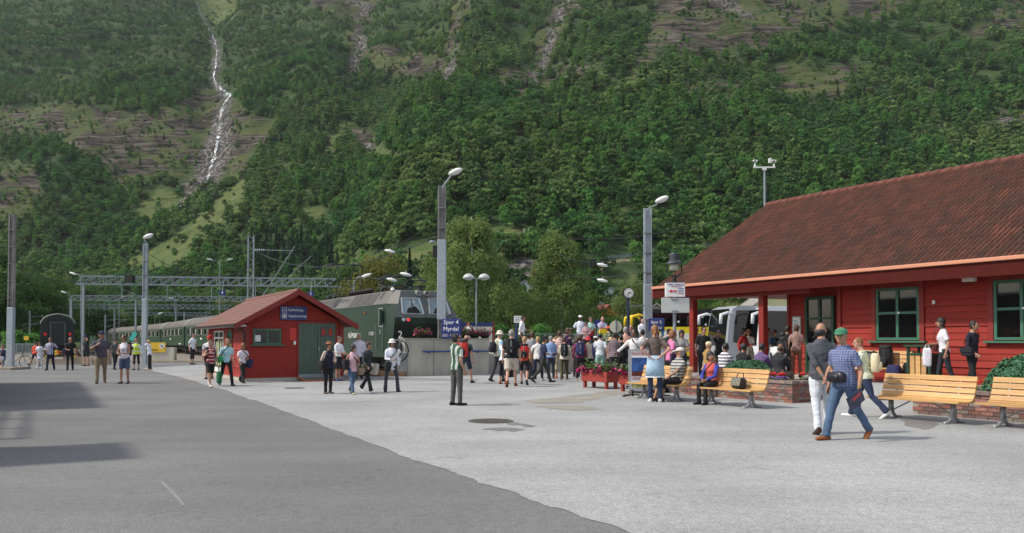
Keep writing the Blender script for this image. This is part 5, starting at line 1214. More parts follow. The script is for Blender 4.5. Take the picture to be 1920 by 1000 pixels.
def portal(pxl, pxr, Y0, Y1, ytop, ybot, legs, label):
    a, b = W(pxl, ytop, Y0), W(pxr, ytop, Y1); t = thing('track_portal', label, 'track portal', (a.x, a.y, 0), 0, PG); d = Vector((b.x - a.x, b.y - a.y, 0)); L_ = d.length; u = d / L_
    zt = a.z; zb = W(pxl, ybot, Y0).z; cw = .09 if Y0 < 90 else .06; mb = MB(); off = Vector((-u.y, u.x, 0)) * .35
    for o_ in (-1, 1):
        mb.beam(u * .5 + off * o_ + Vector((0, 0, zt)), u * (L_ - .5) + off * o_ + Vector((0, 0, zt)), cw); mb.beam(off * o_ + Vector((0, 0, zb)), u * L_ + off * o_ + Vector((0, 0, zb)), cw)
    mb.beam(Vector((0, 0, zb)), u * .6 + Vector((0, 0, zt)), .09); mb.build('chord', GREY, t)
    mb = MB(); n = int(L_ / 1.0)
    for k in range(n):
        p, q = u * (.5 + k * (L_ - 1) / n), u * (.5 + (k + 1) * (L_ - 1) / n)
        for o_ in (-1, 1): mb.beam(p + off * o_ + Vector((0, 0, zb)), q + off * o_ + Vector((0, 0, zt)), .06); mb.beam(p + off * o_ + Vector((0, 0, zb)), p + off * o_ + Vector((0, 0, zt)), .05)
    mb.build('lattice', GREY, t)
    for px in legs:
        f = (px - pxl) / (pxr - pxl); f = f * Y0 / (Y0 * f + Y1 * (1 - f)) if True else f
        p = u * (L_ * f); mb = MB(); mb.b2((p.x - .1, p.y - .1, 0), (p.x + .1, p.y + .1, zb)); mb.build('leg', GREY, t)
    for k in range(1, 6):
        p = u * (L_ * k / 6); mb = MB(); mb.cyl(p + Vector((0, 0, zb - 1.3)), p + Vector((0, 0, zb)), .04, n=6); mb.beam(p + Vector((0, 0, zb - 1.2)), p + u * 1.2 + Vector((0, 0, zb - .9)), .03); mb.beam(p + Vector((0, 0, zb - .4)), p + u * 1.2 + Vector((0, 0, zb - .9)), .03); mb.build('dropper', GREY, t)
    return t
po = portal(143, 640, 75, 78.5, 518, 533, (157, ), 'nearest long track portal carrying a lattice beam above the coaches')
mb = MB(); q = W(255, 526, 75.5) - po.location; mb.b2((q.x - .35, -1.0, q.z - .3), (q.x + .35, -.4, q.z + .35)); mb.build('signal_board', BLACK, po)
portal(128, 520, 102, 106, 554, 563, (134, 255, 470), 'middle track portal, lower and paler behind the first one'); portal(110, 440, 132, 137, 570, 578, (118, 215, 330), 'third track portal behind the middle one'); portal(100, 400, 165, 170, 585, 591, (105, 190, 300), 'farthest track portal above the train')
for px, yy, n_ in ((417, 549, '4'), (583, 551, '5')):
    p = W(px, yy, 74.5); t = thing('track_number_sign', 'small hanging blue track number sign ' + ('above the kiosk roof end, reading four' if n_ == '4' else 'beside the kiosk ridge, reading five'), 'sign', p, 0, 'hanging track number signs')
    mb = MB(); mb.b2((-.28, -.05, -.24), (.28, .05, .24)); mb.build('panel', BLUE, t); text(n_, .4, WHITE, t, (0, -.06, 0), 90, 0); mb = MB(); mb.cyl((0, 0, .2), (0, .3, 1.0), .02, n=5); mb.build('hanger', GREY, t)
# street lamps of several kinds
def twin_lamp(px, Y, topy, label, zb=0, r=.32, sp=.42, mush=True):
    p = W(px, 640, Y); t = thing('street_lamp', label, 'street lamp', (p.x, p.y, zb), 0, 'twin lamps'); h = W(px, topy, Y).z - zb; mb = MB(); mb.cyl((0, 0, 0), (0, 0, h - .25), .06, .045, 8); mb.beam((-sp, 0, h - .22), (sp, 0, h - .22), .04); mb.build('pole', GREY, t)
    for s in (-1, 1):
        mb = MB()
        if mush: mb.lathe([(.05, -.2), (r, -.1), (r * .95, 0), (r * .6, .12), (.05, .17)], (s * sp, 0, h - .12), 14)
        else: mb.ell((s * (sp + .15), 0, h - .05), (.4, .13, .09), 10, Matrix.Rotation(R(-12 * s), 3, 'Y'))
        mb.build('lamp_head', M('lamp_shade_grey', '#b4b8b6', .4), t, smooth=True)
    return t
twin_lamp(893, 45, 515, 'twin mushroom lamp behind the flower pots on the wall', .9)
twin_lamp(411, 95, 486, 'twin arm lamp above the portal, left of the lattice mast', 0, mush=False, sp=1.0)
for px, Y, ty, fl, lb in ((135, 90, 513, -1, 'single lamp above the first leg of the portal'), (118, 120, 548, -1, 'small lamp beside the middle portal'), (96, 100, 592, 1, 'low lamp left of the lone carriage'), (686, 60, 517, 1, 'single lamp behind the rear pantograph'), (320, 150, 560, -1, 'tiny lamp between the distant portals'), (232, 150, 556, 1, 'tiny lamp left of the second mast'), (300, 140, 588, 1, 'tiny lamp low above the coaches')):
    p = W(px, 640, Y); t = thing('street_lamp', lb, 'street lamp', (p.x, p.y, 0), 0, 'single yard lamps'); h = W(px, ty, Y).z; mb = MB(); mb.tube([(-fl * .9, 0, 0), (-fl * .9, 0, h - .5), (-fl * .6, 0, h - .12), (0, 0, h)], .05, 6); mb.build('pole', GREY, t)
    mb = MB(); mb.ell((0, 0, h), (.42, .15, .11), 10, Matrix.Rotation(R(20 * -fl), 3, 'Y')); mb.build('lamp_head', WHITE, t, smooth=True)
# lamps hung on span wires, with a signal box
def span(pa, pb, drops, label, sag=.6):
    t = thing('span_wire', label, 'overhead wire', pa); mb = MB(); d = pb - pa; P = [d * k / 16 + Vector((0, 0, -sag * 4 * (k / 16) * (1 - k / 16))) for k in range(17)]; mb.tube(P, .018, 4); mb.build('wire', DSTEEL, t)
    for f in drops:
        q = d * f + Vector((0, 0, -sag * 4 * f * (1 - f))); mb = MB(); mb.ell(q + Vector((0, 0, -.2)), (.36, .16, .1), 10, Matrix.Rotation(R(12), 3, 'Y')); mb.cyl(q, q + Vector((0, 0, -.15)), .02, n=5); mb.build('lamp_head', WHITE, t, smooth=True)
span(W(686, 470, 62), W(828, 402, 40), [.42], 'span wire with one lamp left of the tallest mast'); span(W(690, 520, 62), W(828, 462, 40), [.42, .62], 'lower span wire with lamps above the locomotive roof')
span(W(1050, 478, 70), W(1215, 470, 40), [.62], 'span wire with a lamp left of the clock mast'); span(W(1050, 515, 70), W(1215, 508, 40), [.62], 'lower span wire with a lamp above the clock', .3)
t = thing('signal_box', 'black signal lamp box hanging left of the clock mast', 'signal', W(1112, 494, 55)); mb = MB(); mb.b2((-.22, -.12, -.25), (.22, .12, .25)); mb.cyl((0, 0, .25), (0, 0, .55), .02, n=5); mb.build('housing', BLACK, t)
def wire(pa, pb, label, sag=1.0, r=.02): t = thing('overhead_wire', label, 'overhead wire', pa); mb = MB(); d = pb - pa; P = [d * k / 16 + Vector((0, 0, -sag * 4 * (k / 16) * (1 - k / 16))) for k in range(17)]; mb.tube(P, r, 4); mb.build('cable', DSTEEL, t)
wire(W(985, 436, 210), W(1440, 390, 120), 'thin power line crossing the hillside to the station roof', 3, .045)
for px, wd_ in ((983, 'left'), (991, 'right')): t = thing('utility_pole', 'pale pole of the power line on the meadow slope, %s one of the pair' % wd_, 'pole', hit(px, 462), 0, 'twin poles on the meadow'); mb = MB(); mb.cyl((0, 0, 0), (0, 0, 4.2), .14, n=6); mb.build('pole', M('pale_pole', '#a8a79a', .8), t)
for i, (px, top_, bot) in enumerate(((947, 487, 520), (939, 502, 516))): t = thing('utility_pole', ('tall' if i == 0 else 'short') + ' dark pole beside the gravel embankment', 'pole', hit(px, bot)); q = t.location; mb = MB(); mb.cyl((0, 0, 0), (0, 0, W(px, top_, q.y).z - q.z), .12, n=6); mb.build('pole', BARK, t)
wire(W(20, 505, 44), W(271, 500, 52), 'thin wire between the first and the second mast', .8); wire(W(271, 470, 52), W(469, 500, 66), 'thin wire from the second mast to the lattice mast', 1.2)
wire(W(469, 465, 66), W(828, 440, 37.2), 'contact wire from the lattice mast over the locomotive', 1.5)
# far left catenary clutter
for px, Y, ty, lb in ((55, 110, 583, 'slim catenary post left of the lone carriage'), (30, 120, 598, 'slim catenary post behind the first mast'), (197, 120, 590, 'catenary post behind the middle portal'), (345, 125, 585, 'catenary post above the third coach')):
    p = W(px, 640, Y); t = thing('catenary_post', lb, 'post', (p.x, p.y, 0), 0, 'slim catenary posts'); h = W(px, ty, Y).z; mb = MB(); mb.cyl((0, 0, 0), (0, 0, h), .11, n=6); mb.beam((0, 0, h - .8), (3.2, 0, h - .7), .05); mb.beam((0, 0, h - 1.9), (3.0, 0, h - .75), .04); mb.build('post', GREY, t)

# ------------------------------------------------------------------ platform signs, clock, lantern
def psign(px0, px1, y0, y1, Y, lines, label, rz=R(-14), legs=True):
    c = W((px0 + px1) / 2, (y0 + y1) / 2, Y); w = (px1 - px0) / FPX * Y / math.cos(rz); h = (y1 - y0) / FPX * Y; t = thing('platform_sign', label, 'sign', (c.x, c.y, c.z), rz)
    mb = MB(); mb.b2((-w / 2, -.06, -h / 2), (w / 2, .06, h / 2)); mb.build('panel', BLUE, t, bevel=.02)
    for s, z, sz in lines: text(s, sz * h, WHITE, t, (0, -.065, z * h), 90, 0)
    return t, w, h
t, w, h = psign(828, 865, 598, 635, 36.0, [('Spor 4', .32, .30), ('Myrdal', -.02, .30)], 'larger blue platform sign for Myrdal in front of the tallest mast')
for k, ch in enumerate('1450'):
    mb = MB(); x = -.02 * w + k * .115 * w; mb.b2((x - .045 * w, -.066, -.42 * h), (x + .045 * w, -.062, -.24 * h)); mb.build('flap', BLACK, t); text(ch, .17 * h, WHITE, t, (x, -.069, -.33 * h), 90, 0)
text('Avgang\nDeparture', .08 * h, WHITE, t, (-.30 * w, -.066, -.33 * h), 90, 0)
mb = MB()
for x in (-w * .42, w * .42): mb.cyl((x, .1, -t.location.z + 1.3), (x, .1, h / 2), .03, n=8)
mb.build('stand', GREY, t)
t, w, h = psign(1217, 1245, 597, 622, 36.5, [('Spor 5', .2, .3), ('Myrdal', -.22, .3)], 'smaller blue platform sign for Myrdal at the mast by the station eaves', R(-20)); mb = MB(); mb.cyl((0, .1, -t.location.z), (0, .1, -h / 2), .05, n=8); mb.build('stand', GREY, t)
ck = thing('station_clock', 'round white station clock with black rim on a dark blue post', 'clock', W(1178, 640, 36)); ck.location.z = 0; zc = W(1178, 550, 36).z; rc = 10.5 / FPX * 36
mb = MB(); mb.cyl((0, 0, 0), (0, 0, zc - rc), .06, n=8); mb.b2((-.14, -.14, 0), (.14, .14, 1.5)); mb.build('post', M('post_navy', '#1d2747', .4), ck)
mb = MB(); mb.cyl((0, .1, zc), (0, -.1, zc), rc, n=28); f = mb.build('case', BLACK, ck); mb = MB(); mb.cyl((0.02, -.1, zc), (.02, -.112, zc), rc * .86, n=28); mb.build('dial', M('clock_face', '#e8e8e4', .5), ck)
mb = MB()
for k in range(12): a = k * math.pi / 6; mb.beam((.02 + math.sin(a) * rc * .66, -.117, zc + math.cos(a) * rc * .66), (.02 + math.sin(a) * rc * .8, -.117, zc + math.cos(a) * rc * .8), .012, .026)
mb.build('hour_marks', BLACK, ck)
for ang, ln, w_ in ((R(75), .45, .028), (R(210), .68, .02)): mb = MB(); mb.beam((.02 - math.sin(ang) * .05, -.121, zc - math.cos(ang) * .05), (.02 + math.sin(ang) * rc * ln, -.121, zc + math.cos(ang) * rc * ln), .008, w_); mb.build('clock_hand', BLACK, ck)
mb = MB(); mb.beam((0, 0, zc - .55), (.86, 1.0, zc - .5), .05); mb.build('stay_arm', GREY, ck)
rs_ = thing('round_sign', 'cream back of a round traffic sign on a grey post left of the clock', 'traffic sign', W(1155, 640, 35)); rs_.location.z = 0; mb = MB(); z = W(1155, 613, 35).z; mb.cyl((0, 0, 0), (0, 0, z + .3), .035, n=8); mb.build('post', GREY, rs_)
mb = MB(); mb.lathe([(.26, -.01), (.26, .01)], (0, .05, z), 20, mat=Matrix.Rotation(R(90), 3, 'X')); mb.build('disc', M('sign_back', '#cfcbb4', .6), rs_)
for px, y, Y, lb in ((972, 599, 40.5, 'white departure plate on a blue post beside the man in the white shirt'),):
    t = thing('platform_plate', lb, 'sign', W(px, 640, Y)); t.location.z = .9; z = W(px, y, Y).z - .9; mb = MB(); mb.cyl((-.1, 0, 0), (-.1, 0, z), .05, n=8); mb.build('post', BLUE, t); mb = MB(); mb.b2((-.22, -.06, z - .17), (.2, -.02, z + .17)); mb.build('panel', MATS['paper'], t)
    mb = MB(); [mb.b2((-.16, -.064, z + u), (.05, -.061, z + u + .02)) for u in (.07, -.02, -.09)]; mb.build('print', MATS['print_grey'], t)
bt = thing('bus_stop_sign', 'small blue parking sign behind the people on the platform', 'sign', W(1121, 640, 46)); bt.location.z = .9; z = W(1121, 607, 46).z - .9; mb = MB(); mb.cyl((0, 0, 0), (0, 0, z), .03, n=6); mb.build('post', GREY, bt); mb = MB(); mb.b2((-.17, -.04, z - .2), (.17, -.01, z + .22)); mb.build('panel', BLUE, bt)
# lantern post with direction signs
lp = thing('lantern_post', 'black lantern on a post with guest house sign, before the station eaves', 'lamp post', W(1265, 640, 26.5)); lp.location.z = 0; Yp = 26.5
def Z(py): return W(1265, py, Yp).z
mb = MB(); mb.cyl((0, 0, 0), (0, 0, Z(530)), .06, .055, 10); mb.build('pole', GREY, lp); mb = MB(); mb.cyl((0, 0, Z(530)), (0, 0, Z(516)), .07, .06, 10); 
mb.tube([(-.235, 0, Z(492)), (-.24, 0, Z(512)), (-.1, 0, Z(518)), (.1, 0, Z(518)), (.24, 0, Z(512)), (.235, 0, Z(492))], .022, 6); mb.build('bracket', BLACK, lp)
LAN = M('lantern_slate', '#3c4348', .45, .3)
mb = MB(); mb.lathe([(.26, 0), (.25, .03), (.16, .11), (.155, .30), (.14, .34), (.05, .36)], (0, 0, Z(495)), 20); mb.build('lamp_shade', LAN, lp, smooth=False)
mb = MB(); mb.lathe([(.11, 0), (.155, .04), (.155, .20)], (0, 0, Z(495) - .215), 16); mb.build('lamp_glass', M('lantern_glass', '#c9c8b6', .1, alpha=.6, spec=.8), lp, smooth=True); mb = MB(); mb.ell((0, 0, Z(495) - .1), (.07, .07, .03), 8); mb.build('bulb', LENS, lp)
mb = MB(); mb.b2((-.23, -.14, Z(557)), (.31, -.11, Z(531))); mb.b2((-.29, -.07, Z(557)), (-.2, .08, Z(531))); f = mb.build('guest_house_sign', WHITE, lp)
c1 = M('sign_purple', '#4a4aa0', .5); c2 = M('sign_red', '#c32a2e', .5); zc = (Z(557) + Z(531)) / 2
text('HEIMLY PENSJONAT', .062, c1, lp, (.04, -.145, zc + .165), 90, 0); text('RESTAURANT ROM', .036, c2, lp, (.04, -.145, zc + .10), 90, 0)
mb = MB(); mb.prism([(-.20, zc - .05), (-.13, zc + .01), (-.13, zc - .015), (.05, zc - .015), (.05, zc - .085), (-.13, zc - .085), (-.13, zc - .11)], 'y', -.146, -.141); mb.build('arrow', c2, lp); text('400 m', .055, WHITE, lp, (-.035, -.15, zc - .05), 90, 0)
for k in range(4): mb = MB(); mb.b2((.09, -.145, zc + .03 - k * .055), (.27, -.141, zc + .05 - k * .055)); mb.build('print', c1 if k < 3 else c2, lp)
mb = MB(); mb.b2((-.43, -.10, Z(587)), (.46, -.07, Z(559))); mb.build('white_board', M('board_back', '#c6cac4', .55, var=.04), lp, bevel=.01); mb = MB()
for z in (Z(563), Z(584)): mb.b2((-.1, -.12, z - .02), (.1, .08, z + .02))
mb.build('clamp', GREY, lp)

# ------------------------------------------------------------------ benches
BM = M('bench_steel', '#9a9d9e', .5, .5, var=.1)
def bench_meshes():
    L_ = 1.92; S = {}
    slats = [(-.46 + .02, .415, 0), (-.36, .41, 2), (-.255, .405, 2), (-.15, .405, 4), (-.05, .43, 20)]; back = [(.015, .50, 60), (.06, .61, 68), (.095, .72, 72), (.125, .83, 74)]
    out = []
    for y, z, a in slats + back:
        w = .088 if z < .45 else .094; mb = MB(); mb.box((0, 0, 0), (L_, w, .036)); out.append((mb.mesh('slat', WOODB), Matrix.Translation((0, y, z)) @ Matrix.Rotation(R(a), 4, 'X')))
    leg = MB(); leg.tube([(0, -.42, .02), (0, -.30, .03), (0, -.20, .10), (0, -.16, .25), (0, -.16, .37)], .032, 8); leg.tube([(0, .16, .02), (0, .02, .03), (0, -.07, .10), (0, -.10, .25), (0, -.10, .37)], .032, 8)
    leg.tube([(0, -.47, .385), (0, -.2, .375), (0, -.02, .40), (0, .03, .5), (0, .14, .86)], .022, 6); lm = leg.mesh('leg', BM, True)
    br = MB(); br.tube([(-.64, -.13, .16), (-.2, -.13, .38)], .014, 6); br.tube([(.64, -.13, .16), (.2, -.13, .38)], .014, 6); bmh = br.mesh('brace', BM); return out, lm, bmh
BSL, BLEG, BBR = bench_meshes()
def bench(t_, n_, label, zb=None, rz=RZ):
    p = TN(t_, n_); p.z = gz(p.x, p.y) if zb is None else zb; t = thing('park_bench', label, 'bench', p, rz, 'slatted benches on the square')
    for me, m in BSL: put('slat', me, t, mat=m)
    for x in (-.65, .65): put('leg', BLEG, t, loc=(x, 0, 0))
    put('brace', BBR, t); return t
bench(16.95, 14.15, 'slatted bench with the man in the striped shirt, behind the poster stand'); bench(14.45, 14.2, 'slatted bench with a woman in a coral vest and a handbag')
bench(10.05, 14.85, 'empty slatted bench right of the man in the green cap'); bench(7.95, 15.05, 'empty slatted bench cut off by the edge, before the juniper')
bench(15.0, 20.1, 'slatted bench against the station wall loaded with backpacks', rz=RZ)

# ------------------------------------------------------------------ brick planters
BRK = [M('brick_%s' % n, c, .85, var=.2, vscale=14, bump=.3, bscale=50, rand=.2) for n, c in (('rust', '#84564a'), ('plum', '#6b5450'), ('grey', '#7d746d'), ('rose', '#92685e'))]
MORT = M('mortar', '#8f8980', .95, var=.15, vscale=10); SOIL = M('soil', '#3a2c22', .95)
def brick_planter(t_right, n0, length, depth, h, label, ends):
    P = thing('brick_planter', label, 'planter', TN(t_right, n0), RZ); zb = -.0
    mb = MB(); mb.b2((-length + .012, .012, 0), (-.012, depth - .012, h)); mb.build('core', MORT, P)
    bl, bh, bd = .232, .068, .012; pm = [[MB().b2((0, 0, 0), (bl, .05, bh)).mesh('brick', m) for m in BRK], [MB().b2((0, 0, 0), (.05, bl, bh)).mesh('brick', m) for m in BRK]]
    rr = random.Random(int(n0 * 10 + length)); rows = int(h / .08); cnt = 0
    for r in range(rows):
        z = .01 + r * .08; off = (r % 2) * .12
        x = -.003
        k = 0
        while x - bl > -length + .0:
            xl = x - bl + (off if k == 0 else 0)
            me = rr.choice(pm[0])
            sc = (x - xl) / bl; o = put('brick', me, P, loc=(xl, -.002 - rr.uniform(0, .006), z)); o.scale.x = sc; cnt += 1; x = xl - .012; k += 1
        if ends:
            y = .055; k = 0
            while y + bl < depth:
                yy = y + (bl - off if k == 0 else bl); o = put('brick', rr.choice(pm[1]), P, loc=(-.046 + rr.uniform(0, .006), y, z)); o.scale.y = (yy - y) / bl; cnt += 1; y = yy + .012; k += 1
    # cap stones
    x = .03
    while x > -length: w = .25; put('cap_stone', CAP0, P, loc=(x - w, -.04, h)); x -= w + .008
    if ends:
        y = .30
        while y < depth: put('cap_stone', CAP1, P, loc=(-.26, y, h)); y += .258
    mb = MB(); mb.b2((-length + .05, .25, h - .02), (-.26, depth - .05, h + .03)); mb.build('soil', SOIL, P); print('bricks', cnt); return P
CAPM = M('cap_brick', '#82716a', .85, var=.25, vscale=6, rand=.2); CAP0 = MB().b2((0, 0, 0), (.25, .30, .07)).mesh('cap_stone', CAPM); CAP1 = MB().b2((0, 0, 0), (.30, .25, .07)).mesh('cap_stone', CAPM)
BP1 = brick_planter(14.3, 15.95, 4.6, 1.7, .48, 'left brick planter with red and violet flowers behind the handbag bench', True)
BP2 = brick_planter(5.6, 15.95, 5.5, 1.6, .48, 'right brick planter with juniper behind the empty benches', False)
JUN = M('juniper_green', '#3f6b4a', .8, var=.35, vscale=25)
def juniper(tn, w, h, dpt, n, label):
    p = TN(*tn); p.z = .5; t = thing('juniper_bush', label, 'bush', p, RZ); rr = np.random.RandomState(int(w * 100)); 
    u = rr.uniform(0, 2 * np.pi, n); v = rr.uniform(0, 1, n) ** .5; lob = 1 + .18 * np.sin(3 * u + 1) + .1 * np.sin(7 * u)
    x = np.cos(u) * v * w / 2 * lob; y = np.sin(u) * v * dpt / 2 * lob; z = h * np.sqrt(np.maximum(0, 1 - v ** 2)) * (.8 + .35 * fbm(x * 3 + 9, y * 3 + 9, 2, 3)) * rr.uniform(.86, 1.05, n)
    c = np.stack([x, y, z], 1); nm = np.stack([x / w, y / dpt, z / h * .5 + .2], 1) + rr.normal(size=(n, 3)) * .35
    put('foliage', leaf_mesh('foliage', c, nm, .034, JUN, rr, .4), t)
    mb = MB(); mb.ell((0, 0, 0), (w * .40, dpt * .40, h * .72), 14); mb.build('inner_branches', M('juniper_dark', '#16241a', .95), t, smooth=True); mb = MB()
    for k in range(5): mb.tube([(0, 0, -.1), (w * .2 * math.cos(k * 1.3), dpt * .2 * math.sin(k * 1.3), h * .5)], [.03, .012], 5)
    mb.build('stem', BARK, t); return t
juniper((16.55, 16.7), 1.35, .50, 1.3, 9000, 'low spreading juniper in the left brick planter'); juniper((8.9, 16.75), 2.1, .78, 1.5, 16000, 'large grey green juniper mound in the right brick planter')
def bed(tn, label, red, vio, w=.9, d=.35, seed=1):
    p = TN(*tn); p.z = .52; t = thing('flower_bed', label, 'flowers', p, RZ); rr = random.Random(seed); l, f, g = MB(), MB(), MB()
    flowers(l, MB(), 0, 0, 0, w / 2, d / 2, .12, 260, 0, rr, .035)
    for k in range(red): a, b = rr.uniform(-w / 2, w / 2), rr.uniform(-d / 2, d / 2); [f.ell((a + rr.gauss(0, .035), b + rr.gauss(0, .035), .15 + rr.uniform(0, .06)), (.03, .03, .022), 6) for _ in range(9)]
    for k in range(vio): a, b = rr.uniform(-w / 2, w / 2), rr.uniform(-d / 2, d / 2 - .1); g.ell((a, b, .05 + rr.uniform(0, .06)), (.025, .025, .018), 6)
    o = l.build('leaves', LEAFG, t); o['kind'] = 'stuff'
    if f.v: o = f.build('red_blossoms', REDF, t); o['kind'] = 'stuff'
    if g.v: o = g.build('violet_blossoms', M('pansy_violet', '#7a52a8', .6, var=.4, vscale=30), t); o['kind'] = 'stuff'
bed((15.15, 16.2), 'red geraniums and violet pansies at the open end of the left brick planter', 7, 40, .9, .4, 3); bed((14.55, 16.9), 'two red geranium heads near the corner of the left brick planter', 5, 4, .5, .5, 4); bed((10.2, 16.5), 'red and violet flowers left of the large juniper', 6, 25, .9, .5, 5)
# wooden flower troughs
TR = M('trough_red', '#93362a', .65, var=.12, vscale=6, bump=.15, stretch=(.5, 1, 3), dirt=.2, dcol=(.15, .03, .02))
def trough(p, rz, L_, label, seed):
    t = thing('flower_trough', label, 'planter', p, rz, 'red wooden flower troughs'); D, h0, h = .52, .22, .56
    for k in range(2):
        z0 = h0 + k * .17; z1 = z0 + .165
        for lo, hi in (((0, -.0, z0), (L_, .03, z1)), ((0, D - .03, z0), (L_, D, z1)), ((0, .03, z0), (.03, D - .03, z1)), ((L_ - .03, .03, z0), (L_, D - .03, z1))): mb = MB(); mb.b2(lo, hi); mb.build('board', TR, t, bevel=.004)
    for x in (.06, L_ - .16):
        for y in (.035, D - .135): mb = MB(); mb.b2((x, y, 0), (x + .09, y + .09, h0 + .3)); mb.build('leg', TR, t)
    mb = MB(); mb.b2((.03, .03, h0 + .05), (L_ - .03, D - .03, h0 + .3)); mb.build('soil', SOIL, t)
    l, f = MB(), MB(); rr = random.Random(seed)
    flowers(l, f, L_ / 2, D / 2, h0 + .32, L_ / 2 - .0, D / 2, .26, 1500, 20, rr, .045, .045)
    for cx in (.12, L_ * .62): flowers(l, f, cx, .1, h0 + .28, .3, .16, .2, 260, 75, rr, .04, .05)
    flowers(l, f, L_ - .1, D - .15, h0 + .28, .12, .25, .2, 160, 40, rr, .04, .05)
    o = l.build('leaves', LEAFG, t); o['kind'] = 'stuff'; o = f.build('blossoms', MAG, t); o['kind'] = 'stuff'; return t
g0 = G(1090, 727); trough(g0, RZ, 1.40, 'longer red wooden trough with magenta petunias, nearest the crowd', 5); g1 = G(1160, 734.5); trough(g1, RZ, 1.30, 'red petunia trough partly behind the poster stand', 6)
# poster stand
ps = thing('poster_stand', 'free standing framed poster with red panorama heading beside the troughs', 'poster stand', G(1212, 744), R(-8)); wS, z0, z1 = .98, .18, 1.30
ALU = M('aluminium', '#a9adae', .35, .6); mb = MB()
for lo, hi in (((-wS / 2, -.03, z0), (-wS / 2 + .06, .03, z1)), ((wS / 2 - .06, -.03, z0), (wS / 2, .03, z1)), ((-wS / 2 + .06, -.03, z0), (wS / 2 - .06, .03, z0 + .05)), ((-wS / 2 + .06, -.03, z1 - .05), (wS / 2 - .06, .03, z1))): mb.b2(lo, hi)
mb.build('frame', ALU, ps); mb = MB(); mb.b2((-wS / 2 + .05, -.015, z0 + .04), (wS / 2 - .05, .015, z1 - .04)); mb.build('sheet', M('poster_white', '#e2e0e2', .5), ps)
text('PANORAMA F', .12, M('poster_crimson', '#8e1f3a', .5), ps, (-.40, -.02, z1 - .13), 90, 0, 'LEFT', sx=.82)
mb = MB(); mb.b2((-.40, -.022, .68), (.38, -.018, 1.07)); mb.build('blue_photo', M('poster_blue_photo', '#234a86', .4, var=.9, vscale=5), ps); mb = MB(); mb.b2((-.40, -.022, .56), (.38, -.018, .70)); mb.build('red_photo', M('poster_red_photo', '#54201a', .4, var=.8, vscale=9), ps)
mb = MB(); mb.b2((-.40, -.022, .25), (-.03, -.018, .36)); mb.b2((.0, -.022, .25), (.38, -.018, .36)); mb.build('yellow_photo', M('poster_yellow_photo', '#8e8a4a', .4, var=.6, vscale=14), ps); mb = MB(); mb.b2((-.40, -.0225, .36), (.38, -.0175, .41)); mb.build('sky_strip', M('poster_sky', '#6a94c0', .4), ps)
mb = MB(); [mb.b2((-.38, -.021, .52 - k * .03), (.1 - .06 * k, -.018, .53 - k * .03)) for k in range(3)]; mb.build('print', MATS['poster_crimson'], ps)
mb = MB()
for x in (-wS / 2 + .12, wS / 2 - .12): mb.beam((x, 0, 0), (x, 0, z0), .05); mb.tube([(x - .28, -.28, .02), (x, 0, .06), (x + .28, .2, .02)], .02, 6); mb.tube([(x - .25, .25, .02), (x, 0, .06)], .02, 6)
mb.beam((-wS / 2, 0, .1), (wS / 2, 0, .1), .03); mb.build('foot', BLACK, ps)
# litter bin
lb_ = thing('litter_bin', 'dark green litter bin with pine slats and flat roof by the station wall', 'litter bin', TN(13.45, 19.85, gz(*TN(13.45, 19.85)[:2])), RZ); mb = MB()
for x in (-.3, .3):
    for y in (-.22, .22): mb.b2((x - .03, y - .03, 0), (x + .03, y + .03, 1.0))
mb.b2((-.33, -.25, .78), (.33, .25, .84)); mb.build('frame', DG, lb_); mb = MB(); mb.b2((-.38, -.3, 1.0), (.38, .3, 1.05)); mb.build('roof', DG, lb_)
for k in range(3): mb = MB(); mb.b2((-.24 + k * .16, -.245, .08), (-.11 + k * .16, -.215, .77)); mb.build('slat', WOODB, lb_)
mb = MB(); mb.b2((-.26, -.2, .06), (.26, .2, .78)); mb.build('inner_bin', BLACK, lb_)

# ------------------------------------------------------------------ luggage
def rbox(mb, c, d, r=.04, rot=None):
    """soft box: bevelled by lofting inset rings"""
    x, y, z = [v / 2 for v in d]; V = []; N_ = 12; c = Vector(c)
    for zz, k in ((-z, .78), (-z * .8, .96), (0, 1.04), (z * .7, .97), (z, .70)):
        for i in range(N_):
            a = 2 * math.pi * (i + .5) / N_; ca, sa = math.cos(a), math.sin(a); e = .55
            p = Vector((math.copysign(abs(ca) ** e, ca) * x * k, math.copysign(abs(sa) ** e, sa) * y * k, zz)); V.append((rot @ p if rot is not None else p) + c)
    F = [(j * N_ + i, j * N_ + (i + 1) % N_, (j + 1) * N_ + (i + 1) % N_, (j + 1) * N_ + i) for j in range(4) for i in range(N_)]; F += [tuple(range(N_ - 1, -1, -1)), tuple(range(4 * N_, 5 * N_))]; mb.add(V, F); return mb
CANV = {}
def cloth(c, k='cloth', var=.12):
    if c not in CANV: CANV[c] = M('%s_%s' % (k, c.strip('#')), c, .85, var=var, vscale=14, bump=.2, bscale=60)
    return CANV[c]
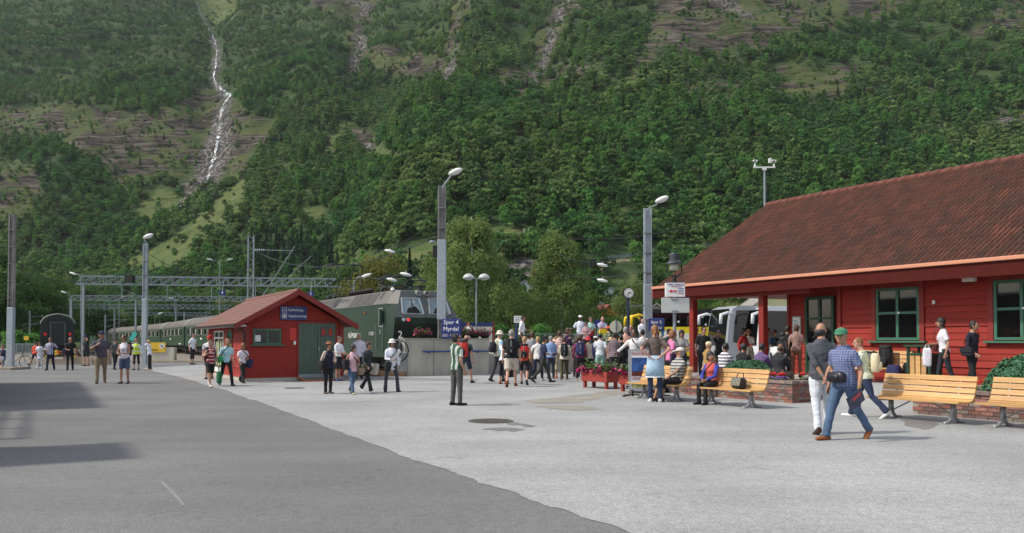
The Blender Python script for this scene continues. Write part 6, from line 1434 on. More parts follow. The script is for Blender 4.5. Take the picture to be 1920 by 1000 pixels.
def luggage(name, loc, rz, d, color, label, extra=None, cat='bag', tilt=0):
    t = thing(name, label, cat, loc, rz); t.rotation_euler[0] = tilt; mb = MB(); rbox(mb, (0, 0, d[2] / 2), d); mb.build('bag_body', cloth(color), t, smooth=True)
    if name == 'rucksack':
        mb = MB(); rbox(mb, (0, -d[1] * .55, d[2] * .33), (d[0] * .7, d[1] * .4, d[2] * .4)); mb.build('front_pocket', cloth(color), t, smooth=True); mb = MB(); rbox(mb, (0, 0, d[2] * 1.0), (d[0] * .85, d[1] * .9, d[2] * .22)); mb.build('lid', cloth('#222222'), t, smooth=True)
        mb = MB(); [mb.beam((x, -d[1] * .56, d[2] * .1), (x, -d[1] * .56, d[2] * .95), .025, .01) for x in (-d[0] * .25, d[0] * .25)]; mb.build('strap', cloth('#3a3a3a'), t)
    if name == 'suitcase':
        mb = MB(); [mb.beam((x, d[1] * .3, d[2]), (x, d[1] * .3, d[2] + .3), .02) for x in (-.1, .1)]; mb.beam((-.1, d[1] * .3, d[2] + .3), (.1, d[1] * .3, d[2] + .3), .03); mb.build('handle', BLACK, t); mb = MB(); [mb.cyl((x, d[1] * .3 - .02, .03), (x, d[1] * .3 + .02, .03), .03, n=8) for x in (-d[0] * .4, d[0] * .4)]; mb.build('wheel', RUBBER, t)
    if extra: extra(t)
    return t
def onbench(t_, n_, z=.43): p = TN(t_, n_); p.z = gz(*TN(15.0, 20.1)[:2]) + z; return p
luggage('rucksack', onbench(14.62, 19.92), RZ, (.36, .26, .55), '#1a1a1c', 'large black rucksack standing on the wall bench', cat='backpack', tilt=0)
luggage('rucksack', onbench(15.05, 19.85), RZ + .3, (.34, .26, .40), '#5a5d60', 'grey and black rucksack slumped on the wall bench beside the larger one', cat='backpack', tilt=R(-12)); luggage('shoulder_bag', onbench(15.5, 19.85), RZ, (.5, .25, .26), '#222326', 'flat dark bag at the left end of the wall bench')
def fl(t_, n_): p = TN(t_, n_); p.z = gz(p.x, p.y); return p
luggage('suitcase', fl(14.15, 19.6), RZ, (.38, .26, .52), '#1e2048', 'dark blue suitcase with raised handle left of the litter bin', cat='suitcase'); luggage('suitcase', fl(13.93, 19.95), RZ, (.36, .26, .58), '#18181a', 'black suitcase squeezed against the litter bin', cat='suitcase')
bp = TN(14.15, 14.0); 
def hb(t):
    mb = MB(); mb.tube([(-.12, 0, .22), (-.08, 0, .36), (.08, 0, .36), (.12, 0, .22)], .012, 6); mb.build('handle', BLACK, t); mb = MB(); mb.b2((-.15, -.115, .04), (.15, -.105, .23)); mb.build('print_panel', pattern('bag_print', '#8f8c7e', '#2a2824', 'v', 22, .4), t)
luggage('handbag', TN(14.12, 13.97, .44), RZ, (.36, .20, .25), '#2b2a28', 'black and beige patterned handbag lying on the bench', hb, tilt=R(-15))

# ------------------------------------------------------------------ coaches (buses) and houses
def bus(p, rz, L_, body, label, band=None, wz=1.95, roofc=None, mirror='#e8c21c', dots=False, low=None, hh=3.35):
    t = thing('tour_bus', label, 'bus', p, rz); w = 2.5; B = M('bus_%s' % body.strip('#'), body, .3, coat=.5); RB = M('bus_roof_%s' % (roofc or body).strip('#'), roofc or body, .4, coat=.3)
    # x = length (front at 0, body runs to +x), y = width, near side y=0
    pr = [(0.12, .35), (.01, .9), (0, 1.5), (.14, 2.7), (.34, hh - .1), (.7, hh), (L_ - .3, hh), (L_, hh - .4), (L_, .35)]
    mb = MB(); mb.prism(pr, 'y', 0, w); mb.build('body', [B], t, bevel=.06)
    mb = MB(); mb.prism([(.42, hh - .16), (.7, hh + .02), (L_ - .3, hh + .02), (L_ - .05, hh - .2)], 'y', -.012, w + .012); mb.build('roof', RB, t)
    mb = MB(); mb.prism([(.40, 1.45), (.50, 2.6), (.62, hh - .24), (L_ - .15, hh - .24), (L_ - .15, wz), (1.2, wz), (1.0, 1.30)], 'y', -.02, w + .02); f = mb.build('side_windows', DGLASS, t)
    mb = MB(); n = int(L_ / 1.6)
    for k in range(1, n): mb.b2((.9 + k * 1.6, -.026, wz + .02), (.95 + k * 1.6, -.021, hh - .31))
    mb.build('window_joint', BLACK, f)
    mb = MB(); mb.add([(-.012, .12, 1.25), (-.012, w - .12, 1.25), (-.012, w - .12, 1.55), (.125, w - .12, 2.68), (.27, w - .2, hh - .14), (.27, .2, hh - .14), (.125, .12, 2.68), (-.012, .12, 1.55)], [(0, 1, 2, 7), (7, 2, 3, 6), (6, 3, 4, 5)]); mb.build('windscreen', DGLASS, t)
    for x in (1.9, L_ - 3.2, L_ - 1.9)[:2]:
        for y in (-.01, w - .24): mb = MB(); mb.cyl((x, y, .5), (x, y + .25, .5), .5, n=18); wh = mb.build('wheel', RUBBER, t); mb = MB(); mb.cyl((x, y - .012, .5), (x, y + .26, .5), .26, n=14); mb.build('rim', GREY, wh)
        mb = MB(); mb.b2((x - .58, -.014, .35), (x + .58, -.004, .75)); mb.build('wheel_arch', BLACK, t)
    MM = M('mirror_%s' % mirror.strip('#'), mirror, .4)
    for y in (.05, w - .05):
        s = -1 if y < 1 else 1; mb = MB(); mb.tube([(.55, y, 2.95), (.05, y + s * .12, 3.08), (-.38, y + s * .2, 2.95), (-.42, y + s * .2, 2.45)], [.05, .08, .10, .09], 8); mb.build('mirror', MM, t, smooth=True)
    for y in (.3, w - .3): mb = MB(); mb.ell((.12, y, .85), (.06, .18, .1), 10); mb.build('headlight', LENS, t)
    if band: mb = MB(); mb.b2((1.3, -.030, .6), (L_ - .1, -.002, wz)); mb.build('livery', band, t)
    if dots:
        mb = MB(); rr = random.Random(4)
        for k in range(26): x, z = rr.uniform(1.8, L_ - 1), rr.uniform(wz + .08, hh - .4); mb.cyl((x, -.03, z), (x, -.022, z), .07, n=7)
        mb.build('star_decals', WHITE, t)
    return t
def livery():
    m = bpy.data.materials.new('livery_collage'); m.use_nodes = True; nt = m.node_tree; L = nt.links.new; b = nt.nodes['Principled BSDF']; b.inputs['Roughness'].default_value = .35
    tc = nt.nodes.new('ShaderNodeTexCoord'); mp = nt.nodes.new('ShaderNodeMapping'); mp.inputs['Scale'].default_value = (.55, 1, .9); L(tc.outputs['Object'], mp.inputs[0]); v = nt.nodes.new('ShaderNodeTexVoronoi'); v.distance = 'CHEBYCHEV'; v.inputs['Scale'].default_value = 1.3; L(mp.outputs[0], v.inputs['Vector'])
    r = nt.nodes.new('ShaderNodeValToRGB'); r.color_ramp.interpolation = 'CONSTANT'; e = r.color_ramp.elements; sp = nt.nodes.new('ShaderNodeSeparateColor'); L(v.outputs['Color'], sp.inputs[0]); L(sp.outputs[0], r.inputs[0])
    cs = [(.0, '#e8cf2a'), (.32, '#e8cf2a'), (.52, '#6ea7d2'), (.66, '#d9462e'), (.74, '#e6e2d8'), (.86, '#e8cf2a'), (.94, '#2d5f8f')]
    while len(e) < len(cs): e.new(.5)
    for k, (p_, c) in enumerate(cs): e[k].position = p_; e[k].color = (*lin(c), 1)
    L(r.outputs[0], b.inputs['Base Color']); return m
LIV = livery()
def busat(px, Y, rz, *a, **k):
    p = W(px, 640, Y); p.z = 0; return busdo(p, rz, *a, **k)
busdo = bus
busat(1196, 50, 0.0, 12.5, '#1b1c1c', 'long black and yellow tour bus with yellow mirrors and star decals', band=LIV, roofc='#1b1c1c', dots=True, hh=3.4, wz=2.35)
busat(1362, 46, R(12), 11, '#a2a6a8', 'silver tour bus between the two red porch posts', mirror='#d8dadb', hh=3.45, wz=1.5); busat(1421, 45.5, R(14), 11, '#dfe2e2', 'white tour bus partly hidden by the station corner', mirror='#d8dadb', hh=3.40, wz=1.4)
def house(px, Y, w, d, h, rh, wall, roof, label, zb=0, rz=0, nwin=3):
    p = W(px, 640, Y); t = thing('house', label, 'house', (p.x, p.y, zb), rz); mb = MB(); mb.prism([(-w / 2, 0), (w / 2, 0), (w / 2, h), (0, h + rh), (-w / 2, h)], 'y', 0, d); mb.build('wall', M('house_' + wall.strip('#'), wall, .8, var=.08), t)
    mb = MB(); k = .4
    for s in (-1, 1): mb.add([(0, -k, h + rh + .05), (s * (w / 2 + k), -k, h - .25), (s * (w / 2 + k), d + k, h - .25), (0, d + k, h + rh + .05), (0, -k, h + rh + .25), (s * (w / 2 + k), -k, h - .05), (s * (w / 2 + k), d + k, h - .05), (0, d + k, h + rh + .25)], [(0, 1, 2, 3), (4, 7, 6, 5), (0, 4, 5, 1), (1, 5, 6, 2), (2, 6, 7, 3)])
    mb.build('roof', M('house_roof_' + roof.strip('#'), roof, .8, var=.1), t)
    for i in range(nwin):
        x = -w / 2 + w * (i + .5) / nwin; mb = MB(); mb.b2((x - .5, -.05, h * .42), (x + .5, .0, h * .42 + 1.1)); f = mb.build('window', WHITE, t); mb = MB(); mb.b2((x - .4, -.07, h * .42 + .1), (x + .4, -.05, h * .42 + 1.0)); mb.build('pane', DGLASS, f)
    return t
house(1141, 118, 3.6, 6, 3.4, 1.6, '#c08a3a', '#7a4038', 'small ochre house with red brown roof left of the clock', 1.4, R(20), 2); house(1462, 92, 5.5, 8, 5.4, 1.9, '#d6d0a0', '#8d8a84', 'cream gabled house seen behind the white bus', 0, 0, 3)
house(1232, 88, 3.2, 6, 3.9, 1.4, '#c6c2b4', '#85827c', 'grey roofed house just left of the station eaves', 0, R(-10), 2)
for px, py, w, lb in ((955, 554, 2.2, 'small white cabin high between the birches'), (984, 555, 2.4, 'white cabin beside the drooping birch'), (1146, 566, 3.2, 'white cabin above the ochre house'), (942, 566, 1.6, 'tiny pale shed by the pointed birch')):
    q = hit(px, py + 5) if py < 590 else W(px, py, 120); house(px, q.y, w * q.y / 130, 4, 2.4 * q.y / 150, .8, '#e4e4e0', '#8b8f93', lb, q.z - .2, 0, 1)
def van(px, py, Y, zb, label, col='#dcdfe0'):
    p = W(px, py, Y); t = thing('parked_van', label, 'van', (p.x, p.y, zb)); mb = MB(); mb.prism([(-2.2, .3), (-2.2, 1.0), (-1.6, 1.15), (-1.1, 1.9), (2.2, 1.95), (2.25, .3)], 'y', 0, 1.8); mb.build('body', M('van_white', col, .3, coat=.5), t, bevel=.05)
    mb = MB(); mb.prism([(-1.5, 1.2), (-1.08, 1.78), (.3, 1.8), (.3, 1.2)], 'y', -.01, 1.81); mb.build('window', DGLASS, t)
    for x in (-1.4, 1.4): mb = MB(); mb.cyl((x, -.02, .33), (x, 1.82, .33), .33, n=12); mb.build('wheel', RUBBER, t)
van(1083, 612, 95, 1.0, 'white van parked behind the man with the lanyard')
# bicycles
def bicycle(p, rz, label, tilt=0):
    t = thing('bicycle', label, 'bicycle', p, rz); t.rotation_euler[1] = tilt
    for x in (-.52, .52):
        mb = MB(); mb.tube([(x + .34 * math.cos(a), 0, .34 + .34 * math.sin(a)) for a in np.linspace(0, 6.283, 25)], .02, 6, cap=False); w = mb.build('wheel', RUBBER, t); mb = MB(); [mb.beam((x, 0, .34), (x + .33 * math.cos(a), 0, .34 + .33 * math.sin(a)), .005) for a in np.linspace(0, 6.28, 15)]; mb.build('spokes', GREY, w)
    mb = MB()
    for a, b in (((-.52, .34), (-.12, .30)), ((-.52, .34), (-.2, .78)), ((-.12, .30), (-.22, .86)), ((-.2, .78), (.34, .82)), ((-.12, .30), (.36, .74)), ((.52, .34), (.33, .92))): mb.tube([(a[0], 0, a[1]), (b[0], 0, b[1])], .016, 6)
    mb.build('frame', M('bike_frame', '#1f2328', .4), t); mb = MB(); mb.ell((-.23, 0, .89), (.13, .07, .04), 8); mb.build('saddle', BLACK, t); mb = MB(); mb.tube([(.28, -.26, 1.0), (.34, 0, .94), (.28, .26, 1.0)], .014, 6); mb.build('handlebar', BLACK, t)
bicycle(G(30, 690), R(0), 'bicycle leaning behind the far left mast'); bicycle(G(652, 708), R(-20), 'black bicycle parked between the kiosk and the locomotive')
# quayside shed beyond the left edge of the view: it throws the shade on the road
sh = thing('quay_shed', 'grey shed beside the road, only its shade reaching the square', 'shed', TN(22.6, -2.55), RZ)
mb = MB(); mb.b2((-13, -6, 0), (0, 0, 3.9)); mb.build('wall', M('shed_wall', '#7a7a74', .8, var=.1), sh); mb = MB(); mb.b2((-13.3, -6.3, 3.9), (.3, .35, 4.05)); mb.build('roof', M('shed_roof', '#4b4a48', .8), sh)
s2 = thing('quay_shed', 'small grey ticket booth beside the road beyond the view', 'shed', TN(13.2, -2.6), RZ); mb = MB(); mb.b2((-1.6, -2.6, 0), (0, 0, 3.9)); mb.build('wall', MATS['shed_wall'], s2); mb = MB(); mb.b2((-1.8, -2.8, 3.9), (.2, .3, 4.0)); mb.build('roof', MATS['shed_roof'], s2)
rl_ = thing('gate_frame', 'open steel railing frame between the two quay sheds', 'railing', TN(21.8, -2.8), RZ); mb = MB()
for x in (0, 2, 4, 5.8): mb.beam((x, 0, 0), (x, 0, 3.0), .12)
for z in (1.0, 1.5, 2.0, 2.5, 3.0): mb.beam((0, 0, z), (5.8, 0, z), .07)
mb.build('rails', DSTEEL, rl_)
# ------------------------------------------------------------------ people
SKIN = {'f': M('skin_fair', (.50, .27, .19), .55, var=.06), 'm': M('skin_tan', (.40, .21, .13), .55, var=.06), 'b': M('skin_brown', (.20, .10, .06), .5, var=.06), 'd': M('skin_dark', (.06, .032, .022), .45, var=.06)}
HAIRC = {'k': M('hair_black', (.012, .010, .010), .5, var=.3, vscale=40, bump=.5, bscale=70), 'b': M('hair_brown', (.075, .036, .018), .55, var=.3, vscale=40, bump=.5, bscale=70), 'y': M('hair_blond', (.42, .28, .13), .6, var=.2, vscale=40, bump=.5, bscale=70), 'g': M('hair_grey', (.30, .28, .26), .6, var=.2, vscale=40, bump=.5, bscale=70), 'r': M('hair_auburn', (.24, .10, .035), .55, var=.3, vscale=40, bump=.5, bscale=70)}
EYE = M('eye_dark', (.02, .015, .012), .2); LIP = M('lips', (.32, .10, .08), .5)
QUEUE = []
TMP = bpy.data.collections.new('workshop'); COL.children.link(TMP)
def q_remesh(name, mb, voxel, mat, parent, post=None, smooth=2, wr=0.0, seed=0, tri=None):
    me = bpy.data.meshes.new('tmp'); me.from_pydata(mb.v, [], mb.f); bm = bmesh.new(); bm.from_mesh(me); bmesh.ops.recalc_face_normals(bm, faces=bm.faces); bm.to_mesh(me); bm.free()
    o = bpy.data.objects.new('tmp', me); TMP.objects.link(o); m = o.modifiers.new('r', 'REMESH'); m.mode = 'VOXEL'; m.voxel_size = voxel; m.use_smooth_shade = True
    if smooth: s = o.modifiers.new('s', 'SMOOTH'); s.iterations = smooth; s.factor = .5
    QUEUE.append((o, name, mat, parent, post, wr, seed))
def flush():
    bpy.context.view_layer.update(); dg = bpy.context.evaluated_depsgraph_get(); tot = 0
    for o, name, mat, parent, post, wr, seed in QUEUE:
        ev = o.evaluated_get(dg); me = bpy.data.meshes.new_from_object(ev); me.name = name; n = len(me.vertices)
        co = np.empty(n * 3); me.vertices.foreach_get('co', co); co = co.reshape(-1, 3)
        if wr and n:
            no = np.empty(n * 3); me.vertices.foreach_get('normal', no); no = no.reshape(-1, 3); x, y, z = co.T * 1.0; s = seed * 1.7
            d = fbm(x * 9 + s + y * 5, z * 16 + s, 3, seed % 50) + .6 * fbm(z * 26 + x * 12 + s, y * 12 + s * 2, 2, seed % 37) - .8
            co = co + no * (d * wr)[:, None]; me.vertices.foreach_set('co', co.ravel())
        me.materials.clear(); me.materials.append(mat)
        if post is not None and post.v:
            bm = bmesh.new(); bm.from_mesh(me); t = post.mesh('t', mat, True); bm.from_mesh(t); bm.to_mesh(me); bm.free(); bpy.data.meshes.remove(t)
        me.polygons.foreach_set('use_smooth', [True] * len(me.polygons)); me.update(); put(name, me, parent); tot += len(me.polygons)
    for o, *_ in QUEUE: m = o.data; bpy.data.objects.remove(o); bpy.data.meshes.remove(m)
    QUEUE.clear(); bpy.data.collections.remove(TMP); print('PEOPLE FACES', tot)
def ik(S, T, a, b, hint):
    d = T - S; L_ = min(d.length, (a + b) * .995); u = d.normalized(); x = (a * a - b * b + L_ * L_) / (2 * L_); h = math.sqrt(max(0, a * a - x * x)); hint = (hint - u * hint.dot(u)).normalized()
    return S + u * x + hint * h, S + u * L_
V_ = Vector
ARM = {  # wrist target (outward, y, z for a 1.75 m figure), elbow hint
 'rest': ((.27, -.03, .86), (.3, 1, 0)), 'fwd': ((.25, -.26, .93), (.3, 1, -.3)), 'back': ((.26, .22, .92), (.3, 1, .2)), 'hips': ((.13, .13, 1.04), (1, .5, 0)), 'clasp': ((.02, .19, .90), (1, .7, 0)),
 'camera': ((.06, -.24, 1.56), (1, -.2, -.8)), 'hold': ((.09, -.30, 1.08), (.6, .4, -1)), 'cross': ((-.10, -.21, 1.20), (1, .1, -.5)), 'phone': ((.12, -.05, 1.54), (1, -.5, -.6)), 'shade': ((.10, -.14, 1.66), (1, -.5, .1)),
 'strap': ((.15, -.17, 1.29), (.9, .1, -1)), 'reach': ((.42, -.40, 1.05), (.4, .5, -1)), 'lap': ((.06, -.34, 1.02), (.8, .5, -.2)), 'side': ((.5, -.12, 1.10), (.2, .8, -1)), 'knee': ((.14, -.42, 1.0), (.7, .6, 0)), 'bagh': ((.24, -.12, .96), (.5, 1, 0)), 'up': ((.26, -.2, 1.35), (1, .2, -1)), 'bench': ((.62, .05, 1.18), (.2, .6, -1))}
LEG = {  # (hip swing, knee bend) right, left
 'stand': ((2, 2), (-3, 2)), 'walk': ((24, 5), (-18, 26)), 'walk2': ((-18, 26), (24, 5)), 'step': ((12, 4), (-10, 12)), 'wide': ((4, 2), (4, 2)), 'sit': ((86, 86), (84, 82)), 'sitx': ((66, 38), (80, 62))}
def person(px, Y, face, pose, top, bot, hair, label, hy=None, H=None, zb=None, fem=False, skin='f', hat=None, shoe='#1c1a18', sleeves=None, vest=None, girth=1.0, hyaw=0, lean=4, extra=None, seat=None, pos=None, vox=None, spread=.0, glasses=False, seed=None, htilt=0):
    seed = seed or int(px * 3 + Y); rr = random.Random(seed)
    p = pos.copy() if pos is not None else W(px, 640, Y); p.z = gz(p.x, p.y) if zb is None else zb
    if H is None: H = W(px, hy, p.y).z - p.z
    k = H / 1.75; t = thing('person', label, 'person', p, R(face), 'people on the station square'); t['height'] = round(H, 2)
    near = p.y < 15; vx = vox or (.0135 if near else (.019 if p.y < 23 else .026)); ra, la, lg = pose.split(); g = girth * (.92 if fem else 1.0); sit = lg.startswith('sit')
    a = R(lean); S = V_((0, -math.sin(a), math.cos(a))); zp = (seat + .10) / k if sit and seat is not None else .95
    P0 = V_((0, 0, zp))
    hipw = .095; J = {}; legs = {}
    Lth, Lsh = .44, .43
    for i, s in enumerate((-1, 1)):  # -1 = right side of body (x negative when facing -Y)
        sw, kb = LEG[lg][i]; hp = P0 + V_((s * hipw, 0, -.03)); out = s * (.03 + spread * .3)
        d1 = V_((out, -math.sin(R(sw)), -math.cos(R(sw)))).normalized(); kn = hp + d1 * Lth; d2 = V_((out * .4, -math.sin(R(sw - kb)), -math.cos(R(sw - kb)))).normalized(); an = kn + d2 * Lsh; legs[s] = (hp, kn, an, sw - kb)
    low = min(l[2].z for l in legs.values()) - .085
    if not sit:
        dz = V_((0, 0, -low)); P0 = P0 + dz; legs = {s: (l[0] + dz, l[1] + dz, l[2] + dz, l[3]) for s, l in legs.items()}
    else:
        for s in legs:   # plant the sitting feet on the ground
            hp, kn, an, _ = legs[s]; T = V_((an.x, an.y, .085)); kn2, an2 = ik(hp, T, Lth, Lsh, V_((0, -1, 1))); legs[s] = (hp, kn2, an2, 0)
    def sp(z, x=0, y=0): return P0 + S * (z - .95) + V_((x, 0, 0)) + V_((0, y * math.cos(a), 0))
    shw = .185 if not fem else .165; arms = {}
    for s, nm in ((-1, ra), (1, la)):
        T, h = ARM[nm]; sh = sp(1.372, s * shw); Tt = P0 + V_((s * T[0], T[1], 0)) + S * (T[2] - .95)
        if nm == 'reach' and False: pass
        el, wr_ = ik(sh, Tt, .29, .255, V_((s * h[0], h[1], h[2]))); arms[s] = (sh, el, wr_)
    sc = lambda mb: [setattr(mb, 'v', [(x * k, y * k, z * k) for x, y, z in mb.v]), mb][1]
    # --- the body: one continuous figure
    b = MB(); po = MB(); rings = [(.80, .09, .08, .01), (.86, .15, .11, .01), (.94, .168, .118, .01), (1.05, .15, .105, -.005), (1.15, .15, .105, -.005), (1.27, .17, .115, 0), (1.36, .178, .102, .01), (1.41, .150, .088, .015), (1.455, .098, .072, .015), (1.49, .062, .062, .01), (1.54, .058, .06, .0)]
    if fem: rings = [(.80, .09, .08, .01), (.86, .155, .112, .01), (.94, .172, .12, .01), (1.06, .132, .098, 0), (1.15, .135, .10, 0), (1.26, .152, .125, -.015), (1.35, .157, .094, .01), (1.40, .130, .080, .015), (1.45, .082, .062, .015), (1.485, .053, .054, .01), (1.54, .049, .053, 0)]
    def gk(z): return g if z < 1.35 else 1 + (g - 1) * .3
    b.tube([sp(z, 0, y) for z, rx, ry, y in rings], [rx * gk(z) for z, rx, ry, y in rings], 14, [ry * gk(z) for z, rx, ry, y in rings], (1, 0, 0))
    Hc = sp(1.632, 0, -.015 - .012 * lean / 4); HM = Matrix.Rotation(R(hyaw), 3, 'Z') @ Matrix.Rotation(R(htilt), 3, 'X')
    b.ell(Hc, (.079, .099, .118), 14, HM); b.ell(Hc + HM @ V_((0, -.022, -.055)), (.061, .072, .066), 12, HM); b.tube([sp(1.46), Hc + V_((0, .012, -.04))], [.055, .05], 10)
    po.ell(Hc + HM @ V_((0, -.103, -.02)), (.014, .022, .024), 8, HM)
    for s in (-1, 1): po.ell(Hc + HM @ V_((s * .081, .005, -.012)), (.012, .02, .032), 8, HM)
    for s in (-1, 1):
        sh, el, w = arms[s]; b.ell(sh + V_((-s * .01, 0, -.005)), (.056, .052, .056), 10); b.tube([sh, sh.lerp(el, .4), el, el.lerp(w, .35), w], [.050, .046, .037, .038, .025], 10)
        hd = (w - el).normalized()
        if ra == 'clasp': hd = (hd + V_((-s * .2, 0, -1.2))).normalized()
        side = hd.cross(V_((1, 0, 0)) if abs(hd.x) < .8 else V_((0, 0, 1))).normalized(); nrm = hd.cross(side)
        # palm is broad along 'side'
        pc = w + hd * .045; b.tube([w, w + hd * .03, w + hd * .085], [.024, .038, .036], 8, [.02, .018, .016], side); 
        for i, (o_, l_) in enumerate(((-.030, .066), (-.010, .078), (.011, .073), (.030, .058))):
            r0 = w + hd * .075 + side * o_; m1_ = r0 + hd * l_ * .55 + nrm * s * .006; e_ = m1_ + (hd * .8 - nrm * s * -.55).normalized() * l_ * .5; po.tube([r0, m1_, e_], [.0095, .0085, .0065], 5)
        tb = w + hd * .02 - side * .028; po.tube([tb, tb + hd * .03 - side * .025, tb + hd * .062 - side * .028], [.011, .010, .008], 5)
        hp, kn, an, fa = legs[s]; b.tube([hp + V_((0, 0, .06)), hp.lerp(kn, .15), hp.lerp(kn, .6), kn, kn.lerp(an, .3), kn.lerp(an, .75), an], [.075, .086 * g, .068 * g, .053, .056, .04, .036], 10)
        # foot
        ft = R(min(0, fa) * .9 if not sit else 0); fd = V_((s * .12, -math.cos(ft), math.sin(ft))).normalized(); hl_ = an + V_((0, 0, -.045)) - fd * .05
        fp = [hl_, hl_ + fd * .06, hl_ + fd * .15, hl_ + fd * .23]; b.tube(fp, [.032, .038, .042, .03], 8, [.038, .036, .026, .018], (1, 0, 0)); legs[s] = (hp, kn, an, fd, hl_)
    q_remesh('body', sc(b), vx, SKIN[skin], t, sc(po), 2)
    # eyes, mouth
    f = MB(); [f.ell(Hc + HM @ V_((s * .032, -.093, .008)), (.013, .008, .008), 6, HM) for s in (-1, 1)]; [f.beam(Hc + HM @ V_((s * .018, -.098, .032)), Hc + HM @ V_((s * .048, -.088, .032)), .008) for s in (-1, 1)]; sc(f).build('eyes', EYE, t)
    f = MB(); f.ell(Hc + HM @ V_((0, -.089, -.062)), (.022, .009, .006), 8, HM); sc(f).build('mouth', LIP, t)
    if glasses: f = MB(); [f.ell(Hc + HM @ V_((s * .032, -.099, .008)), (.027, .008, .019), 8, HM) for s in (-1, 1)]; [f.beam(Hc + HM @ V_((s * .055, -.09, .012)), Hc + HM @ V_((s * .078, 0, .005)), .005) for s in (-1, 1)]; sc(f).build('sunglasses', BLACK, t)
    # --- clothes
    wr = .016 if near else .014
    kind, col = top[0], top[1]; tm = col if not isinstance(col, str) else cloth(col)
    def shirt(name, mat, sl, hem, infl, open_=0, collar=0):
        m = MB(); rg = [(hem, .165 if not fem else .17, .125, .01)] + [r for r in rings if hem + .04 < r[0] < 1.46] + [(1.475 + collar, .072, .070, .012)]
        if hem < .84: rg[0] = (hem, .19 if not fem else .2, .16, .01)
        m.tube([sp(z, 0, y) for z, rx, ry, y in rg], [rx * gk(z) + infl for z, rx, ry, y in rg], 14, [ry * gk(z) + infl + .004 for z, rx, ry, y in rg], (1, 0, 0))
        for s in (-1, 1):
            sh, el, w = arms[s]
            if sl != 'none': m.ell(sh + V_((-s * .012, 0, -.004)), (.066 + infl * .3, .062, .066 + infl * .3), 12)
            if sl == 'short': m.tube([sh, sh.lerp(el, .4), sh.lerp(el, .72)], [.064 + infl * .3, .066, .068], 10)
            elif sl == 'long': m.tube([sh, sh.lerp(el, .5), el, el.lerp(w, .5), el.lerp(w, .93)], [.062 + infl * .3, .058, .050, .047, .042], 10)
            elif sl == 'roll': m.tube([sh, sh.lerp(el, .5), el, el.lerp(w, .28)], [.064, .060, .054, .052], 10)
            elif sl == 'cap': m.tube([sh + V_((-s * .08, 0, -.01)), sh, sh.lerp(el, .22)], [.055, .060, .056], 10)
        q_remesh(name, sc(m), vx, mat, t, None, 1, wr, seed)
    hems = {'tee': .88, 'polo': .86, 'shirt': .84, 'long': .86, 'tank': .88, 'jacket': .82, 'tunic': .74, 'dress': .62, 'bare': None, 'blouse': .86}
    sls = sleeves or {'tee': 'short', 'polo': 'short', 'shirt': 'long', 'long': 'long', 'tank': 'none', 'jacket': 'long', 'tunic': 'long', 'dress': 'short', 'blouse': 'short'}.get(kind, 'none')
    hem = hems[kind]
    if sit and hem: hem = .90
    if hem: shirt({'jacket': 'jacket', 'dress': 'dress', 'shirt': 'shirt', 'tee': 't_shirt', 'polo': 'polo_shirt', 'tank': 'tank_top', 'tunic': 'tunic', 'long': 'jumper', 'blouse': 'blouse'}[kind], tm, sls, hem, .022 if kind in ('jacket', 'tunic') else .013, collar=.02 if kind in ('polo', 'shirt', 'jacket') else 0)
    if vest: shirt('waistcoat', vest if not isinstance(vest, str) else cloth(vest), 'none', .86 if not sit else .9, .028)
    bk, bc = bot; bm_ = bc if not isinstance(bc, str) else cloth(bc); m = MB()
    rg = [r for r in rings if r[0] < 1.06]; m.tube([sp(z, 0, y) for z, rx, ry, y in rg], [rx * g + .010 for z, rx, ry, y in rg], 12, [ry * g + .012 for z, rx, ry, y in rg], (1, 0, 0))
    if bk == 'skirt':
        zs = .46; m.tube([P0 + V_((0, 0, z - .95)) for z in (.95, .8, zs)], [.18, .20, .24], 14, [.13, .16, .21], (1, 0, 0))
    else:
        for s in (-1, 1):
            hp, kn, an = legs[s][:3]; A = hp + V_((0, 0, .05))
            if bk == 'shorts': pts = [A, hp.lerp(kn, .2), hp.lerp(kn, .6), hp.lerp(kn, .92)]; rd = [.085, .098 * g, .088 * g, .084 * g]
            elif bk == 'capri': pts = [A, hp.lerp(kn, .2), hp.lerp(kn, .7), kn, kn.lerp(an, .45)]; rd = [.085, .096 * g, .078 * g, .070, .066]
            elif bk == 'flare': pts = [A, hp.lerp(kn, .2), hp.lerp(kn, .7), kn, kn.lerp(an, .5), an + V_((0, 0, -.02))]; rd = [.085, .094 * g, .075 * g, .062, .064, .078]
            else: pts = [A, hp.lerp(kn, .2), hp.lerp(kn, .7), kn, kn.lerp(an, .5), an + V_((0, 0, -.025))]; rd = [.088, .098 * g, .080 * g, .070, .062, .058]
            m.tube(pts, rd, 10)
    q_remesh({'shorts': 'shorts', 'skirt': 'skirt', 'capri': 'capri_trousers'}.get(bk, 'trousers'), sc(m), vx, bm_, t, None, 1, wr, seed + 3)
    SM = cloth(shoe)
    for s in (-1, 1):
        fd, hl_ = legs[s][3], legs[s][4]; m = MB(); up = V_((1, 0, 0)).cross(fd) * -1; up = up if up.z > 0 else -up
        m.tube([hl_ - fd * .025, hl_ + fd * .05, hl_ + fd * .15, hl_ + fd * .225, hl_ + fd * .25], [.036, .043, .049, .038, .018], 10, [.044, .043, .034, .026, .014], (1, 0, 0)); m.tube([hl_ + V_((0, 0, .0)), legs[s][2] + V_((0, 0, .015))], [.042, .044], 8); sc(m).build('shoe', SM, t, smooth=True)
    # --- hair and hats
    hk, hc = hair[0], HAIRC[hair[1]] if len(hair) > 1 else None
    m = MB()
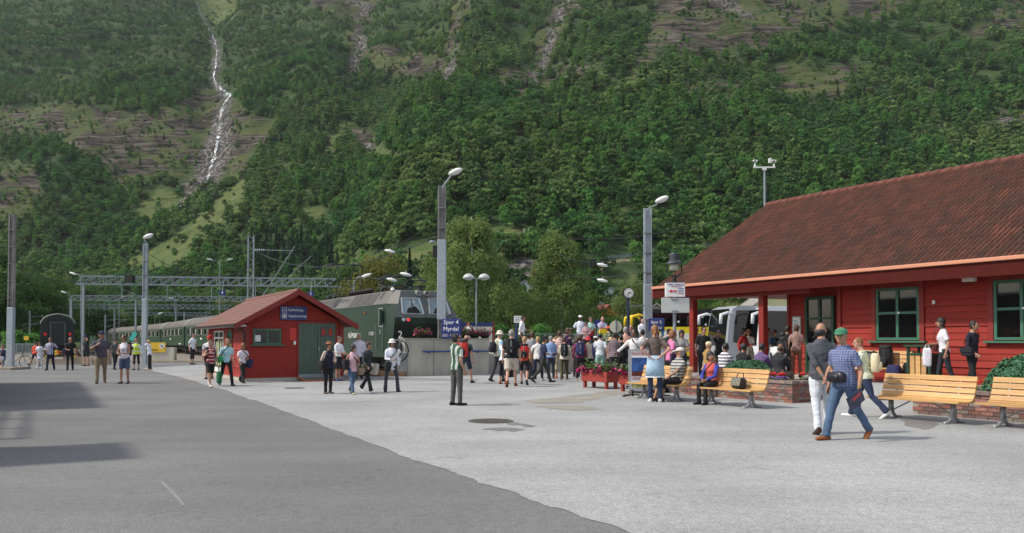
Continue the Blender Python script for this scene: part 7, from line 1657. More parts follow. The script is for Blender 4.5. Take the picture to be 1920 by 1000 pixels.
    if hk in 'smlpa':
        sz = {'s': 1.0, 'm': 1.10, 'l': 1.10, 'p': 1.0, 'a': 1.32}[hk]; m.ell(Hc + HM @ V_((0, .018, .024)), (.086 * sz, .096 * sz, .109 * (1 + (sz - 1) * .5)), 22, HM); m.ell(Hc + HM @ V_((0, .04, -.03)), (.074, .062, .07), 14, HM)
        if hk in 'ml': m.ell(Hc + HM @ V_((0, .030, -.035)), (.098, .078, .095), 18, HM)
        if hk == 'l': m.tube([Hc + HM @ V_((0, .05, -.04)), Hc + HM @ V_((0, .075, -.13)), Hc + HM @ V_((0, .09, -.24))], [.080, .082, .05], 12, [.05, .045, .025], (1, 0, 0))
        if hk == 'p': m.ell(Hc + HM @ V_((0, .105, .0)), (.035, .035, .04), 8, HM); m.tube([Hc + HM @ V_((0, .11, -.01)), Hc + HM @ V_((0, .13, -.14))], [.03, .018], 8)
    elif hk == 'h': m.ell(Hc + HM @ V_((0, .026, -.038)), (.084, .084, .080), 18, HM)
    elif hk == 'H': m.tube([Hc + HM @ V_((0, .034, -.10)), Hc + HM @ V_((0, .032, -.04)), Hc + HM @ V_((0, .030, .02)), Hc + HM @ V_((0, .028, .05))], [.052, .076, .081, .066], 16, [.052, .074, .079, .066], HM @ V_((1, 0, 0)))
    if m.v:
        V2 = []
        for x, y, z in m.v: n_ = mnoise.noise(V_((x * 24 + seed, y * 24, z * 14))) + .6 * mnoise.noise(V_((x * 60, y * 60 + seed, z * 22))); q_ = (V_((x, y, z)) - Hc).normalized() * n_ * .013; V2.append((x + q_.x, y + q_.y, z + q_.z))
        m.v = V2; sc(m).build('hair', hc, t, smooth=True)
    if hat:
        ht, hcol = hat; hm = cloth(hcol); m = MB(); C0 = Hc + HM @ V_((0, .010, .038))
        if ht == 'cap': m.lathe([(.096, 0), (.098, .03), (.086, .065), (.045, .088), (.01, .094)], C0, 16, 1, 1.08, HM); m.add([C0 + HM @ V_(v) for v in ((-.085, -.05, .008), (-.075, -.16, -.012), (0, -.205, -.020), (.075, -.16, -.012), (.085, -.05, .008), (-.08, -.05, .03), (-.07, -.155, .006), (0, -.195, .002), (.07, -.155, .006), (.08, -.05, .03))], [(0, 1, 2, 3, 4), (9, 8, 7, 6, 5), (0, 5, 6, 1), (1, 6, 7, 2), (2, 7, 8, 3), (3, 8, 9, 4)])
        elif ht == 'bucket': m.lathe([(.145, -.03), (.14, -.025), (.097, .02), (.094, .05), (.085, .085), (.05, .105), (.01, .108)], C0, 18, 1, 1.05, HM)
        elif ht == 'brim': m.lathe([(.165, .005), (.16, .018), (.10, .02), (.095, .075), (.085, .10), (.03, .098)], C0, 18, 1, 1.08, HM)
        elif ht == 'scarf': m.lathe([(.09, -.04), (.096, .0), (.095, .03), (.08, .068), (.04, .088), (.01, .09)], C0, 16, 1, 1.1, HM)
        sc(m).build('hat' if ht in ('bucket', 'brim') else ('headscarf' if ht == 'scarf' else 'cap'), hm, t, smooth=True)
    t['_'] = 0; del t['_']
    info = dict(t=t, k=k, sp=sp, arms=arms, Hc=Hc, P0=P0, S=S, HM=HM, rz=R(face), p=p, legs=legs)
    if extra: 
        for e in (extra if isinstance(extra, list) else [extra]): e(info)
    return info
def wpos(i, v): return i['p'] + Matrix.Rotation(i['rz'], 3, 'Z') @ (Vector(v) * i['k'])
def pack(col, label, size=(.30, .17, .46), name='backpack', acc=None, z=1.18):
    def f(i):
        loc = wpos(i, i['sp'](z - size[2] * .45, 0, .13 + size[1] / 2)); t = thing(name, label, 'backpack', loc, i['rz']); d = size; mb = MB(); rbox(mb, (0, 0, d[2] / 2), d); mb.build('pack_body', cloth(col), t, smooth=True)
        mb = MB(); rbox(mb, (0, d[1] * .55, d[2] * .33), (d[0] * .72, d[1] * .45, d[2] * .45)); mb.build('front_pocket', cloth(acc or col), t, smooth=True)
        mb = MB()
        for s in (-1, 1): mb.tube([(s * .10, -d[1] * .4, .08), (s * .13, -.26, .12), (s * .12, -.31, .26), (s * .11, -.22, .44), (s * .09, -d[1] * .4, .42)], [.018] * 5, 6, [.008] * 5)
        mb.build('shoulder_strap', cloth(acc or '#222222'), t)
        if size[2] > .4: mb = MB(); rbox(mb, (0, .0, d[2] * .99), (d[0] * .8, d[1] * .9, .1)); mb.build('top_lid', cloth(acc or col), t, smooth=True); mb = MB(); mb.beam((0, d[1] * .8, d[2] * .1), (0, d[1] * .6, d[2] * .98), .025, .01); mb.build('buckle_strap', cloth('#8a8a88'), t)
    return f
def sbag(col, label, side=1, z=.86, size=(.12, .30, .24), strap=True, name='shoulder_bag', fy=-.06, out=.27):
    def f(i):
        loc = wpos(i, i['sp'](z, side * out, fy)); t = thing(name, label, 'bag', loc, i['rz']); mb = MB(); rbox(mb, (0, 0, -size[2] * .1), size); mb.build('bag_body', cloth(col), t, smooth=True)
        mb = MB(); mb.box((side * .01, 0, size[2] * .1), (size[0] * 1.08, size[1] * .96, size[2] * .5)); mb.build('flap', cloth(col), t, smooth=False)
        if strap:
            k = i['k']; q = [Vector((0, -.05, size[2] * .35)), Vector((-side * .08 * k, -.14 * k, .25 * k)), Vector((-side * .27 * k, -.13 * k, .45 * k)), Vector((-side * .36 * k, .02, .58 * k)), Vector((-side * .25 * k, .14 * k, .42 * k)), Vector((-side * .05, .12 * k, .2 * k)), Vector((0, .05, size[2] * .35))]
            mb = MB(); mb.tube(q, [.016] * 7, 6, [.007] * 7); mb.build('strap', BLACK, t)
    return f
def handbag(col, label, side=1, size=(.12, .34, .3), name='carrier_bag', drop=.05):
    def f(i):
        w = i['arms'][side][2]; e = i['arms'][side][1]; h = w + (w - e).normalized() * .09; loc = wpos(i, h); t = thing(name, label, 'bag', loc, i['rz']); mb = MB(); rbox(mb, (0, 0, -drop - size[2] / 2 - .08), size); mb.build('bag_body', cloth(col), t, smooth=True); mb = MB(); mb.tube([(0, -size[1] * .28, -drop - .1), (0, -.02, .0), (0, .02, .0), (0, size[1] * .28, -drop - .1)], .01, 5); mb.build('handle', cloth(col), t)
    return f
def held(name, cat, label, side, build, off=(0, 0, 0)):
    def f(i):
        w = i['arms'][side][2]; e = i['arms'][side][1]; h = w + (w - e).normalized() * .09 + Vector(off); t = thing(name, label, cat, wpos(i, h), i['rz']); build(t)
    return f
def cam_(t): mb = MB(); mb.b2((-.07, -.03, -.045), (.07, .03, .045)); mb.build('camera_body', BLACK, t, bevel=.008); mb = MB(); mb.cyl((0, -.03, 0), (0, -.09, 0), .032, n=10); mb.build('camera_lens', BLACK, t)
CAMX = lambda lb, s=-1, off=(.06, -.02, .03): held('camera', 'camera', lb, s, cam_, off)
def paper_(t): mb = MB(); mb.box((0, 0, 0), (.16, .12, .006), Matrix.Rotation(.5, 3, 'X')); mb.build('sheet', MATS['paper'], t)
P = person; LIGHT = '#e3e4e6'
# the three nearest
def knot(i):
    t = i['t']; k = i['k']
JEANS = M('denim_blue', '#4a617f', .85, var=.22, vscale=5, bump=.25, bscale=90, stretch=(1, 1, .4)); DENIMD = M('denim_dark', '#26344f', .85, var=.2, vscale=6, bump=.2, bscale=90); WJEAN = M('white_jeans', '#c9cfd4', .85, var=.06, vscale=5, bump=.2, bscale=80)
P(1540, 13.75, 172, 'clasp clasp step', ('shirt', M('slate_shirt', '#45484f', .8, var=.12, vscale=5, bump=.3, bscale=50)), ('trousers', WJEAN), 'hk', 'balding man seen from behind, hands clasped over a dark slate shirt, white jeans', hy=608, skin='m', shoe='#3a1d12', sleeves='roll', girth=1.12, hyaw=-30, lean=1, glasses=True,
  extra=lambda i: (lambda w: (lambda t: MB().cyl((0, 0, -.018), (0, 0, .018), .034, n=12).build('watch_case', M('watch_steel', '#9a9da0', .3, .8), t))(thing('wristwatch', 'steel watch on the clasped wrist of the balding man', 'watch', wpos(i, w), i['rz'])))(i['arms'][1][2] + (i['arms'][1][1] - i['arms'][1][2]) * .1))
def waistbag(i):
    t = thing('waist_bag', 'black leather waist bag of the man in the green cap', 'bag', wpos(i, i['sp'](1.0, -.02, -.17)), i['rz']); mb = MB(); rbox(mb, (0, 0, 0), (.30, .12, .16)); mb.build('bag_body', M('black_leather', '#15151a', .35), t, smooth=True); mb = MB(); rbox(mb, (-.02, -.06, -.01), (.2, .05, .1)); mb.build('front_pocket', MATS['black_leather'], t, smooth=True)
def mag(t): mb = MB(); mb.box((.0, -.07, -.10), (.03, .36, .22), Matrix.Rotation(R(28), 3, 'X')); mb.build('cover', M('magazine_cover', '#2c3550', .3, var=.7, vscale=16), t); mb = MB(); mb.box((.018, -.07, -.06), (.004, .22, .05), Matrix.Rotation(R(28), 3, 'X')); mb.build('cover_title', M('magazine_red', '#b03a3a', .4), t)
P(1583, 12.95, -58, 'rest rest walk', ('polo', pattern('plaid_blue', '#4e5880', '#7c86a6', 'plaid', 26, .28)), ('trousers', JEANS), 'sg', 'smiling man in green cap, blue checked shirt and jeans, striding with a magazine', hy=613, skin='m', hat=('cap', '#3f7a5c'), shoe='#8a4f26', hyaw=25, girth=1.08, extra=[waistbag, held('magazine', 'magazine', 'rolled dark magazine in the hand of the man in the green cap', 1, mag), lambda i: (lambda t: MB().cyl((0, 0, -.014), (0, 0, .014), .033, n=12).build('watch_case', M('watch_gold', '#b89a58', .3, .8), t))(thing('wristwatch', 'gold watch of the man in the green cap', 'watch', wpos(i, i['arms'][1][2]), i['rz']))])
P(1622, 16.6, -120, 'hold hold walk', ('blouse', pattern('floral_green', '#c8cfb0', '#9ab076', 'floral', 18, .28, '#dcdecf')), ('flare', DENIMD), 'sr', 'older woman in a green floral blouse walking behind the man in the cap', hy=631, fem=True, shoe='#e2e0de', skin='f', girth=1.2, hyaw=35, lean=9, extra=pack('#d8cba8', 'cream backpack worn by the woman in the floral blouse', (.28, .16, .38), acc='#d8cba8'))
# bench sitters
def hips(i): 
    t = i['t']; m = MB(); P0 = i['P0']; m.tube([P0 + V_((0, 0, z)) for z in (.10, .02, -.15, -.38)], [.160, .18, .205, .225], 20, [.13, .15, .17, .18], (1, 0, 0)); rr = random.Random(2)
    m.v = [(x * (1 + .06 * math.sin(9 * math.atan2(y, x)) * max(0, 1.0 - z)), y * (1 + .06 * math.sin(9 * math.atan2(y, x)) * max(0, 1.0 - z)), z) for x, y, z in m.v]; m.v = [(x * i['k'], y * i['k'], z * i['k']) for x, y, z in m.v]; m.build('tied_jacket', cloth('#a3bcd0'), t, smooth=True)
    m = MB(); m.tube([P0 + V_((0, 0, z)) for z in (-.375, -.40)], [.228, .23], 20, [.183, .185], (1, 0, 0)); m.v = [(x * i['k'], y * i['k'], z * i['k']) for x, y, z in m.v]; m.build('hem_band', cloth('#dfe6ea'), t)
P(1228, 20.7, 172, 'hips hips wide', ('tee', '#5d5049'), ('trousers', DENIMD), 'pr', 'woman with auburn ponytail seen from behind, light blue jacket tied round her hips', hy=613, fem=True, shoe='#d8d4d0', lean=2, extra=hips)
STR = pattern('stripe_grey', '#5b6670', '#c2b9ac', 'h', 13, .42)
P(0, 0, -62, 'bench lap sitx', ('polo', STR), ('capri', '#17181b'), 'hg', 'seated man in cream cap and grey striped shirt with his leg stretched out', H=1.80, pos=TN(16.45, 14.15), seat=.44, skin='m', hat=('cap', '#e4ddd0'), shoe='#2e2420', girth=1.22, hyaw=-38, lean=-8)
P(0, 0, -50, 'lap lap sit', ('long', '#3a3f9c'), ('trousers', '#1b1b1e'), 'mk', 'seated woman in coral vest over blue sleeves on the handbag bench', H=1.60, pos=TN(15.15, 14.15), seat=.44, fem=True, skin='m', vest='#c9574c', hyaw=60, lean=4, extra=[sbag('#1c1c1f', 'small black bag on the lap of the woman in the coral vest', -1, .98, (.24, .10, .15), True, 'lap_bag', -.2, .08)])
for px, Y, nm, top, hc, lb, sk, kw in ((1357, 24.5, 'lap lap sit', ('polo', pattern('stripe_navy', '#e2dfe2', '#2a2c4c', 'h', 11, .42)), 'sk', 'seated man in white and navy striped shirt, back to us, behind the planter', 'b', {}), (1391, 23.9, 'lap lap sit', ('long', '#17181c'), 'sk', 'seated man in black jumper between the striped and the purple shirts', 'b', {}),
        (1425, 23.3, 'lap lap sit', ('shirt', '#62507a'), 'sk', 'seated man in purple shirt seen from behind', 'b', {}), (1459, 22.7, 'lap lap sit', ('shirt', '#26282c'), 'hk', 'seated balding man in charcoal shirt at the right of the row', 'b', {})):
    q = W(px, 640, Y); P(px, Y, 125, nm, top, ('trousers', '#6d6250' if px == 1459 else '#2a2a30'), hc, lb, H=1.76, pos=q, seat=.46, zb=.10, skin=sk, girth=1.15, lean=6)
# by the wall
P(1770, 20.4, -105, 'hold rest step', ('tee', '#d9d7dc'), ('trousers', '#20242c'), 'mk', 'dark haired woman in white top with purple sleeve reading by the station wall', hy=598, fem=True, skin='m', extra=[handbag('#e2dde4', 'white cardigan hanging over the arm of the woman by the wall', -1, (.07, .2, .46), 'cardigan', 0), sbag('#5a2a24', 'red brown shoulder bag of the woman by the wall', -1, .98, (.1, .3, .14), True)])
P(1822, 19.3, 28, 'fwd back step', ('long', '#171a26'), ('trousers', '#17181b'), 'sk', 'man in dark navy jumper walking along the station wall', hy=604, skin='m', extra=sbag('#1b1c22', 'black shoulder bag of the man in the navy jumper', -1, 1.0, (.12, .3, .2)), shoe='#151515', hyaw=15)
P(1493, 24.6, 150, 'hold rest stand', ('blouse', pattern('print_brown', '#8a6a62', '#b99a90', 'floral', 22, .3)), ('trousers', '#7a4630'), 'mb', 'woman in patterned blouse and rust trousers at the station door', hy=611, fem=True, skin='m', zb=.44)
P(1476, 25.2, 150, 'hold hold stand', ('tee', '#121214'), ('trousers', '#15161a'), 'sk', 'man in black before the notice on the station wall', hy=613, skin='b')
P(1466, 24.4, 130, 'rest hold stand', ('long', '#1a1a1e'), ('trousers', '#c7c2c6'), 'lk', 'woman with long black hair carrying a white bag near the porch corner', hy=625, fem=True, skin='b', extra=sbag('#e6e4e2', 'white bulging bag of the long haired woman', 1, 1.05, (.25, .34, .32), True, out=.22))
P(1451, 28.5, 20, 'hold rest stand', ('tee', '#2d4a63'), ('trousers', '#23262c'), 'lb', 'woman with loose brown hair and blue top under the porch', hy=621, fem=True, skin='m')
P(1437, 31, 60, 'rest hold stand', ('polo', '#cfd2e0'), ('trousers', '#4a4e58'), 'sb', 'man in pale lilac shirt under the porch beside the right post', hy=617)
P(1404, 30, -25, 'hold hold stand', ('dress', '#ded6c4'), ('skirt', '#ded6c4'), 'sy', 'blonde woman in cream dress with sunglasses in front of the buses', hy=619, fem=True, glasses=True, extra=handbag('#d8d0be', 'cream handbag of the woman in the cream dress', 1))
P(1393, 29, 40, 'rest hold stand', ('long', '#a32420'), ('trousers', '#1c1c20'), 'mk', 'woman in red jumper beside the woman in cream', hy=618, fem=True, skin='m')
P(1347, 27, 15, 'phone rest stand', ('tee', '#15151a'), ('trousers', '#1c1c20'), 'lk', 'woman in black top with one hand at her hair', hy=621, fem=True, skin='b')
P(1318, 26.6, 12, 'rest rest stand', ('tee', '#141416'), ('trousers', '#1d1f26'), 'sk', 'young man in black printed t-shirt and dark sunglasses', hy=615, skin='f', glasses=True)
P(1326, 22.6, 120, 'lap lap stand', ('jacket', '#a9844e'), ('trousers', '#6a5a42'), 'sy', 'person in tan jacket and pale headscarf behind the coral vest', hy=643, fem=True, hat=('scarf', '#d8c8a8'), skin='f', H=None)
P(1306, 30, 170, 'rest rest stand', ('shirt', '#d6d8da'), ('trousers', '#b8b09c'), 'sg', 'man in white shirt and pale cap seen from behind at the left porch post', hy=615, hat=('cap', '#d6d4cc'))
P(1278, 26.5, -10, 'hold hold stand', ('tee', '#8b8a88'), ('trousers', '#26262a'), 'lk', 'dark haired woman in grey patterned top behind the pink t-shirt', hy=621, fem=True, skin='m')
P(1257, 24.4, 100, 'rest rest stand', ('tee', '#d977a6'), ('trousers', '#1b1b20'), 'mr', 'woman in bright pink t-shirt with brown bobbed hair', hy=622, fem=True, skin='m', hyaw=-25, extra=sbag('#2a2740', 'dark bag with violet strap of the woman in pink', -1, .98, (.14, .34, .32)))
P(1254, 33, 160, 'rest rest stand', ('tee', '#23242a'), ('trousers', '#23242a'), 'sk', 'person with dark cap just behind the lantern post', hy=619, hat=('cap', '#1c1d22'))
P(1240, 30, 190, 'rest rest stand', ('shirt', '#b3aa82'), ('trousers', '#4a4a42'), 'sg', 'person in khaki shirt half hidden behind the auburn ponytail', hy=628)
P(1222, 39, -20, 'hold rest stand', ('tee', '#b2302c'), ('trousers', '#2c4a3a'), 'sr', 'woman in red top beside the platform five sign', hy=607, fem=True, zb=.4)
P(1204, 40.5, 20, 'hold hold stand', ('shirt', '#dfe4ea'), ('trousers', '#4a4a4e'), 'hg', 'bald man in white shirt and blue scarf standing high by the right mast', hy=599, zb=.9, vest=None)
P(1205, 31, 175, 'rest rest stand', ('tee', '#d8d2cc'), ('trousers', '#2a2a30'), 'sk', 'dark haired person in cream top behind the man with the black strap', hy=620, fem=True, skin='m')
P(1190, 26.8, -28, 'reach rest step', ('shirt', '#dcd8d8'), ('trousers', '#22242a'), 'sk', 'man in white shirt with black strap stretching his arm to the left', hy=619, skin='b', extra=[sbag('#1a1a1e', 'black shoulder bag of the man with outstretched arm', 1, .95, (.12, .26, .2))])
P(1183, 38.5, -10, 'rest rest stand', ('long', '#3a3c44'), ('trousers', '#2a2a30'), 'hg', 'bald man behind the shirtless man', hy=611, zb=.3)
P(1173, 31.5, 168, 'rest rest stand', ('bare', None), ('shorts', '#1c1c22'), 'sg', 'shirtless grey haired man in black shorts seen from behind', hy=615, skin='f', shoe='#7a6a58')
P(1165, 30.8, 175, 'rest rest stand', ('long', '#17171c'), ('trousers', '#1c1c22'), 'sk', 'person in black beside the shirtless man', hy=631, skin='m')
P(1152, 30.2, 150, 'hold hold stand', ('jacket', pattern('plaid_dark', '#3a3236', '#8a7a80', 'plaid', 14, .3)), ('trousers', '#2c2a2a'), 'sk', 'person in dark checked jacket looking down beside the trough', hy=626, skin='m')
P(1143, 31.5, 120, 'hold hold stand', ('long', '#7c6a64'), ('trousers', '#3c3a3c'), 'mb', 'short person in pale sun hat left of the checked jacket', hy=635, fem=True, hat=('bucket', '#cdb08c'))
P(1141, 36, 165, 'rest rest stand', ('tee', pattern('camo', '#58684a', '#cfd0c0', 'floral', 16, .3, '#2c3026')), ('trousers', '#4a4e42'), 'sb', 'person in camouflage shirt and bright orange cap', hy=614, hat=('cap', '#d8482a'), zb=.25)
P(1125, 32.5, 165, 'rest hold stand', ('tee', '#d4dbe2'), ('trousers', '#9ccabc'), 'sk', 'person in white t-shirt, mint trousers and dark green cap', hy=627, hat=('cap', '#3c5a44'), extra=sbag('#1c1c22', 'black bag of the person in mint trousers', 1, .95))
P(1117, 36, 175, 'rest rest stand', ('long', '#4c4c56'), ('trousers', '#33343c'), 'sk', 'person in white cap between the red and the green hats', hy=632, hat=('cap', '#e0ddd6'))
P(1103, 31.8, 176, 'rest rest stand', ('long', '#4a4f7c'), ('trousers', '#141416'), 'sb', 'woman in red hat and beige waistcoat seen from behind', hy=634, fem=True, vest='#b9ae9c', hat=('bucket', '#c8303a'), girth=1.15, extra=sbag('#1a1a1e', 'black shoulder bag of the woman in the red hat', 1, .93))
P(1087, 31.6, 178, 'rest rest stand', ('long', '#7a2450'), ('trousers', '#1f1a1c'), 'ab', 'person with bushy hair and plum jumper', hy=631, fem=True, shoe='#b9ae98', extra=pack('#24305a', 'navy backpack with white stripe on the plum jumper', (.32, .2, .44), acc='#24305a'))
P(1081, 35, 175, 'rest rest stand', ('long', '#5a4a42'), ('trousers', '#3a342f'), 'mb', 'brown haired person squeezed between the two backpackers', hy=636, fem=True)
P(1058, 32.6, 176, 'rest hold step', ('jacket', '#cfc6b2'), ('trousers', '#4a4630'), 'sb', 'boy in cream jacket and olive trousers', hy=634, hat=('cap', '#4a4238'), shoe='#5a3a34', extra=pack('#1b1c1f', 'black school backpack on the cream jacket', (.30, .2, .44)))
P(1049, 33.8, 178, 'camera camera stand', ('tee', pattern('stripe_orange', '#e2d6cc', '#c0563a', 'h', 14, .4)), ('capri', '#c2b394'), 'sb', 'woman in orange striped t-shirt raising a camera to her eye', hy=622, fem=True, skin='m', shoe='#c0623c', girth=1.1, extra=[CAMX('camera raised by the woman in the orange stripes'), sbag('#5a463c', 'brown shoulder bag of the woman in the orange stripes', -1, 1.0, (.12, .3, .24))])
P(1062, 38, 60, 'up hold stand', ('long', '#4c2a5c'), ('trousers', '#2c2a34'), 'mb', 'woman in purple jumper filming towards the platform', hy=617, fem=True, skin='m', extra=CAMX('camcorder of the woman in purple', -1, (0, -.03, .04)))
P(1033, 33.5, 185, 'hold hold stand', ('shirt', '#88a4cc'), ('trousers', '#3c4250'), 'sg', 'man in light blue shirt standing in the crowd', hy=632, girth=1.1)
P(1018, 30.4, 100, 'hold hold walk2', ('tee', '#232c4a'), ('trousers', '#34332f'), 'sk', 'man in navy t-shirt and dark cap striding right with a camera', hy=630, skin='m', hat=('cap', '#17181d'), shoe='#2a2320', extra=CAMX('small silver camera held by the man in navy', 1, (-.05, -.02, 0)))
P(1008, 31.6, 165, 'rest rest walk', ('blouse', pattern('floral_white', '#dcd8d4', '#5a5a64', 'floral', 12, .22)), ('trousers', '#1e2436'), 'sy', 'blonde woman in white flowered blouse and navy trousers', hy=630, fem=True, girth=1.1, shoe='#c8c8cc', extra=sbag('#a8804a', 'tan shoulder bag of the woman in the flowered blouse', 1, .95, (.12, .3, .3)))
P(998, 32.8, 178, 'rest rest stand', ('long', '#8d8f96'), ('trousers', '#3a3c44'), 'mb', 'brown haired woman in grey jumper in the crowd', hy=624, fem=True, girth=1.1)
P(991, 34.5, 170, 'rest rest stand', ('tee', '#d89aa6'), ('trousers', '#3a3a40'), 'sk', 'person in pink behind the grey jumper', hy=627, fem=True, skin='m')
P(983, 28.8, 176, 'rest rest walk2', ('tank', '#d9644c'), ('shorts', '#1b1b20'), 'sy', 'woman in coral top and black shorts', hy=630, fem=True, skin='f', shoe='#1d1d20', girth=1.05, extra=pack('#c22a26', 'bright red backpack with black sides', (.34, .22, .48), acc='#1c1c1f'))
P(959, 27.6, 178, 'rest rest walk', ('tee', '#15161a'), ('shorts', '#bfb3a6'), 'sg', 'large man in black t-shirt and pale shorts', hy=617, skin='f', shoe='#6a3a28', girth=1.32, extra=pack('#141518', 'black backpack of the large man in pale shorts', (.32, .2, .46), z=1.24))
P(944, 29.3, 150, 'bagh phone stand', ('polo', '#d6e0ec'), ('capri', '#17181b'), 'sk', 'woman in white polo shirt and black capri trousers carrying a black holdall', hy=636, fem=True, shoe='#8a4a2c', lean=14, extra=handbag('#1c1d20', 'big black holdall swinging from the hand of the woman in the white polo', -1, (.2, .5, .42), 'holdall', .1))
P(934, 31, 120, 'rest fwd step', ('long', '#9cc4d8'), ('trousers', '#3a3c40'), 'sg', 'person in cream bucket hat with light blue sleeve', hy=622, vest='#c8c6ac', hat=('bucket', '#ddd6c4'), extra=pack('#1b1c20', 'dark backpack of the person in the cream bucket hat', (.3, .18, .4)))
P(873, 29.8, 160, 'rest hold walk', ('tee', '#2c3e36'), ('shorts', '#2a3448'), 'hb', 'man with large red rucksack and dark shorts hidden behind the striped shirt', hy=627, skin='f', extra=pack('#c0302a', 'large red and black rucksack before the concrete wall', (.36, .24, .56), acc='#1c1c1f', name='rucksack', z=1.22))
P(857, 19.7, 128, 'rest shade stand', ('polo', pattern('stripe_green_v', '#2c5540', '#c4c8c0', 'v', 7, .36)), ('trousers', M('grey_trousers', '#4c4c4b', .85, var=.15, vscale=6, bump=.2)), 'sk', 'man in green and white striped shirt shading his eyes with a raised arm', hy=629, skin='m', shoe='#17171a', girth=1.05, htilt=-12, lean=-3)
# raised platform
P(978, 40.2, 80, 'rest hold stand', ('shirt', LIGHT), ('trousers', '#141418'), 'sk', 'man in white shirt and black trousers standing high beside the departure plate', hy=594, zb=.9, skin='m', sleeves='roll')
P(1088, 39.6, 0, 'side rest stand', ('polo', '#dde2ee'), ('trousers', '#6c6f74'), 'sk', 'dark skinned man in white shirt with cap and lanyard on the platform', hy=593, zb=.9, skin='d', hat=('cap', '#d8d8d6'))
P(1099, 38.6, -5, 'hold hold stand', ('jacket', '#c9a4a8'), ('trousers', '#3a2a30'), 'mb', 'woman in pink jacket over maroon on the platform', hy=605, zb=.9, fem=True)
P(1107, 40.6, 10, 'hold rest stand', ('polo', '#a8cfc0'), ('trousers', '#3c3c44'), 'sb', 'woman in mint polo shirt with sunglasses on the platform', hy=596, zb=.9, fem=True, glasses=True, extra=sbag('#b02430', 'red bag held by the woman in mint', -1, .98, (.22, .26, .3), False, out=.05, fy=-.2))
P(1129, 40.2, 12, 'cross cross stand', ('polo', '#b3aecb'), ('trousers', '#8a7a5c'), 'hg', 'bald man in lilac shirt with folded arms on the platform', hy=595, zb=.9, extra=sbag('#e6c81e', 'bright yellow bag hanging from the folded arms', -1, .98, (.36, .2, .34), False, out=.02, fy=-.26, name='carrier_bag'))
P(880, 43, 0, 'camera camera stand', ('polo', '#dcdcdc'), ('trousers', '#8a7a5c'), 'sb', 'person in white taking a picture behind the flower pots', hy=605, zb=.9, extra=CAMX('camera held up behind the flower pots'))
# group before the locomotive
P(616, 24, 42, 'rest hold stand', ('long', pattern('stripe_cream', '#d8c8bc', '#a8604c', 'h', 16, .25)), ('trousers', '#15161a'), 'sk', 'woman in brown felt hat and navy waistcoat with striped sleeves', hy=643, fem=True, skin='m', vest='#1b2036', hat=('brim', '#8a6038'), shoe='#4a3a2c', girth=1.1, extra=sbag('#17181c', 'black bag behind the woman in the brown hat', -1, .98, (.14, .3, .28)))
P(634, 31.4, 60, 'hold hold stand', ('blouse', LIGHT), ('skirt', '#17181c'), 'sb', 'woman in white blouse and black skirt checking her phone by the kiosk', hy=632, fem=True, shoe='#4a4a8a', sleeves='roll')
P(661, 23.8, 35, 'rest hold walk', ('jacket', '#d0a8b0'), ('trousers', JEANS), 'mk', 'woman in pink waistcoat and blue jeans', hy=645, fem=True, skin='m', shoe='#b0a488', sleeves='none', hyaw=20, extra=[sbag('#8a7a68', 'beige handbag across the pink waistcoat', 1, .84, (.14, .3, .2)), sbag('#1c1c20', 'black cardigan over the arm of the woman in pink', -1, 1.1, (.14, .2, .3), False, 'folded_cardigan')])
P(673, 33, 15, 'rest rest stand', ('shirt', '#cfcbd8'), ('trousers', '#17181c'), 'sg', 'man in white shirt with sunglasses pushed up, before the locomotive', hy=627, girth=1.1, sleeves='roll')
P(689, 24.6, 52, 'fwd back walk', ('jacket', '#33383c'), ('flare', '#121316'), 'sb', 'woman in dark jacket and white shoes striding right', hy=640, fem=True, skin='m', shoe='#e4e4e2', hyaw=40, extra=[sbag('#3c4430', 'olive shoulder bag of the woman in the dark jacket', -1, .88, (.14, .32, .24)), sbag('#c8c2b4', 'cream tote bag behind the olive bag', 1, .86, (.1, .3, .34))])
P(734, 24.8, 25, 'hold rest wide', ('tunic', '#dcdfe6'), ('flare', '#3c3f48'), 'mk', 'woman in white sun hat, long white shirt and grey trousers', hy=638, fem=True, skin='m', hat=('bucket', '#dedad4'), spread=.6, extra=sbag('#22242a', 'black shoulder bag of the woman in the white sun hat', -1, .90, (.16, .34, .24), out=.18, fy=-.17))
# left of the kiosk
P(395, 27.7, 40, 'strap rest walk', ('tank', pattern('stripe_red', '#8e2430', '#d8d0cc', 'h', 9, .22)), ('shorts', '#15161a'), 'sb', 'woman in red striped tank top and black shorts walking by the kiosk', hy=638, fem=True, shoe='#d8d4c8', skin='m', extra=pack('#5a1f26', 'dark red backpack of the woman in stripes', (.3, .18, .42), acc='#2a2c34'))
P(393, 33, 10, 'rest rest stand', ('tee', '#dcdce0'), ('shorts', '#3a3a40'), 'sb', 'child with red cap hidden behind the woman in stripes', hy=631, hat=('cap', '#c23a2a'))
P(425, 28.3, 38, 'rest rest walk2', ('tee', '#a9cfd6'), ('trousers', '#15161a'), 'pr', 'woman in pale turquoise t-shirt and black trousers', hy=634, fem=True, shoe='#3a4048', extra=[sbag('#2c9a5c', 'bright green shoulder bag at the hip of the woman in turquoise', -1, 1.02, (.14, .3, .2)), handbag('#1f6a44', 'dark green bag hanging low from the hand of the woman in turquoise', -1, (.14, .26, .4), 'carrier_bag', .12)])
P(455, 30, 45, 'fwd hold walk', ('tee', '#ddd2dc'), ('flare', '#26272b'), 'lr', 'woman in white t-shirt, dark trousers and sunglasses at the kiosk corner', hy=643, fem=True, skin='m', glasses=True, extra=sbag('#232a4c', 'navy bag of the woman at the kiosk corner', 1, .92, (.14, .34, .32)))
P(361, 53, 70, 'rest rest stand', ('polo', '#dfe3ea'), ('capri', '#2a2c30'), 'sb', 'man in white polo and dark knee length trousers on the kerb', hy=627)
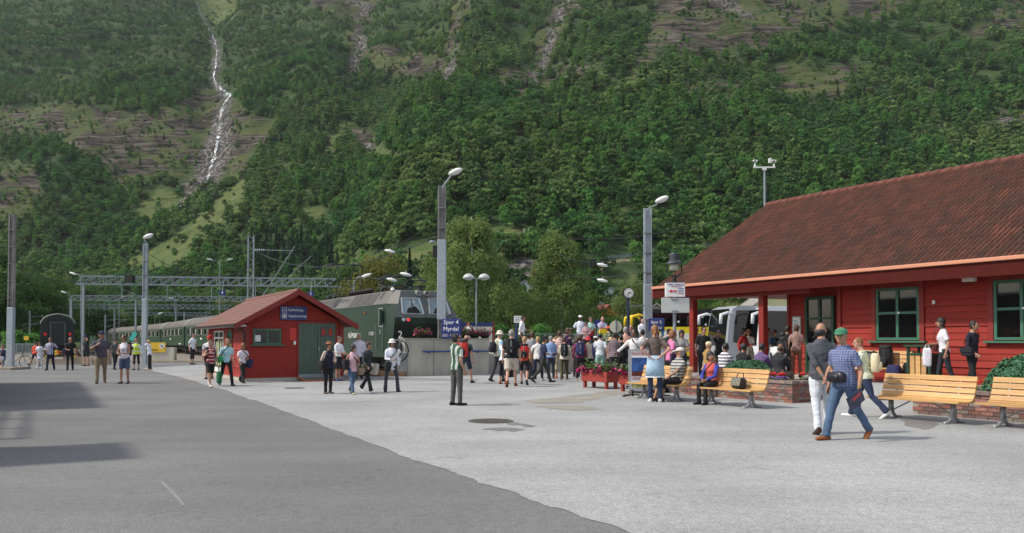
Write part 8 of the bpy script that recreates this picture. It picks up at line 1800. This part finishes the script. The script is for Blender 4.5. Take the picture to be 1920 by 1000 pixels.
P(190, 29.8, 25, 'strap rest step', ('polo', '#544f5c'), ('trousers', '#8c7c62'), 'sg', 'man in navy cap, grey polo and khaki trousers at the middle of the road', hy=623, hat=('cap', '#232a4a'), shoe='#4a443c', girth=1.15, hyaw=30, extra=pack('#1c1d21', 'black backpack slung on the man in khaki trousers', (.28, .18, .42)))
P(234, 29.6, 0, 'hold hold stand', ('tank', '#e2dce8'), ('shorts', '#4a5a78'), 'sb', 'woman in white tank top and denim shorts with a hip strap', hy=630, fem=True, shoe='#3c4048', skin='m', hyaw=-35, girth=1.12, extra=pack('#22242a', 'dark backpack of the woman in denim shorts', (.3, .16, .42)))
P(216, 43.5, 60, 'rest rest step', ('long', '#565a5e'), ('trousers', '#2c3034'), 'sk', 'man in grey jumper and flat cap behind the woman in denim shorts', hy=636, skin='m', hat=('cap', '#2a2a2c'))
def paddle(t): mb = MB(); mb.box((0, 0, .05), (.03, .03, .3)); mb.build('handle', BLACK, t); mb = MB(); mb.box((.12, 0, .42), (.22, .02, .46), Matrix.Rotation(R(28), 3, 'Y')); mb.build('blade', M('turquoise', '#4fc0b0', .5), t)
P(256, 43, 5, 'up rest stand', ('shirt', '#dcdde2'), ('capri', '#17181c'), 'sr', 'guide in yellow high visibility waistcoat holding up a turquoise paddle', hy=636, fem=True, vest=pattern('hi_vis', '#c8e02a', '#c2c8c4', 'h', 4.2, .2), extra=held('signal_paddle', 'paddle', 'turquoise paddle raised by the guide in the yellow waistcoat', -1, paddle))
P(281, 43, -60, 'phone phone stand', ('shirt', '#dcdfe8'), ('trousers', '#141519'), 'my', 'blonde woman in white shirt and black trousers at the foot of the second mast', hy=639, fem=True, shoe='#b08a78', girth=1.1)
P(162, 50, -20, 'rest phone stand', ('tee', '#23282e'), ('shorts', '#1d2528'), 'sk', 'man in dark t-shirt, long shorts and navy cap near the buffer stop', hy=630, hat=('cap', '#23305a'), shoe='#5a4a40', girth=1.1)
P(132, 42.8, 25, 'hold rest step', ('tee', '#141519'), ('trousers', '#16181d'), 'hb', 'balding man all in black in front of the lone carriage', hy=633, skin='m', extra=sbag('#3a3450', 'dark violet bundle under the arm of the man in black', -1, 1.0, (.2, .24, .3), False))
P(95, 42.8, 8, 'hold up step', ('shirt', pattern('stripe_violet_v', '#cfcbe0', '#3c3260', 'v', 14, .45)), ('trousers', '#20283a'), 'sb', 'man in violet striped shirt and navy trousers in front of the lone carriage', hy=634, skin='m', glasses=True, sleeves='roll', girth=1.05, extra=pack('#22263a', 'dark backpack of the man in the striped shirt', (.28, .16, .4)))
P(75, 45.5, 0, 'hold rest stand', ('dress', '#d4d0dc'), ('trousers', '#c9c8d2'), 'sk', 'woman in long white dress over pale trousers by the far left', hy=642, fem=True, skin='m', shoe='#d8d8d8')
P(66, 50, 160, 'rest rest walk', ('tee', '#d2402a'), ('shorts', '#1c1c22'), 'sb', 'person in orange red t-shirt behind the woman in white', hy=641)
P(5, 47, 20, 'lap lap sit', ('long', '#25304f'), ('trousers', '#5c728c'), 'mb', 'seated person in navy jumper behind the far left mast', H=1.68, fem=True, seat=.44, pos=G(5, 691)); P(-2, 45.5, 40, 'lap lap sit', ('tee', '#d0cfd2'), ('shorts', '#6a4a4a'), 'sb', 'child sitting low at the very left edge', H=1.2, seat=.28, pos=G(-1, 694))
flush()
bpy.context.view_layer.update(); dg = bpy.context.evaluated_depsgraph_get()
for o in TEXTS:
    me = bpy.data.meshes.new_from_object(o.evaluated_get(dg)); n = put('lettering', me, o.parent); n.location = o.location; n.rotation_euler = o.rotation_euler; n.scale = o.scale
for o in TEXTS: bpy.data.objects.remove(o)
print('OBJS', len(bpy.data.objects))
